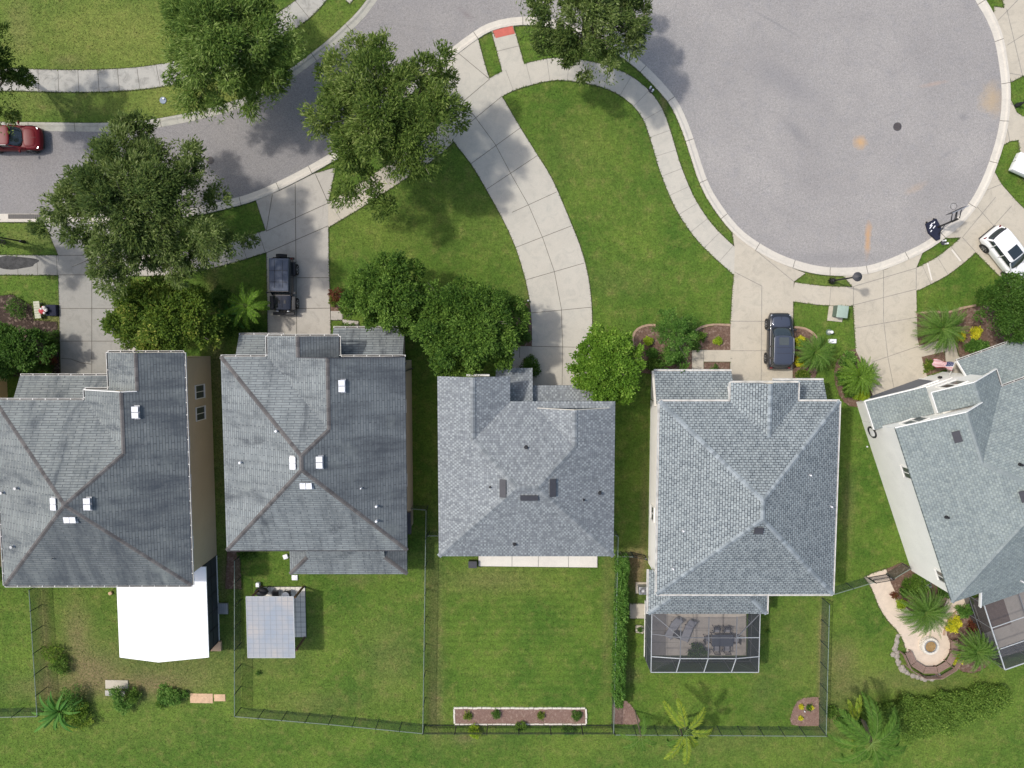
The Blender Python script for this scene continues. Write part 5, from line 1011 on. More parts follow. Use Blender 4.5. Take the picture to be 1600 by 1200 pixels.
def broadleaf(px, py, zc, rp, n, label, name='banana_plant', mat='banana', seed=1, w=.22, cat='plant', group=None):
    r = rng_(seed); c = P(px, py, zc * .5); L = rp * (CAM_H - zc) / FPX * 1.1; t = thing(name, label, cat, (c.x, c.y, 0), group=group); mb = MB(); tones = []
    for i in range(n):
        a = 2.4 * i + r.uniform(-.3, .3); el = r.uniform(.5, 1.25); p = Vector((c.x + math.cos(a) * .1, c.y + math.sin(a) * .1, zc * r.uniform(.15, .6))); pts = [p.copy()]; l = L * r.uniform(.7, 1.1) / max(.6, math.cos(el * .5)); k = 9; tt = r.uniform(0, 1)
        for j in range(k): p = p + Vector((math.cos(a) * math.cos(el), math.sin(a) * math.cos(el), math.sin(el))) * l / k; el -= .19; pts.append(p.copy())
        for j in range(k):
            u0, u1 = j / k, (j + 1) / k; s = Vector((-math.sin(a), math.cos(a), 0)); w0, w1 = w * math.sin(math.pi * (u0 * .93 + .05)) ** .7 * .5, w * math.sin(math.pi * (u1 * .93 + .05)) ** .7 * .5; up = Vector((0, 0, .25))
            mb.face([pts[j], pts[j] + s * w0 + up * w0, pts[j + 1] + s * w1 + up * w1, pts[j + 1]], 0, t=tt); mb.face([pts[j], pts[j + 1], pts[j + 1] - s * w1 + up * w1, pts[j] - s * w0 + up * w0], 0, t=tt)
    mb.build('leaves', M[mat], t, tone=True); m = MB()
    for i in range(5): m.tube([(c.x + r.normal(0, .12), c.y + r.normal(0, .12), 0), (c.x + r.normal(0, .1), c.y + r.normal(0, .1), zc * .5)], .05, 6)
    m.build('stems', M['stalk'], t); return t
palm(386, 478, 2.4, 38, 17, 'bright palm with thick leaflets left of the dark off-road car', seed=2, mat='bright', ll=.34, lw=.075, nl=22, el=(.2, 1.1), tw=.12)
broadleaf(92, 1112, 1.8, 36, 30, 'spiky broad leaved clump at the bottom left fence corner', seed=3, w=.24)
broadleaf(360, 492, 1.8, 26, 14, 'low broad leaved plant beside the yellow green tree', seed=4, w=.28, name='broadleaf_plant')
# ---------------- shrubs
M['lime_d'] = mat_leaf('yellow_green_leaves', (.09, .18, .02), (.22, .32, .04), (.34, .40, .06))
shrub(122, 1120, 27, 1.4, 'lime_d', 'yellow green bush right of the spiky clump', seed=5, n=1500)
shrub(112, 1092, 24, 1.6, 'hedge', 'tall green weed bush above the spiky clump', seed=6, n=900)
shrub(82, 1020, 20, 1.1, 'lime_d', 'light green sapling by the left fence', seed=7, n=500, name='sapling')
shrub(95, 1040, 19, .9, 'maple', 'small dark bush by the left fence', seed=8, n=700)
shrub(186, 1082, 15, 1.4, 'hedge', 'leafy plant growing over the stepping slabs', seed=9, n=800, nb=7)
shrub(192, 1100, 18, 1.1, 'hedge', 'bush below the stepping slabs', seed=10, n=800)
shrub(266, 1088, 30, .8, 'hedge', 'low weedy bush left of the cardboard', seed=11, n=1800, ry=16, nb=8)
shrub(210, 1087, 14, 1.0, 'maple', 'dark little bush right of the stepping slabs', seed=12, n=700)
shrub(250, 1100, 9, .5, 'maple', 'small weed below the low weedy bush', seed=13, n=300)
shrub(403, 1052, 4, .35, 'dense', 'tiny dark seedling on the lawn below the gazebo', seed=14, n=60, name='seedling')
shrub(527, 462, 15, 1.1, 'redleaf', 'reddish bush right of the weathered driveway', seed=15, n=900)
shrub(521, 470, 9, .9, 'golden', 'yellowish bush leaning onto the weathered driveway', seed=16, n=400)
shrub(74, 560, 18, .9, 'redleaf', 'reddish flowering shrub beside the far left driveway', seed=17, n=900)
shrub(26, 482, 20, 1.0, 'dense', 'dark shrub with pinkish flowers left of the white bench', seed=18, n=500)
shrub(78, 532, 16, 1.2, 'dense', 'dark green shrub bordering the far left driveway', seed=19, n=1200)
shrub(57, 578, 36, 1.3, 'dense', 'low dark shrub under the porch eave at the far left', seed=20, n=1500, ry=12)
shrub(815, 487, 12, 1.0, 'dense', 'dark shrub at the top of the bed left of the curved driveway', seed=21, n=700)
shrub(815, 522, 17, 1.2, 'dense', 'dark shrub beside the curved driveway', seed=22, n=1300)
shrub(808, 475, 9, .6, 'redleaf', 'reddish low shrub beside the white path light', seed=23, n=400)
shrub(828, 574, 17, 1.3, 'dense', 'dark shrub squeezed between porch roof and curved driveway', seed=24, n=1500, ry=20)
shrub(545, 512, 14, .8, 'maple', 'low shrub above the porch gutter', seed=25, n=600, ry=7)
shrub(1013, 533, 7, .6, 'lime', 'lime green shrub in the left part of the curvy bed', seed=26, n=500, cat='shrub')
shrub(1121, 532, 7, .5, 'lime', 'lime green shrub in the right part of the curvy bed', seed=27, n=450)
shrub(1019, 552, 10, .7, 'hedge', 'round green shrub below the left lime shrub', seed=28, n=700)
shrub(1095, 525, 10, .5, 'maple', 'low loose shrub in the middle of the curvy bed', seed=29, n=350)
shrub(1085, 540, 10, .5, 'dense', 'low dark shrub near the L-shaped walkway', seed=30, n=350)
shrub(1118, 580, 12, .35, 'dense', 'small low shrub in the strip by the porch', seed=31, n=200)
shrub(1249, 533, 8.5, .8, 'yflower', 'round yellow shrub nearest the front of the black wagon', seed=32, n=900, group='yellow shrubs beside the black wagon')
shrub(1249, 566, 8, .7, 'yflower', 'round yellow shrub nearest the back of the black wagon', seed=33, n=800, group='yellow shrubs beside the black wagon')
shrub(1254, 586, 15, .6, 'golden', 'low brownish shrub at the corner of the slate roofed house', seed=34, n=700, ry=9)
shrub(1325, 562, 15, .9, 'hedge', 'green shrub above the cycad', seed=35, n=1200)
shrub(1318, 590, 14, .9, 'hedge', 'green shrub left of the cycad', seed=36, n=1100)
shrub(1329, 610, 15, .9, 'maple', 'green shrub below the cycad', seed=37, n=1200, ry=12)
shrub(1347, 616, 16, 1.0, 'lime', 'lime yellow shrub at the garage corner of the angled house', seed=38, n=1300, ry=10)
shrub(1524, 520, 11, .6, 'yflower', 'yellow shrub nearest the dense round tree', seed=39, n=500)
shrub(1502, 527, 8, .5, 'yflower', 'small yellow shrub right of the pygmy palm', seed=40, n=380)
shrub(1525, 540, 26, .6, 'hedge', 'low clipped shrub along the porch of the angled house', seed=41, n=1600, ry=7)
shrub(1452, 572, 11, .4, 'golden', 'low shrub in the square bed by the flag', seed=42, n=500)
shrub(1430, 915, 24, 1.2, 'maple', 'broad green shrub in the bed inside the paver path', seed=43, n=2600, ry=20)
shrub(1408, 944, 9, .7, 'lime', 'light green shrub touching the bend of the paver path', seed=44, n=600)
shrub(1412, 925, 8, .6, 'dense', 'dark shrub near the gate end of the bed', seed=45, n=400)
shrub(1397, 930, 6, .5, 'redleaf', 'small reddish shrub by the paver path', seed=46, n=250)
shrub(1475, 925, 12, .8, 'dense', 'dark shrub at the corner of the angled house', seed=47, n=900)
shrub(1508, 955, 14, .8, 'hedge', 'green shrub at the top of the bed right of the fire pit', seed=48, n=1200, ry=12)
shrub(1490, 975, 12, .7, 'yflower', 'large yellow shrub right of the fire pit', seed=49, n=1000, ry=16)
shrub(1497, 1030, 9, .6, 'yflower', 'yellow shrub below the curved bench', seed=50, n=600, ry=12)
shrub(1521, 978, 12, .7, 'redleaf', 'red leaved shrub near the right hand screen cage', seed=51, n=700, ry=8)
shrub(1264, 1105, 6, .35, 'dense', 'small green plant in the pale corner bed', seed=52, n=160)
shrub(1252, 1104, 4, .3, 'yflower', 'left yellow flower clump in the pale corner bed', seed=53, n=120)
shrub(1268, 1106, 4, .3, 'yflower', 'right yellow flower clump in the pale corner bed', seed=54, n=100)
shrub(1251, 1122, 3.5, .3, 'yflower', 'lowest yellow flower clump in the pale corner bed', seed=55, n=90)
shrub(775, 1116, 8, .6, 'dense', 'green plant left of centre in the long back bed', seed=56, n=350)
shrub(731, 1118, 8, .5, 'golden', 'small plant at the left end of the long back bed', seed=57, n=260)
shrub(901, 1118, 9, .5, 'dense', 'green plant at the right end of the long back bed', seed=58, n=380)
shrub(845, 1118, 7, .4, 'golden', 'small plant right of centre in the long back bed', seed=59, n=220)
shrub(742, 1142, 13, .8, 'lime', 'light green bush beyond the fence left of the back bed middle', seed=60, n=600)
shrub(815, 1135, 12, .7, 'maple', 'green bush on the fence below the back bed', seed=61, n=500, ry=8)
shrub(888, 1141, 13, .6, 'hedge', 'low green bush beyond the fence near the bed right end', seed=62, n=400, ry=9)
shrub(1200, 986, 3, .3, 'dense', 'tiny plant beside the screen cage slab', seed=63, n=40, name='seedling')
shrub(1000, 984, 4, .5, 'dense', 'small potted looking plant by the small slab', seed=64, n=120, name='seedling')
shrub(385, 868, 20, .5, 'dense', 'low dark ground shrub under the eave of the taupe house', seed=65, n=800, ry=5)
shrub(1052, 552, 24, 1.0, 'hedge', 'spreading green shrub at the foot of the feathery cane plant', seed=70, n=1800, ry=18)
shrub(1020, 570, 18, .8, 'maple', 'green ground shrub left of the front porch', seed=71, n=1200, ry=12)
shrub(1075, 522, 14, .8, 'hedge', 'loose green shrub under the tall cane plant on its right', seed=72, n=700)
shrub(1300, 1112, 12, .7, 'maple', 'weedy bush at the right foot of the fence corner', seed=73, n=500)
shrub(1330, 1128, 26, 1.0, 'hedge', 'overgrown bush at the left end of the clipped hedge', seed=74, n=2600, ry=18)
shrub(352, 512, 30, 1.9, 'maple', 'bushy green growth right of the yellow green tree', seed=75, n=3000, ry=24)
shrub(345, 468, 24, 1.6, 'dense', 'dark bushy growth above the bright palm', seed=76, n=2200, ry=20)
shrub(398, 515, 18, 1.2, 'dense', 'dark shrub at the lower left corner of the off-road car', seed=77, n=1300, ry=10)
# ---------------- hedges
M['hedge_d'] = mat_leaf('olive_hedge_leaves', (.075, .150, .024), (.200, .310, .055), (.28, .38, .08))
def hedge(name, pts, wpx, ht, mat, label, n, seed=1, ll=(.12, .24), lw=(.06, .12), rag=.25):
    r = rng_(seed); c = smooth(PP(pts, ht * .6), .4); k = len(c) - 1; w = np.asarray(wpx, float) * (CAM_H - ht) / FPX / 2
    t = thing(name, label, 'hedge', (c[k // 2].x, c[k // 2].y, 0)); i = r.randint(0, k, n); f = r.uniform(0, 1, n)
    A = np.array([tuple(p) for p in c]); T = A[np.minimum(i + 1, k)] - A[i]; p = A[i] + T * f[:, None]; T /= np.linalg.norm(T, axis=1, keepdims=True); Nn = np.stack([-T[:, 1], T[:, 0], 0 * i], 1)
    u = (i + f) / k; ww = np.interp(u, np.linspace(0, 1, len(w)), w); ww = ww * (1 + rag * np.sin(u * 47 + seed) * .4 + rag * np.sin(u * 23) * .5); s = r.uniform(-1, 1, n)
    h = ht * (1 - .25 * np.abs(s) ** 4) * (1 + .10 * np.sin(u * 61) * np.cos(s * 5)) ; z = h * (1 - r.uniform(0, 1, n) ** 3 * .9)
    C = p + Nn * (s * ww)[:, None]; C[:, 2] = z; C += r.normal(0, .05, (n, 3)); D = rdir(r, n, .6) + Nn * (s * .8)[:, None]
    leaves('foliage', C, D, r.uniform(*ll, n), r.uniform(*lw, n), r.beta(1.6, 1.6, n), M[mat], t, seed=seed)
    mb = MB()
    for q in range(0, k, 2): mb.tube([(c[q].x, c[q].y, 0), (c[q].x + r.normal(0, .05), c[q].y + r.normal(0, .05), ht * .7)], .03, 5, taper=.012)
    mb.build('stems', M['bark'], t); return t
hedge('hedge', [(972, 868), (971, 930), (969, 990), (967, 1050), (966, 1098)], [18, 19, 18, 20, 14], 1.7, 'hedge', 'tall narrow bright green hedge along the fence right of the middle yard', 13500, 3)
hedge('hedge', [(1345, 1123), (1400, 1124), (1450, 1120), (1500, 1107), (1545, 1093), (1574, 1086)], [36, 60, 72, 66, 60, 30], 1.05, 'hedge_d', 'long clipped dark green hedge at the bottom right', 26000, 5, ll=(.10, .2), lw=(.05, .1), rag=.28)
# ================================================================ fences
def fence(base, ht, label, style='chain', sp=1.83, group='back yard fences', posts=True, midrail=False):
    b = PP(base); t = thing('fence', label, 'fence', tuple(b[0]), group=group); pan = MB(); rail = MB()
    for i in range(len(b) - 1):
        a, c = b[i], b[i + 1]; L = (c - a).length; d = (c - a).normalized(); k = max(1, int(round(L / sp))); Z = Vector((0, 0, ht))
        if style == 'chain':
            pan.face([a + Vector((0, 0, .04)), c + Vector((0, 0, .04)), c + Z, a + Z]); rail.tube([a + Z, c + Z], .03, 6)
        else:
            m = int(L / .115)
            for j in range(m): q = a + d * (j + .5) * L / m; pan.box(q + Vector((0, 0, ht * .5)), (.02, .02, ht * .96), rz=math.atan2(d.y, d.x))
            for z in (.12, ht - .15, ht): rail.beam(a + Vector((0, 0, z)), c + Vector((0, 0, z)), .035, .035)
        for j in range(k + (1 if i == len(b) - 2 else 0)):
            q = a + d * (L * j / k); pm = MB()
            if style == 'chain': pm.cyl(q - Vector((0, 0, .02)), q + Vector((0, 0, ht + .06)), .032, n=8)
            else: pm.box(q + Vector((0, 0, ht * .5 + .03)), (.055, .055, ht + .06)); pm.box(q + Vector((0, 0, ht + .08)), (.08, .08, .04))
            pm.build('post', M['post_g'] if style == 'chain' else M['black'], t)
    pan.build('mesh_panel' if style == 'chain' else 'pickets', M['chain'] if style == 'chain' else M['black'], t); rail.build('rail', M['rail_g'] if style == 'chain' else M['black'], t)
    return t
fence([(64, 912), (76, 1105), (-40, 1107)], 1.4, 'green wire fence round the yard at the bottom left corner')
fence([(377, 867), (377, 1105), (520, 1117), (664, 1131)], 1.4, 'green wire fence left of and behind the yard with the gazebo')
fence([(643, 788), (669, 790), (664, 1131)], 1.4, 'green wire fence between the gazebo yard and the middle yard', sp=2.4)
fence([(671, 830), (688, 830)], 1.3, 'short fence stub left of the middle house')
fence([(664, 1132), (957, 1132)], 1.35, 'black metal picket fence behind the middle yard', 'picket', 2.4)
fence([(956, 828), (962, 830), (955, 1131)], 1.4, 'green wire fence between the middle yard and the tall narrow hedge', sp=2.4)
fence([(962, 862), (985, 862)], 1.3, 'short wire fence closing the passage left of the slate roofed house', sp=1.1)
fence([(957, 1133), (1120, 1134), (1280, 1135)], 1.4, 'green wire fence behind the yard with the screen cage')
fence([(1284, 934), (1279, 1133)], 1.4, 'green wire fence right of the yard with the screen cage')
fence([(1290, 920), (1353, 901)], 1.3, 'green wire fence from the slate roofed house to the path gate')
fence([(1384, 895), (1409, 880)], 1.3, 'short fence stub between path gate and angled house', sp=1.2)
def gate(a, b, op, label, mat='black', ht=1.3):
    a, b = P(*a), P(*b); d = (b - a); L = d.length; d.normalize(); d = Matrix.Rotation(op, 3, 'Z') @ d; t = thing('gate', label, 'gate', tuple(a)); mb = MB(); e = a + d * L
    for z in (.1, .7, ht): mb.beam(a + Vector((0, 0, z)), e + Vector((0, 0, z)), .04)
    for q in (a, e): mb.beam(q + Vector((0, 0, .05)), q + Vector((0, 0, ht + .04)), .05)
    mb.build('gate_frame', M[mat], t); m = MB(); k = int(L / .12)
    for j in range(k): q = a.lerp(e, (j + .5) / k); m.box(q + Vector((0, 0, ht / 2)), (.018, .018, ht * .94))
    m.build('bars', M[mat], t); m = MB(); m.box(e - d * .08 + Vector((0, 0, .95)), (.1, .09, .14)); m.build('latch', M['steel'], t); return t
gate((1356, 902), (1384, 897), 0, 'dark metal gate across the paver path'); gate((986, 862), (1008, 862), -.25, 'dark metal gate beside the white walled house')
# ================================================================ cars
def paint(n, c, metal=.3, rough=.25): return simple(n, c, rough, .02, 3, metal=metal, spec=.5, coat=.8)
M['p_black'] = paint('black_car_paint', (.022, .024, .030)); M['p_roofblue'] = paint('slate_roof_paint', (.075, .085, .115), .5, .35); M['p_red'] = simple('dark_red_car_paint', (.13, .004, .008), .45, .02, 3, spec=.3); M['p_white'] = paint('white_car_paint', (.80, .80, .80), 0)
M['p_jeep'] = simple('grey_canvas_top', (.085, .10, .135), .6, .08, 4); M['p_jblack'] = paint('glossy_black_paint', (.012, .013, .020), .2, .12)
M['cglass'] = simple('dark_car_glass', (.022, .030, .034), .06, .02, spec=1.0); M['tyre'] = simple('tyre_rubber', (.018, .018, .018), .85, .1); M['rim'] = simple('alloy_rim', (.42, .43, .45), .35, .05, metal=.7); M['plastic'] = simple('black_car_plastic', (.03, .03, .032), .6, .05)
M['lampw'] = simple('headlight_lens', (.6, .62, .64), .15, .02, spec=.8); M['lampr'] = simple('tail_light_lens', (.16, .02, .018), .2, .02); M['chrome'] = simple('chrome', (.7, .7, .7), .15, .02, metal=1.0)
def loft(mb, st, prof, m=0, cap=True):
    """st: list of (x, halfwidth, z0, z1); prof: unit profile points (y,-1..1 ; z 0..1)"""
    b0 = len(mb.v); n = len(prof)
    for x, w, z0, z1 in st:
        for y, z in prof: mb.v.append(mb.pt((x, y * w, z0 + (z1 - z0) * z))); mb.t.append(.5)
    for i in range(len(st) - 1):
        for j in range(n):
            k = (j + 1) % n; mb.f.append((b0 + i * n + j, b0 + (i + 1) * n + j, b0 + (i + 1) * n + k, b0 + i * n + k)); mb.m.append(m); mb.uv.append([(0, 0)] * 4)
    if cap:
        mb.f.append(tuple(b0 + j for j in range(n))); mb.m.append(m); mb.uv.append([(0, 0)] * n)
        e = b0 + (len(st) - 1) * n; mb.f.append(tuple(e + j for j in range(n))[::-1]); mb.m.append(m); mb.uv.append([(0, 0)] * n)
BODY = [(-.80, 0), (-.97, .12), (-1.0, .45), (-.985, .75), (-.93, .92), (-.80, .985), (-.4, 1.0), (0, 1.01), (.4, 1.0), (.80, .985), (.93, .92), (.985, .75), (1.0, .45), (.97, .12), (.80, 0)]
CABG = [(-1, 0), (-.93, .5), (-.86, .97), (0, 1.0), (.86, .97), (.93, .5), (1, 0)]
def wheel(t, x, y, r=.36, w=.24):
    s = 1 if y > 0 else -1; o = MB(t['_M']); o.cyl((x, y - s * w / 2, r), (x, y + s * w / 2, r), r, n=22); wo_ = o.build('wheel', M['tyre'], t['_o'])
    k = MB(t['_M']); k.cyl((x, y + s * (w / 2 - .02), r), (x, y + s * (w / 2 + .008), r), r * .66, n=18)
    k.build('rim', M['rim'], wo_); sp = MB(t['_M'])
    for a in range(5):
        an = a * 2 * math.pi / 5 + .3; c = Vector((x + math.cos(an + .63) * r * .42, y + s * (w / 2 + .012), r + math.sin(an + .63) * r * .42)); sp.box(c, (.13, .012, .13), ax=Matrix.Rotation(-(an + .63), 3, 'Y'))
    sp.build('rim_openings', M['tyre'], wo_)
def subs(o):
    m = o.modifiers.new('subdivision', 'SUBSURF'); m.levels = 2; m.render_levels = 2; o.data.polygons.foreach_set('use_smooth', [True] * len(o.data.polygons)); return o
def smoothobj(o, lv=1, ang=40):
    m = o.modifiers.new('bevel', 'BEVEL'); m.width = .035; m.segments = 3; m.limit_method = 'ANGLE'; m.angle_limit = R(25); o.data.polygons.foreach_set('use_smooth', [True] * len(o.data.polygons)); return o
def car(px, py, heading, label, paintm, roofm, L=4.75, W=1.88, H=1.7, kind='suv', name='parked_car', zc=.9, group='cars parked in driveways and on the street', sunroof='single', rails=True):
    c = P(px, py, zc); t = thing(name, label, 'car', (c.x, c.y, 0), 0, group); T = Matrix.Translation((c.x, c.y, 0)) @ Matrix.Rotation(heading, 4, 'Z'); tt = {'_M': T, '_o': t}; h = L / 2; w = W / 2
    b = MB(T); hz = .62 * H; be = .64 * H
    loft(b, [(-h, w * .80, .42, be * .80), (-h + .06, w * .90, .30, be * .93), (-h + .25, w * .975, .26, be), (-h + .8, w, .22, be), (0, w, .22, be - .02), (.18 * L, w, .22, be - .03), (.24 * L, w * .995, .22, hz - .01), (.36 * L, w * .97, .24, hz - .06), (.43 * L, w * .93, .26, hz - .13), (.475 * L, w * .84, .30, hz - .24), (h, w * .70, .38, hz - .38)], BODY)
    subs(b.build('body', paintm, t))
    # greenhouse
    g = MB(T); gz = be - .05; loft(g, [(-h + .12, w * .80, gz, gz + .04), (-h + .42, w * .86, gz, H - .10), (-h + .75, w * .88, gz, H - .05), (0, w * .90, gz, H - .04), (.085 * L, w * .885, gz, H - .09), (.255 * L, w * .80, gz - .03, gz + .02)], CABG)
    subs(g.build('windows', M['cglass'], t))
    r_ = MB(T); loft(r_, [(-h + .34, w * .74, H - .16, H - .085), (-h + .55, w * .79, H - .11, H - .02), (-.1 * L, w * .80, H - .08, H), (.05 * L, w * .79, H - .10, H - .025), (.105 * L, w * .745, H - .17, H - .085)], [(-1, 0), (-1, .6), (-.9, 1), (0, 1.12), (.9, 1), (1, .6), (1, 0)])
    ro = subs(r_.build('roof', roofm, t))
    if sunroof == 'single':
        s = MB(T); s.box((-.01 * L, 0, H + .002), (.72, .92, .02)); s.box((-.20 * L, 0, H - .004), (.62, .92, .018)); s.build('sunroof', M['cglass'], ro)
    elif sunroof == 'small':
        s = MB(T); s.box((-.02 * L, 0, H + .002), (.82, .88, .02)); s.build('sunroof', M['cglass'], ro)
    elif sunroof == 'split':
        s = MB(T); s.box((.0 * L, 0, H + .0), (.6, .72, .02)); s.build('sunroof', M['glass'], ro); f = MB(T)
        for x in (-.11, -.21): f.box((x * L, 0, H + .004), (.02, 1.1, .012))
        f.build('roof_seams', M['plastic'], ro)
    for s in (-1, 1):
        p = MB(T); pw = .5 if kind == 'white' else 1; p.beam((.085 * L, s * w * .80, H - .12), (.27 * L, s * w * .86, gz - .01), .07, .05); p.beam((-.09 * L, s * w * .945, gz), (-.09 * L, s * w * .80, H - .08), .09 * pw, .05 * pw); p.beam((-.29 * L, s * w * .94, gz), (-.31 * L, s * w * .78, H - .08), .16 * pw, .05 * pw); p.beam((-h + .2, s * w * .78, gz), (-h + .5, s * w * .72, H - .12), .12, .05); p.build('window_pillars', roofm if kind == 'white' else paintm, t)
        m = MB(T); m.ball((.20 * L, s * (w + .12), be + .06), .14, 8, sq=(.55, .9, .6)); m.beam((.20 * L, s * (w - .04), be), (.20 * L, s * (w + .08), be + .04), .05); m.build('side_mirror', paintm, t)
        hl = MB(T); hl.box((.438 * L, s * w * .70, hz - .25), (.16, .22, .08), rz=-s * .5); hl.build('headlight', M['lampw'], t)
        tl = MB(T); tl.box((-h + .12, s * w * .74, be - .14), (.10, .20, .16), rz=s * .25); tl.build('tail_light', M['lampr'], t)
        if rails: q = MB(T); q.tube([(-h + .6, s * w * .79, H - .02), (-.2 * L, s * w * .80, H + .05), (.06 * L, s * w * .79, H - .01)], .022, 6); q.build('roof_rail', M['chrome'] if kind != 'white' else M['plastic'], t)
        for x in (-.305 * L, .30 * L):
            a = MB(T); a.cyl((x, s * (w - .12), .37), (x, s * (w + .012), .37), .44, n=22); a.build('wheel_arch', M['plastic'], t); wheel(tt, x, s * (w - .09))
    bp = MB(T); bp.box((h - .10, 0, .40), (.16, W * .72, .2)); bp.box((-h + .07, 0, .42), (.16, W * .8, .24)); bp.build('bumper_trim', M['plastic'], t)
    wp = MB(T); wp.beam((.262 * L, -.35, gz + .0), (.20 * L, .15, gz + .15), .018); wp.beam((.262 * L, .30, gz), (.205 * L, .72, gz + .13), .018); wp.build('wipers', M['plastic'], t)
    if kind == 'white':
        sp = MB(T); sp.box((-h + .38, 0, H - .10), (.22, W * .66, .03)); sp.build('spoiler', M['plastic'], t)
    ln = MB(T)
    ln.box((.36 * L, 0, hz - .045), (.8, .012, .012)); ln.build('bonnet_crease', paintm, t)
    if kind != 'white':
        hp = MB(T); loft(hp, [(.235 * L, w * .74, hz - .08, hz + .012), (.30 * L, w * .76, hz - .09, hz + .008), (.38 * L, w * .72, hz - .13, hz - .045), (.435 * L, w * .62, hz - .2, hz - .125)], [(-1, 0), (-1, .5), (-.9, .95), (0, 1.08), (.9, .95), (1, .5), (1, 0)]); subs(hp.build('bonnet', roofm, t))
    return t
car(1219.5, 533, R(90), 'black wagon with a slate roof and glass panel, nose towards the cul-de-sac', M['p_black'], M['p_roofblue'], L=4.35, W=1.85, H=1.66, sunroof='split')
car(1577, 397, R(-50), 'white compact car with dark sunroof parked beside the dense round tree', M['p_white'], M['p_white'], L=4.5, W=1.84, H=1.62, kind='white', sunroof='small', rails=False)
car(14, 215, R(0), 'dark red wagon parked at the kerb by the left edge', M['p_red'], M['p_red'], L=4.6, W=1.86, H=1.68, sunroof='none')
def jeep():
    c = P(441, 447, 1.0); T = Matrix.Translation((c.x, c.y, 0)) @ Matrix.Rotation(R(-91), 4, 'Z'); t = thing('parked_car', 'boxy dark off-road car with a grey soft top and a spare wheel on its rear', 'car', (c.x, c.y, 0), group='cars parked in driveways and on the street'); tt = {'_M': T, '_o': t}
    b = MB(T); loft(b, [(-2.05, .78, .5, 1.12), (-2.0, .80, .48, 1.16), (.35, .80, .48, 1.16), (.55, .79, .48, 1.14), (.62, .75, .5, 1.12), (1.75, .68, .52, 1.07), (1.85, .64, .56, 1.02), (1.88, .5, .6, .98)], BODY); smoothobj(b.build('body', M['p_jblack'], t))
    r_ = MB(T); loft(r_, [(-2.02, .74, 1.5, 1.80), (-1.9, .75, 1.5, 1.86), (.30, .73, 1.6, 1.85), (.42, .71, 1.68, 1.80)], [(-1, 0), (-1, .7), (-.94, .95), (0, 1.03), (.94, .95), (1, .7), (1, 0)]); ro = smoothobj(r_.build('soft_top', M['p_jeep'], t))
    sm = MB(T)
    for x in (-1.1, -.25): sm.box((x, 0, 1.868), (.03, 1.42, .012))
    for y in (-.3, .3): sm.box((-.85, y, 1.872), (2.1, .02, .010))
    sm.build('top_seams', M['plastic'], ro)
    g = MB(T); loft(g, [(-2.0, .765, 1.1, 1.52), (.25, .76, 1.1, 1.62), (.40, .74, 1.1, 1.70), (.66, .70, 1.1, 1.14)], [(-1, 0), (-.985, 1), (.985, 1), (1, 0)]); g.build('windows', M['cglass'], t)
    hd = MB(T); hd.box((1.15, 0, 1.115), (.95, .012, .03)); hd.box((1.2, .22, 1.118), (.26, .14, .02)); hd.box((1.2, -.22, 1.118), (.26, .14, .02)); hd.build('bonnet_vents', M['plastic'], t)
    ws = MB(T); ws.beam((.42, -.70, 1.74), (.42, .70, 1.74), .07); ws.beam((.42, -.70, 1.74), (.70, -.68, 1.14), .06); ws.beam((.42, .70, 1.74), (.70, .68, 1.14), .06); ws.beam((.70, -.68, 1.14), (.70, .68, 1.14), .06); ws.build('windscreen_frame', M['p_jblack'], t)
    for s in (-1, 1):
        for x, ff in ((-1.30, 0), (1.28, 1)):
            f = MB(T); f.box((x, s * .84, .94), (1.02, .30, .06)); f.box((x + .5, s * .84, .80), (.06, .30, .28)); f.box((x - .5, s * .84, .80), (.06, .30, .28)); smoothobj(f.build('fender', M['plastic'], t)); wheel(tt, x, s * .86, .42, .28)
        m = MB(T); m.box((.52, s * 1.0, 1.28), (.10, .22, .16)); m.beam((.55, s * .76, 1.2), (.52, s * .95, 1.25), .04); m.build('side_mirror', M['plastic'], t)
        h = MB(T); h.cyl((1.86, s * .42, .88), (1.93, s * .42, .88), .11, n=14); h.build('headlight', M['lampw'], t)
        tl = MB(T); tl.box((-2.07, s * .72, .95), (.08, .14, .22)); tl.build('tail_light', M['lampr'], t)
        d = MB(T); d.tube([(-1.95, s * .79, 1.5), (-.8, s * .79, 1.52), (.3, s * .77, 1.6)], .025, 6); d.build('top_rail', M['plastic'], t)
    bp = MB(T); bp.box((2.08, 0, .62), (.22, 1.66, .2)); bp.box((1.98, .35, .62), (.3, .12, .14)); bp.box((1.98, -.35, .62), (.3, .12, .14)); smoothobj(bp.build('front_bumper', M['plastic'], t)); rb = MB(T); rb.box((-2.12, 0, .6), (.18, 1.6, .18)); rb.build('rear_bumper', M['plastic'], t)
    sw = MB(T); sw.cyl((-2.12, 0, 1.12), (-2.38, 0, 1.12), .41, n=24); sp = sw.build('spare_wheel', M['tyre'], t); k = MB(T); k.cyl((-2.37, 0, 1.12), (-2.395, 0, 1.12), .25, n=18); k.build('rim', M['rim'], sp)
    return t
jeep()
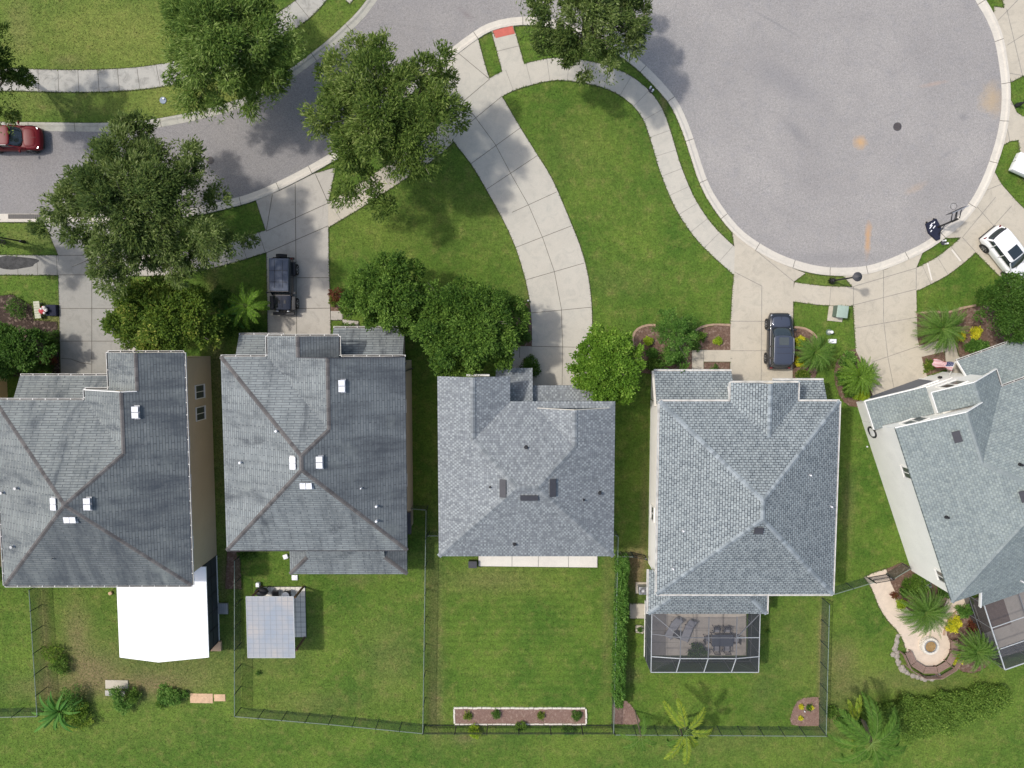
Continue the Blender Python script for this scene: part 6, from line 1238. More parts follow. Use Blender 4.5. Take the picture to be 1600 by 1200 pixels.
# ================================================================ street furniture
def lamp():
    b = P(1298, 439); t = thing('street_lamp', 'black street lamp post in the grass patch at the cul-de-sac kerb', 'street lamp', tuple(b)); mb = MB()
    mb.cyl(b, b + W_(0, 0, .5), .17, .13, 12); mb.cyl(b + W_(0, 0, .5), b + W_(0, 0, 3.75), .07, .055, 10); mb.ball(b + W_(0, 0, .55), .15, 10); mb.build('post', M['black'], t, smooth=True)
    h = MB(); e = b + W_(0, 0, 3.75); h.cyl(e, e + W_(0, 0, .12), .1, .2, 14); h.cyl(e + W_(0, 0, .12), e + W_(0, 0, .5), .2, .26, 14); h.cyl(e + W_(0, 0, .5), e + W_(0, 0, .72), .34, .06, 16); h.ball(e + W_(0, 0, .78), .07, 8); hd = h.build('lantern', M['dgrey'], t)
    s = MB()
    for a in range(6): s.cyl(b + W_(math.cos(a) * .2, math.sin(a) * .2, .0), b + W_(math.cos(a) * .26, math.sin(a) * .26, .5), .04, .02, 5)
    s.build('base_fins', M['black'], t)
lamp()
def lamp2():
    b = P(1588, 165); t = thing('street_lamp', 'street lamp post at the right edge, mostly out of the picture', 'street lamp', tuple(b)); mb = MB(); mb.cyl(b, b + W_(0, 0, .5), .17, .13, 12); mb.cyl(b + W_(0, 0, .5), b + W_(0, 0, 3.75), .07, .055, 10); mb.build('post', M['black'], t); e = b + W_(0, 0, 3.75); h = MB(); h.cyl(e, e + W_(0, 0, .4), .12, .26, 14); h.cyl(e + W_(0, 0, .4), e + W_(0, 0, .7), .34, .06, 16); h.build('lantern', M['dgrey'], t)
lamp2()
def lamp3():
    b = P(38, 378); t = thing('street_lamp', 'thin dark lamp post in the shaded verge at the left edge', 'street lamp', tuple(b)); mb = MB(); mb.cyl(b, b + W_(0, 0, .5), .13, .1, 12); mb.cyl(b + W_(0, 0, .5), b + W_(0, 0, 3.4), .06, .05, 10); mb.build('post', M['black'], t); e = b + W_(0, 0, 3.4); h = MB(); h.cyl(e, e + W_(0, 0, .4), .12, .24, 14); h.cyl(e + W_(0, 0, .4), e + W_(0, 0, .6), .3, .06, 16); h.build('lantern', M['dgrey'], t)
lamp3()
M['navy'] = simple('navy_cloth', (.012, .015, .035), .85, .15)
def hoop():
    b = P(1458, 359); t = thing('basketball_hoop', 'portable basketball hoop on the road edge with a dark tank base', 'basketball hoop', tuple(b))
    f = Vector((-.42, .90, 0)).normalized(); s_ = Vector((f.y, -f.x, 0)); rz = math.atan2(f.y, f.x)
    Q = lambda x, y, z: b + f * x + s_ * y + Vector((0, 0, z))
    ba = MB(); ba.prism([tuple(Q(x, y, 0))[:2] for x, y in ((.68, -.42), (.72, .42), (-.05, .50), (-.55, .24), (-.85, .10), (-.85, -.18), (-.5, -.32), (-.05, -.5))], .02, .22); smoothobj(ba.build('base', M['navy'], t))
    wm = MB()
    for x, y, l in ((.45, -.12, .3), (.30, -.2, .34), (.18, .02, .26), (.5, .16, .16), (0.0, -.30, .16)): wm.box(Q(x, y, .226), (.07, l, .008), rz=rz + .5)
    wm.build('base_sticker', M['vent_w'], t)
    po = MB(); po.beam(Q(.05, .30, .2), Q(.30, .30, 2.75), .10); po.build('pole', M['black'], t)
    for dy in (.10, .50):
        ar = MB(); ar.beam(Q(.28, dy, 2.25), Q(.85, dy, 2.75), .045); ar.beam(Q(.28, dy, 2.65), Q(.85, dy, 3.2), .045); ar.build('arm', M['black'], t)
    br = MB(); br.beam(Q(-.5, .1, .2), Q(.16, .30, 1.2), .04); br.beam(Q(.2, .05, 2.4), Q(.2, .6, 2.4), .04); br.build('brace', M['black'], t)
    bb = MB(); c = Q(.92, .30, 3.05); bb.box(c, (.045, 1.25, .80), rz=rz); bo = bb.build('backboard', M['dgrey'], t)
    fr_ = MB(); fr_.box(c + Vector((0, 0, .41)), (.06, 1.29, .03), rz=rz); fr_.build('board_edge', M['steel'], bo)
    ri = MB(); rc = Q(1.27, .30, 2.85); ri.tube([rc + Vector((math.cos(a) * .23, math.sin(a) * .23, 0)) for a in np.linspace(0, 2 * math.pi, 21)], .014, 6); ro = ri.build('rim', M['black'], t)
    ne = MB()
    for a in np.linspace(0, 2 * math.pi, 13)[:-1]: ne.cyl(rc + Vector((math.cos(a) * .22, math.sin(a) * .22, 0)), rc + Vector((math.cos(a + .3) * .13, math.sin(a + .3) * .13, -.42)), .007, n=4)
    ne.build('net', M['vent_w'], ro)
    for q in (-1, 1):
        w = MB(); w.cyl(Q(.72, q * .30 - .03, .1), Q(.72, q * .30 + .03, .1), .09, n=12); w.build('wheel', M['tyre'], t)
hoop()
def manhole(px, py, r, label, mat='dgrey'):
    c = P(px, py); t = MB(); t.cyl(c + W_(0, 0, .005), c + W_(0, 0, .02), r, n=28); t.cyl(c + W_(0, 0, .018), c + W_(0, 0, .026), r * .84, n=28, m=1); [t.box(c + W_((i - 3) * r * .24, 0, .03), (.03, 1.3 * r * math.sqrt(max(.05, 1 - ((i - 3) * .24 / .84) ** 2)), .01), m=0) for i in range(7)]; o = t.build('manhole_cover', [M[mat], M['rustiron']]); setp(o, label, 'manhole', 'manhole covers'); return o
M['castiron'] = simple('worn_cast_iron', (.17, .165, .165), .8, .15, 8); M['rustiron'] = simple('rusty_iron', (.085, .07, .065), .8, .2, 8); M['meterbox'] = simple('blue_grey_meter_lid', (.22, .26, .32), .7, .1)
manhole(1402, 198, .32, 'round dark manhole cover in the cul-de-sac'); manhole(328.5, 250.5, .32, 'round grey manhole cover in the street near the largest oak', 'castiron')
def meterbox(px, py, label):
    c = P(px, py); t = thing('meter_box', label, 'utility cover', tuple(c)); m = MB(); m.cyl(c, c + W_(0, 0, .06), .27, .25, 16); m.build('lid', M['meterbox'], t); k = MB(); k.cyl(c + W_(.08, .10, .05), c + W_(.08, .10, .16), .06, n=10); k.build('cap', M['vent_w'], t)
meterbox(255, 157, 'round blue grey meter lid with a white cap in the north verge')
def hydrant_pair(px, py, label):
    c = P(px, py); t = thing('utility_post', label, 'utility post', tuple(c)); b = MB(); b.cyl(c, c + W_(0, 0, .10), .22, .18, 12); b.build('base', M['dgrey'], t)
    for s in (-1, 1): q = MB(); q.cyl(c + W_(s * .09, -s * .11, .05), c + W_(s * .09, -s * .11, .42), .06, n=10); q.ball(c + W_(s * .09, -s * .11, .42), .075, 8); q.build('cap', M['vent_w'], t)
hydrant_pair(1474, 379, 'pair of white capped utility stubs near the basketball hoop'); hydrant_pair(1017, 141, 'pair of white capped utility stubs in the narrow verge of the cul-de-sac')
def drain():
    a, b = P(14, 338.5), P(64, 338.5); t = thing('storm_drain', 'dark storm drain opening in the kerb at the left edge', 'storm drain', tuple((a + b) / 2)); m = MB(); m.box((a + b) / 2 + W_(0, 0, .06), ((b - a).length, .34, .08)); m.build('opening', M['black'], t); g = MB()
    for i in range(16): p = a.lerp(b, (i + .5) / 16); g.box(p + W_(0, 0, .105), (.035, .34, .012))
    g.build('grate', M['rustiron'], t)
drain()
def transformer():
    c = P(1307, 489.5); t = thing('utility_cabinet', 'pale green utility cabinet on a concrete pad beside the lamp post sidewalk', 'utility cabinet', tuple(c)); rz = R(-6); p = MB(); p.box(c + W_(-.1, -.05, .05), (1.15, 1.15, .1), rz=rz); p.build('pad', M['conc'], t)
    b = MB(); b.box(c + W_(.05, .12, .48), (.80, .86, .78), rz=rz); b.build('cabinet', M['dgreen'], t); l = MB(); l.box(c + W_(.05, .10, .90), (.86, .94, .07), rz=rz); smoothobj(l.build('lid', M['pgreen'], t)); k = MB(); k.box(c + W_(.05, -.33, .55), (.1, .06, .16), rz=rz); k.build('handle', M['steel'], t)
M['pgreen'] = simple('pale_green_enamel', (.30, .38, .32), .5, .06); M['dgreen'] = simple('dark_green_enamel', (.10, .14, .11), .6, .1)
transformer()
def pedestals():
    c = P(1295, 519); t = thing('cable_pedestal', 'white domed cable pedestal below the utility cabinet', 'pedestal', tuple(c)); m = MB(); m.cyl(c, c + W_(0, 0, .06), .24, n=14); m.build('ring', M['dgreen'], t); m = MB(); m.cyl(c, c + W_(0, 0, .55), .13, .11, 12); m.ball(c + W_(0, 0, .55), .13, 10, sq=(1, 1, .7)); m.build('dome', M['vent_w'], t)
    c = P(1299, 533); t = thing('utility_box', 'small white utility box lid below the domed pedestal', 'utility box', tuple(c)); m = MB(); m.box(c + W_(0, 0, .12), (.50, .28, .24)); m.build('box', M['vent_w'], t); m = MB(); m.box(c + W_(0, 0, .25), (.54, .32, .03)); m.box(c + W_(0, 0, .268), (.2, .05, .008), m=1); m.build('lid', [M['vent_w'], M['steel']], t)
pedestals()
def pathlight(px, py, label, h=.35, r=.07, name='path_light'):
    c = P(px, py); t = thing(name, label, 'garden light', tuple(c), group='small garden lights'); m = MB(); m.cyl(c, c + W_(0, 0, h), .02, n=6); m.build('stake', M['dgrey'], t); m = MB(); m.cyl(c + W_(0, 0, h - .06), c + W_(0, 0, h + .04), r, r * .6, 10); m.build('cap', M['vent_w'], t)
pathlight(825, 470, 'white capped light at the left edge of the curved driveway'); pathlight(1352, 697, 'white capped light by the wall of the angled house'); pathlight(1256, 1110, 'white light among the flowers of the pale corner bed', .2, .06)
pathlight(989, 566, 'white ball light under the bright green tree', .3)
# ================================================================ yard things
def bench():
    c = P(58, 484, .4); t = thing('bench', 'cream slatted bench on the lawn at the left edge', 'bench', (c.x, c.y, 0)); rz = R(4); A = Matrix.Rotation(rz, 3, 'Z')
    s = MB(); [s.box(c + A @ W_(0, (i - 3) * .19, 0), (.46, .17, .04), rz=rz) for i in range(7)]; s.build('seat', M['benchw'], t)
    for i in (-1, 1):
        l = MB(); l.box(c + A @ W_(0, i * .5, -.2), (.40, .07, .38), rz=rz); l.build('leg', M['benchw'], t)
M['benchw'] = simple('cream_bench_paint', (.42, .42, .32), .7, .15)
bench()
M['redcloth'] = simple('red_cloth', (.42, .05, .06), .8, .15); M['whitecloth'] = simple('white_cloth', (.60, .56, .54), .8, .1)
def ornament():
    c = P(84, 485); t = thing('garden_stand', 'navy cloth covered stand with a red and white cloth bundle beside the bench', 'garden decoration', tuple(c)); r = rng_(4)
    b = MB(); b.box(c + W_(0, 0, .18), (.80, .86, .36)); smoothobj(b.build('base', M['navy'], t))
    for k, m in enumerate(('redcloth', 'whitecloth')):
        q = MB(); q.ball(c + W_(-.55 + k * .16, (k - .5) * .10, .50), .30 - k * .06, 9, sq=(1, .85, .6))
        for i in range(6): a = r.uniform(0, 6.28); q.ball(c + W_(-.55 + k * .16 + math.cos(a) * .2, math.sin(a) * .22, .5 + .1 * k), .12, 6, sq=(1, 1, .7))
        q.build('cloth_bundle', M[m], t, smooth=True)
ornament()
def slabs_thing(px, py, w, d, label, mat, name, cat, z=.06, rz=0.0, group=None):
    c = P(px, py); m = MB(); m.box(c + W_(0, 0, z / 2 + .002), (w, d, z), rz=rz); o = m.build(name, M[mat]); setp(o, label, cat, group); smoothobj(o); return o
M['card'] = simple('tan_plywood', (.55, .37, .23), .85, .12, 3)
slabs_thing(183, 1069, 1.85, .72, 'upper pale stepping slab under the leafy plant', 'conc', 'paving_slab', 'paving slab', .08, R(-1))
slabs_thing(180, 1083, 1.6, .45, 'lower pale stepping slab under the leafy plant', 'conc_old', 'paving_slab', 'paving slab', .05, R(-2))
slabs_thing(315, 1091, 1.85, .80, 'large tan board lying on the grass', 'card', 'board', 'board', .03, R(-1)); slabs_thing(343.5, 1090, .92, .58, 'small tan board right of the large board', 'card', 'board', 'board', .04)
slabs_thing(461, 902, .48, .42, 'white utility slab at the corner of the taupe house', 'vent_w', 'paving_slab', 'paving slab', .12); slabs_thing(447, 869, .38, .36, 'small white block by the rear wall of the taupe house', 'vent_w', 'block', 'block', .2, .3)
slabs_thing(404.5, 912, .28, .34, 'small white planter beside the gazebo', 'vent_w', 'planter', 'planter', .35); slabs_thing(339, 1008, .85, .80, 'tan crate of red plants at the corner of the white roofed patio', 'card', 'crate', 'crate', .25); slabs_thing(174, 926, .28, .24, 'small terracotta block beside the white roofed patio', 'card', 'block', 'block', .2, .4)
def doorstep():
    c = P(349.5, 950); t = thing('door_step', 'grey ribbed door step right of the white roofed patio', 'step', tuple(c)); m = MB(); m.box(c + W_(0, 0, .08), (.78, .88, .16)); m.build('step', M['steel'], t); k = MB(); [k.box(c + W_((i - 2) * .16, 0, .17), (.03, .86, .02)) for i in range(5)]; k.build('ribs', M['frame_w'], t)
doorstep()
def rim_step():
    c = P(739, 878); t = thing('storage_bin', 'dark bin at the left end of the cream patio strip', 'bin', tuple(c)); m = MB(); m.box(c + W_(0, -.05, .25), (.62, .5, .5)); m.build('body', M['black'], t); m = MB(); m.box(c + W_(0, -.05, .52), (.66, .54, .05)); m.build('lid', M['dgrey'], t)
rim_step()
def ac(px, py, label, rz=0.0, s=.62):
    c = P(px, py); t = thing('air_conditioner', label, 'air conditioner', tuple(c), group='air conditioner units'); p = MB(); p.box(c + W_(0, 0, .04), (s + .3, s + .3, .08), rz=rz); p.build('pad', M['conc'], t); b = MB(); b.box(c + W_(0, 0, .42), (s, s, .68), rz=rz); smoothobj(b.build('cabinet', M['steel'], t)); f = MB(); f.cyl(c + W_(0, 0, .765), c + W_(0, 0, .79), s * .42, n=20); g = f.build('fan_grille', M['black'], t); k = MB(); [k.box(c + W_(0, 0, .795), (s * .8, .018, .01), rz=i * math.pi / 6) for i in range(6)]; k.build('grille_bars', M['vent_w'], g)
ac(1002, 918, 'air conditioner by the rear corner of the white walled house'); ac(1439, 908, 'air conditioner with a dark round fan beside the angled house', R(20), .72)
def flag():
    b = FE(6.35, .05, 2.1); t = thing('flag_pole', 'striped flag hanging from a short pole by the front door', 'flag', tuple(b)); tip = b + W_(-.28, 1.05, 1.05); m = MB(); m.cyl(b, tip, .022, n=8); m.ball(tip, .05, 8); m.build('pole', M['trim'], t)
    def mf(n, c): return simple(n, c, .8, .05)
    R_, Wt, Bl = mf('flag_red', (.45, .06, .08)), mf('flag_white', (.72, .70, .70)), mf('flag_blue', (.03, .04, .12)); g = MB(); nx_, ny_ = 16, 13
    def q(i, j):
        u, v = i / nx_, j / ny_; p = tip.lerp(b, .08 + .5 * v); return p + W_(-1.15 * u + .05 * math.sin(v * 7), .06 * math.sin(u * 9 + v * 4) + .28 * u - .28 * v * 0, -.75 * u * .5 - .25 * u * u + .07 * math.sin(u * 11 + v * 3))
    for j in range(ny_):
        for i in range(nx_): m_ = 2 if (i < 6 and j < 7) else (0 if j % 2 == 0 else 1); g.face([q(i, j), q(i + 1, j), q(i + 1, j + 1), q(i, j + 1)], m_)
    for si in range(5):
        for sj in range(4): c = q(0.7 + si, 1 + sj * 1.6) + W_(0, 0, .012); g.face([c + W_(-.02, 0, 0), c + W_(0, -.02, 0), c + W_(.02, 0, 0), c + W_(0, .02, 0)], 1)
    g.build('flag', [R_, Wt, Bl], t)
flag()
# ---------------- white roofed patio behind house A
def white_patio():
    x0, x1, y0, y1, xr = -30.08, -23.24, -24.95, -17.85, -27.05; t = thing('patio_cover', 'patio room with a bright white panel roof behind the tan walled house', 'patio room', (-26.7, -21.4, 0)); r = MB(); z = 2.75
    for a, b, c_, d in (((x0, z), (xr, z + .16), y0, y1), ((xr, z + .16), (x1, z), y0, y1)):
        for zo, flip in ((0, False), (-.1, True)):
            f = [(a[0], c_ - (.32 if a[0] == xr else 0), a[1] + zo), (b[0], c_ - (.32 if b[0] == xr else 0), b[1] + zo), (b[0], d, b[1] + zo), (a[0], d, a[1] + zo)]; r.face(f[::-1] if flip else f)
    r.face([(x0, y0, z - .1), (xr, y0 - .32, z + .06), (xr, y0 - .32, z + .16), (x0, y0, z)]); r.face([(xr, y0 - .32, z + .06), (x1, y0, z - .1), (x1, y0, z), (xr, y0 - .32, z + .16)]); r.face([(x0, y1, z - .1), (x0, y0, z - .1), (x0, y0, z), (x0, y1, z)]); r.face([(x1, y0, z - .1), (x1, y1, z - .1), (x1, y1, z), (x1, y0, z)])
    ro = r.build('roof', M['white_roof'], t); s = MB(); n = 7
    for i in range(1, n):
        x = x0 + (x1 - x0) * i / n; zz = z + .16 * (1 - abs(x - xr) / (xr - x0 if x < xr else x1 - xr)); s.box((x, (y0 + y1) / 2, zz + .004), (.02, y1 - y0 - .1, .006))
    s.build('panel_seams', M['white_roof'], ro); wl = MB(); X0, X1, Y0 = x0 + .25, -23.58, y0 - .0 + .1
    wl.face([(X1, Y0, .1), (X1, y1, .1), (X1, y1, z - .1), (X1, Y0, z - .1)]); wl.face([(X0, Y0, .1), (X1, Y0, .1), (X1, Y0, z - .02), (X0, Y0, z - .02)]); wl.face([(X0, Y0, .1), (X0, y1, .1), (X0, y1, z - .1), (X0, Y0, z - .1)]); wl.build('screen_wall', M['scr_wall'], t)
    f = MB()
    for y in np.linspace(Y0, y1, 6): f.beam((X1, y, 0), (X1, y, z - .1), .05)
    for x in np.linspace(X0, X1, 6): f.beam((x, Y0, 0), (x, Y0, z - .08), .05)
    for zz in (.06, 1.1, z - .15): f.beam((X1, Y0, zz), (X1, y1, zz), .045)
    f.build('frame', M['black'], t); k = MB(); k.beam((X1 + .03, Y0, .05), (X1 + .03, y1, .05), .05, .1); k.build('sill', M['trim'], t)
white_patio()
# ---------------- gazebo
def gazebo():
    x0, x1, y0, y1, z = -20.36, -16.74, -25.1, -20.28, 2.45; bx0, bx1, by0, by1 = -20.15, -16.55, -24.55, -20.4
    t = thing('gazebo', 'gazebo with a milky panel roof and brown posts over a white tiled pad', 'gazebo', (-18.5, -22.6, 0))
    f = MB(); n1, n2 = 9, 10; r = rng_(5)
    for i in range(n1):
        for j in range(n2):
            cx = bx0 + (bx1 - bx0) * (i + .5) / n1; cy = by0 + (by1 - by0) * (j + .5) / n2; f.box((cx, cy, .04 + r.uniform(-.003, .003)), ((bx1 - bx0) / n1 - .03, (by1 - by0) / n2 - .03, .06))
    f.box(((bx0 + bx1) / 2, (by0 + by1) / 2, .02), (bx1 - bx0 + .02, by1 - by0 + .02, .035), m=1); f.build('floor_tiles', [M['tilew'], M['black']], t)
    for x in (bx0 + .15, bx1 - .12):
        for y in (by0 - .02, by1 + .02):
            p = MB(); p.beam((x, y, 0), (x, y, z - .05), .13); p.build('post', M['brownpost'], t)
    for y in (by0 - .02, by1 + .02): b = MB(); b.beam((bx0 - .1, y, z - .13), (bx1 - .02, y, z - .13), .08, .14); b.build('beam', M['brownpost'], t)
    p = MB(); p.box(((x0 + x1) / 2, (y0 + y1) / 2, z), (x1 - x0, y1 - y0, .03)); ro = p.build('roof', M['milky'], t); g = MB()
    for i in range(9): x = x0 + (x1 - x0) * i / 8; g.box((x, (y0 + y1) / 2, z + .02), (.035, y1 - y0, .012))
    for j in range(14): y = y0 + (y1 - y0) * j / 13; g.box(((x0 + x1) / 2, y, z + .027), (x1 - x0, .022, .010))
    g.build('roof_bars', M['roofbar'], ro); e = MB(); [e.box(c, d) for c, d in ((((x0 + x1) / 2, y0, z), (x1 - x0 + .04, .05, .07)), (((x0 + x1) / 2, y1, z), (x1 - x0 + .04, .05, .07)), ((x0, (y0 + y1) / 2, z), (.05, y1 - y0 - .06, .07)), ((x1, (y0 + y1) / 2, z), (.05, y1 - y0 - .06, .07)))]; e.build('roof_edge', M['frame_w'], ro)
    c = P(408, 923, .8); t2 = thing('grill', 'black covered grill under the upper left corner of the gazebo', 'grill', (c.x, c.y, 0)); m = MB(); m.ball((c.x, c.y - .1, .75), .5, 12, sq=(1.1, .75, .6)); m.build('cover', M['black'], t2, smooth=True); m = MB(); [m.cyl((c.x + sx, c.y - .1 + sy, 0), (c.x + sx, c.y - .1 + sy, .6), .03, n=6) for sx in (-.35, .35) for sy in (-.2, .2)]; m.build('legs', M['black'], t2)
    for px, lb in ((430, 'black garden chair nearest the grill'), (449, 'black garden chair nearest the brown corner post')):
        c = P(px, 926, .5); t3 = thing('garden_chair', lb, 'chair', (c.x, c.y, 0), group='garden chairs under the gazebo'); s = MB(); s.box((c.x, c.y - .1, .45), (.5, .5, .05)); s.build('seat', M['black'], t3); s = MB(); s.box((c.x, c.y - .33, .75), (.5, .05, .55)); s.build('backrest', M['black'], t3)
        for sx in (-.22, .22):
            for sy in (-.32, .12): s = MB(); s.cyl((c.x + sx, c.y + sy, .02), (c.x + sx, c.y + sy, .45), .02, n=6); s.build('leg', M['black'], t3)
            s = MB(); s.beam((c.x + sx, c.y - .33, .66), (c.x + sx, c.y + .16, .66), .04); s.build('armrest', M['black'], t3)
    c = P(446, 931, .7); t4 = thing('garden_table', 'small round white table under the gazebo edge', 'table', (c.x, c.y, 0)); m = MB(); m.cyl((c.x, c.y, .68), (c.x, c.y, .71), .30, n=20); m.build('table_top', M['vent_w'], t4); m = MB(); m.cyl((c.x, c.y, 0), (c.x, c.y, .68), .04, n=8); m.cyl((c.x, c.y, .07), (c.x, c.y, .1), .2, n=14); m.build('leg', M['vent_w'], t4)
M['tilew'] = simple('white_tiles', (.66, .62, .55), .6, .08, 2); M['brownpost'] = simple('brown_timber', (.13, .075, .045), .7, .15); M['roofbar'] = simple('grey_roof_bar', (.30, .32, .35), .5, .08)
def milky():
    t = NT('milky_panels'); v = t.obj(); n = t.noise(v, .6, 3); c = t.mix(t.rmp(n, .35, .65), (.44, .49, .56), (.60, .57, .55)); p = t.n('ShaderNodeBsdfPrincipled'); t.l(c, p.inputs['Base Color']); p.inputs['Roughness'].default_value = .35; tr = t.n('ShaderNodeBsdfTransparent'); tr.inputs[0].default_value = (.8, .85, .9, 1); tl = t.n('ShaderNodeBsdfTranslucent'); t.l(c, tl.inputs[0]); m1 = t.n('ShaderNodeMixShader'); m1.inputs[0].default_value = .35; t.l(p.outputs[0], m1.inputs[1]); t.l(tl.outputs[0], m1.inputs[2]); m2 = t.n('ShaderNodeMixShader'); m2.inputs[0].default_value = .10; t.l(m1.outputs[0], m2.inputs[1]); t.l(tr.outputs[0], m2.inputs[2]); t.l(m2.outputs[0], t.out.inputs[0]); return t.m
M['milky'] = milky()
gazebo()
# ---------------- screen cage of house D
def cage():
    x0, x1, y0, y1 = 10.68, 18.95, -26.15, -21.5; z = 2.7; zi = 3.35; ix0, ix1, iy = 12.75, 16.98, -24.75
    t = thing('screen_cage', 'screened patio enclosure with grey ribs behind the slate roofed house', 'screen enclosure', ((x0 + x1) / 2, (y0 + y1) / 2, 0)); w = MB()
    w.face([(x0, y0, .05), (x1, y0, .05), (x1, y0, z), (x0, y0, z)]); w.face([(x0, y0, .05), (x0, y1, .05), (x0, y1, z), (x0, y0, z)]); w.face([(x1, y0, .05), (x1, y1, .05), (x1, y1, z), (x1, y0, z)]); w.build('screen_wall', M['scr_wall'], t)
    r = MB(); r.face([(x0, y0, z), (x1, y0, z), (ix1, iy, zi), (ix0, iy, zi)]); r.face([(x0, y0, z), (ix0, iy, zi), (ix0, y1, zi), (x0, y1, z)]); r.face([(x1, y0, z), (x1, y1, z), (ix1, y1, zi), (ix1, iy, zi)]); r.face([(ix0, iy, zi), (ix1, iy, zi), (ix1, y1, zi), (ix0, y1, zi)]); r.build('screen_roof', M['scr_top'], t)
    f = MB(); g = MB()
    for a, b in (((x0, y0, z), (x1, y0, z)), ((x0, y0, z), (x0, y1, z)), ((x1, y0, z), (x1, y1, z))): f.beam(a, b, .05, .07)
    xs = [x0, ix0, (ix0 + ix1) / 2, ix1, x1]
    f.beam((ix0, iy, zi), (ix1, iy, zi), .055); g.beam((ix0, (iy + y1) / 2, zi), (ix1, (iy + y1) / 2, zi), .055); f.beam((x0, y0 + 1.25, z), (ix0, iy, zi), .055); f.beam((x1, y0 + 1.25, z), (ix1, iy, zi), .055); g.beam((x0, y1 - 1.6, z), (ix0, (iy + y1) / 2, zi), .055); f.beam((x1, y1 - 1.9, z), (ix1, (iy + y1) / 2, zi), .055); g.beam((x0, y1, z), (ix0, (iy + y1) / 2, zi), .06); g.beam((x1, y1, z), (ix1, (iy + y1) / 2, zi), .06)
    for x in xs[1:4]: f.beam((x - .12, y0, z), (x, iy, zi), .055); g.beam((x, iy, zi), (x, y1, zi), .06)
    for x in (x0, x0 + 2.07, x0 + 4.13, x0 + 6.2, x1): g.beam((x, y0, 0), (x, y0, z), .055)
    for y in (y0 + 1.55, y0 + 3.1, y1): g.beam((x0, y, 0), (x0, y, z), .055); g.beam((x1, y, 0), (x1, y, z), .055)
    g.beam((x0, y0, .9), (x1, y0, .9), .04); g.beam((x1, y0, .9), (x1, y1, .9), .04); g.beam((x0, y0, .9), (x0, y1, .9), .04); g.beam((x0, y0, z), (x0 + 2, y0, .4), .012); g.beam((x1, y0, z), (x1 - 2, y0, .4), .012); g.beam((x1, y1, z), (x1, y1 - 2, .4), .012)
    f.build('pale_frame', M['frame_w'], t); g.build('grey_frame', M['frame_d'], t); k = MB(); k.beam((x0 - .02, y0, .08), (x0 - .02, y1, .08), .06, .14); k.build('sill', M['trim'], t)
cage()
def lounger(px, py, rz, label, L=1.95, W=.62):
    c = P(px, py, .35); t = thing('sun_lounger', label, 'sun lounger', (c.x, c.y, 0), group='sun loungers inside the screen cage'); T = Matrix.Translation((c.x, c.y, 0)) @ Matrix.Rotation(rz, 4, 'Z')
    s = MB(T); s.box((-.25, 0, .34), (L * .68, W, .05)); s.build('seat', M['loungef'], t); b = MB(T); b.box((.65, 0, .50), (.68, W, .05), ax=Matrix.Rotation(-.5, 3, 'Y')); b.build('backrest', M['loungef'], t)
    for s_ in (-1, 1):
        f = MB(T); f.beam((-L / 2, s_ * W / 2, .32), (.35, s_ * W / 2, .32), .045); f.beam((.35, s_ * W / 2, .34), (.95, s_ * W / 2, .66), .045); f.build('side_rail', M['frame_d'], t)
        for x in (-.75, .3): l = MB(T); l.beam((x, s_ * W / 2, 0), (x, s_ * W / 2, .32), .04); l.build('leg', M['frame_d'], t)
M['loungef'] = simple('grey_lounger_fabric', (.33, .33, .36), .8, .05)
lounger(1052, 981, R(62), 'sun lounger at the left of the screen cage'); lounger(1075, 985, R(70), 'sun lounger nearest the middle of the screen cage')
def sidetable():
    c = P(1058, 992, .45); t = thing('side_table', 'small dark table between the two loungers', 'side table', (c.x, c.y, 0)); m = MB(); m.box((c.x, c.y, .45), (.62, .58, .04), rz=-.35); m.build('table_top', M['dgrey'], t)
    for a in range(4): l = MB(); an = a * math.pi / 2 + .43; l.cyl((c.x + math.cos(an) * .33, c.y + math.sin(an) * .33, .07), (c.x + math.cos(an) * .33, c.y + math.sin(an) * .33, .44), .02, n=6); l.build('leg', M['dgrey'], t)
sidetable()
def dining():
    c = P(1129, 1001, .75); t = thing('dining_table', 'dark rectangular patio table inside the screen cage', 'table', (c.x, c.y, 0)); m = MB(); m.box((c.x, c.y, .74), (1.70, .95, .04)); m.build('table_top', M['tabletop'], t)
    for sx in (-.8, .8):
        for sy in (-.42, .42): l = MB(); l.beam((c.x + sx, c.y + sy, .07), (c.x + sx, c.y + sy, .72), .05); l.build('leg', M['dgrey'], t)
    for dx, dy, a, lb in ((-.42, .78, 0, 'left patio chair on the house side of the dark table'), (.42, .78, 0, 'right patio chair on the house side of the dark table'), (-.42, -.78, math.pi, 'left patio chair on the lawn side of the dark table'), (.42, -.78, math.pi, 'right patio chair on the lawn side of the dark table'), (-1.15, 0, math.pi / 2, 'patio chair at the left end of the dark table'), (1.15, 0, -math.pi / 2, 'patio chair at the right end of the dark table')):
        q = Vector((c.x + dx, c.y + dy, 0)); T = Matrix.Translation(q) @ Matrix.Rotation(a, 4, 'Z'); t3 = thing('patio_chair', lb, 'chair', tuple(q), group='chairs round the patio table'); s = MB(T); s.box((0, 0, .44), (.46, .44, .04)); s.build('seat', M['loungef'], t3); s = MB(T)
        for i in range(6): s.box((-.2 + i * .08, .25, .72), (.025, .025, .5))
        s.box((0, .25, .97), (.5, .04, .05)); s.build('backrest', M['dgrey'], t3)
        for sx in (-.24, .24):
            s = MB(T); s.beam((sx, -.2, .64), (sx, .24, .64), .04); s.build('armrest', M['dgrey'], t3)
            for sy in (-.2, .22): s = MB(T); s.beam((sx, sy, .07), (sx, sy, .62 if sy < 0 else .9), .035); s.build('leg', M['dgrey'], t3)
M['tabletop'] = simple('slate_table_top', (.085, .095, .12), .35, .05)
dining()
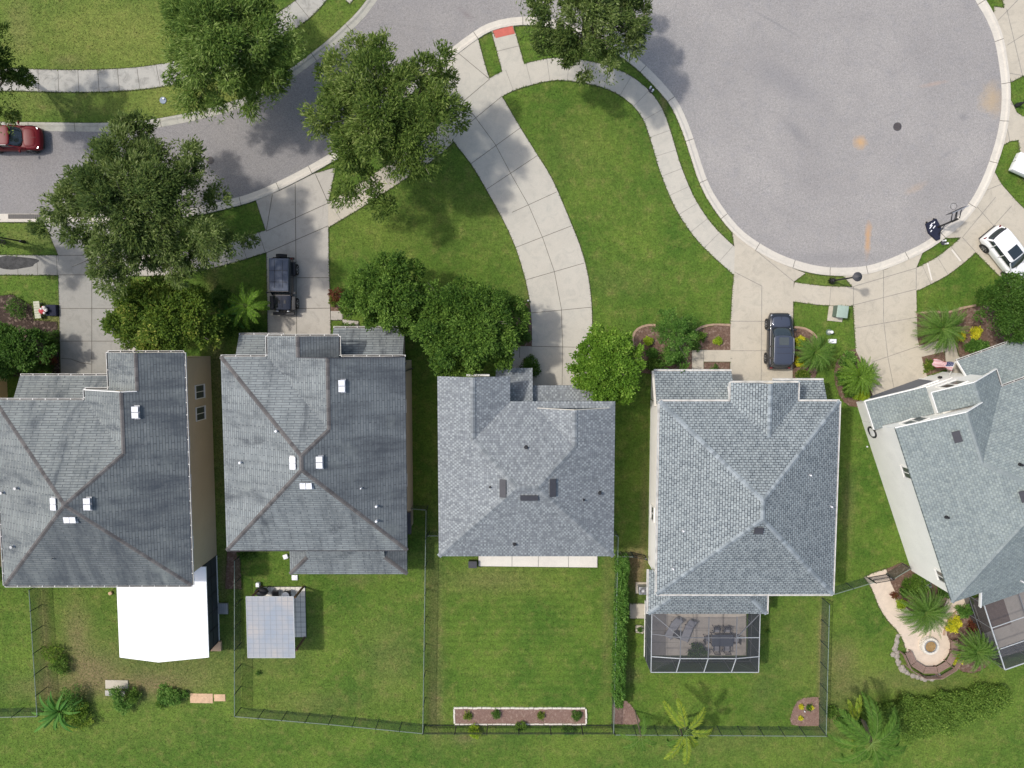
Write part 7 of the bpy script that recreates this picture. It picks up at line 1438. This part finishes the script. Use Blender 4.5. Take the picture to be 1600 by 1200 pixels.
def pot(px, py, r, label, seed):
    c = P(px, py); t = thing('potted_plant', label, 'potted plant', tuple(c), group='potted plants inside the screen cage'); m = MB(); m.cyl(c + W_(0, 0, .07), c + W_(0, 0, .42), r * .7, r, 14); m.build('pot', M['dgrey'], t); g = rng_(seed); n = 160; C = np.stack([c.x + g.normal(0, r * .7, n), c.y + g.normal(0, r * .7, n), g.uniform(.42, .85, n)], 1); leaves('foliage', C, rdir(g, n, .6), g.uniform(.14, .26, n), g.uniform(.05, .09, n), g.rand(n), M['dense'], t, seed=seed)
for i, (px, py, r, lb) in enumerate(((1081, 1005, .13, 'small potted plant at the upper left of the pot group'), (1090, 1007, .22, 'largest dark pot at the top of the pot group'), (1077, 1016, .2, 'potted plant at the left of the pot group'), (1086, 1018, .17, 'potted plant at the middle front of the pot group'), (1097, 1014, .2, 'potted plant at the right of the pot group'))): pot(px, py, r, lb, i + 3)
def cage_e():
    z = 2.7; A, B, C_, D_ = FE(3.25, -17.4, z), FE(3.25, -22.9, z), FE(12, -22.9, z), FE(12, -17.4, z); t = thing('screen_cage', 'screened patio enclosure at the right edge behind the angled house', 'screen enclosure', tuple(FE(7, -20))); r = MB(); r.face([B, C_, D_, A]); r.build('screen_roof', M['scr_top'], t); g = lambda p, zz: Vector((p.x, p.y, zz)); w = MB(); w.face([g(A, .05), g(B, .05), B, A]); w.face([g(B, .05), g(C_, .05), C_, B]); w.build('screen_wall', M['scr_side'], t)
    f = MB(); f.beam(A, B, .07); f.beam(B, C_, .07); f.beam(A, D_, .06)
    for v in (-19.4, -21.2): f.beam(FE(3.25, v, z), FE(12, v, z), .055)
    f.build('pale_frame', M['frame_w'], t); k = MB(); k.beam(FE(6, -17.4, z), FE(6, -22.9, z), .07)
    for v in (-17.4, -19.4, -21.2, -22.9): k.beam(FE(3.25, v, 0), FE(3.25, v, z), .06)
    for u in (5.5, 7.8): k.beam(FE(u, -22.9, 0), FE(u, -22.9, z), .06)
    k.beam(FE(3.25, -17.4, .9), FE(3.25, -22.9, .9), .045); k.beam(FE(3.25, -22.9, .9), FE(12, -22.9, .9), .045); k.build('grey_frame', M['frame_d'], t)
    rg = MB(); q = [FE(3.9, -18.3), FE(6.2, -18.3), FE(6.2, -21.3), FE(3.9, -21.3)]; rg.prism([(p.x, p.y) for p in q], .074, .09); o = rg.build('outdoor_rug', M['rug']); setp(o, 'brown rug on the floor of the right hand screen cage', 'rug')
M['rug'] = simple('brown_rug', (.20, .15, .13), .9, .1); M['scr_side'] = mat_mesh('grey_insect_screen', (.035, .04, .042), .62)
cage_e()
# ---------------- fire pit
def firepit():
    c = P(1453, 1009.5, .35); t = thing('fire_pit', 'round stone fire pit on the paver circle', 'fire pit', (c.x, c.y, 0)); m = MB(); n = 16
    for k, (z, r0) in enumerate(((.10, .62), (.25, .60), (.39, .58))):
        for i in range(n):
            a = 2 * math.pi * (i + .5 * (k % 2)) / n; m.box((c.x + math.cos(a) * r0, c.y + math.sin(a) * r0, z), (.20, .225, .135), rz=a)
    m.build('stone_ring', M['whitestone'], t); m = MB(); pts = [(c.x + math.cos(a) * .47, c.y + math.sin(a) * .47, .47) for a in np.linspace(0, 2 * math.pi, 25)]; m.tube(pts, .04, 6); m.build('rim', M['steel'], t); m = MB(); m.cyl((c.x, c.y, .05), (c.x, c.y, .40), .44, n=24); m.build('ash_bed', M['ash'], t)
M['ash'] = simple('tan_ash', (.28, .18, .075), .95, .25, 6)
firepit()
def curved_bench():
    c = P(1451, 1009, .0); t = thing('curved_bench', 'brown timber bench bending round the fire pit', 'bench', tuple(c)); A = [R(a) for a in (190, 222, 254, 286, 318, 350, 380)]; ri, ro, rb = 1.60, 2.18, 2.40
    s = MB(); b = MB()
    for a0, a1 in zip(A[:-1], A[1:]):
        for k in range(4):
            q0, q1 = ri + (ro - ri) * k / 4, ri + (ro - ri) * (k + .9) / 4; p = [(c.x + math.cos(a) * q, c.y + math.sin(a) * q) for a, q in ((a0 + .012, q0), (a1 - .012, q0), (a1 - .012, q1), (a0 + .012, q1))]; s.prism(p, .42, .46)
        p0, p1 = [Vector((c.x + math.cos(a) * rb, c.y + math.sin(a) * rb, 0)) for a in (a0 + .02, a1 - .02)]
        for z in (.58, .72, .86): b.beam(p0 + W_(0, 0, z), p1 + W_(0, 0, z), .05, .10)
    so = s.build('seat', M['benchb'], t); b.build('backrest', M['benchb'], t); l = MB()
    for a in A:
        for q in (ri + .08, rb): l = MB(); l.box((c.x + math.cos(a) * q, c.y + math.sin(a) * q, .2 if q < 2 else .44), (.09, .09, .42 if q < 2 else .88), rz=a); l.build('leg', M['benchb'], t)
M['benchb'] = simple('brown_bench_boards', (.235, .160, .130), .8, .12, 5)
curved_bench()
mb = MB(); r = rng_(9)
for i in range(40):
    a = R(158 + 132 * i / 39); c = P(1450, 1011); mb.ball((c.x + math.cos(a) * 2.68 + r.normal(0, .07), c.y + math.sin(a) * 2.6 + r.normal(0, .07), .06), r.uniform(.14, .26), 6, sq=(1, 1, .6))
o = mb.build('bed_edging', M['greystone'] if 'greystone' in M else M['curbing']); setp(o, 'rough stone edging round the back of the curved bench', 'garden edging')

M['wet'] = simple('wet_concrete_stain', (.050, .050, .050), .75, .5, 2, spec=.2)
mb = MB(); c = P(24, 410); mb.prism([(c.x + math.cos(a) * 1.75 * (1 + .12 * math.sin(5 * a)), c.y + math.sin(a) * .5 * (1 + .15 * math.sin(3 * a + 1)), ) for a in np.linspace(0, 2 * math.pi, 40)[:-1]], .046, .050); o = mb.build('puddle', M['wet']); setp(o, 'shallow puddle on the sidewalk at the left edge', kind='structure')

def trailer():
    c = P(1634, 272, .8); rz = R(-23.6); T = Matrix.Translation((c.x, c.y, 0)) @ Matrix.Rotation(rz, 4, 'Z'); t = thing('box_trailer', 'low flat white trailer cut off by the right edge', 'trailer', (c.x, c.y, 0)); b = MB(T); b.box((0, 0, .62), (5.0, 1.40, .5)); smoothobj(b.build('body', M['p_white'], t)); k = MB(T); k.box((0, 0, .36), (4.8, 1.1, .1)); k.build('chassis', M['plastic'], t)
    for s in (-1, 1):
        for x in (-.6, .4): w = MB(T); w.cyl((x, s * .60, .33), (x, s * .82, .33), .33, n=20); w.build('wheel', M['tyre'], t)
    d = MB(T); d.box((-2.51, 0, .62), (.02, .03, .4)); d.box((-2.515, .3, .6), (.03, .1, .05)); d.build('door_seam', M['steel'], t)
trailer()
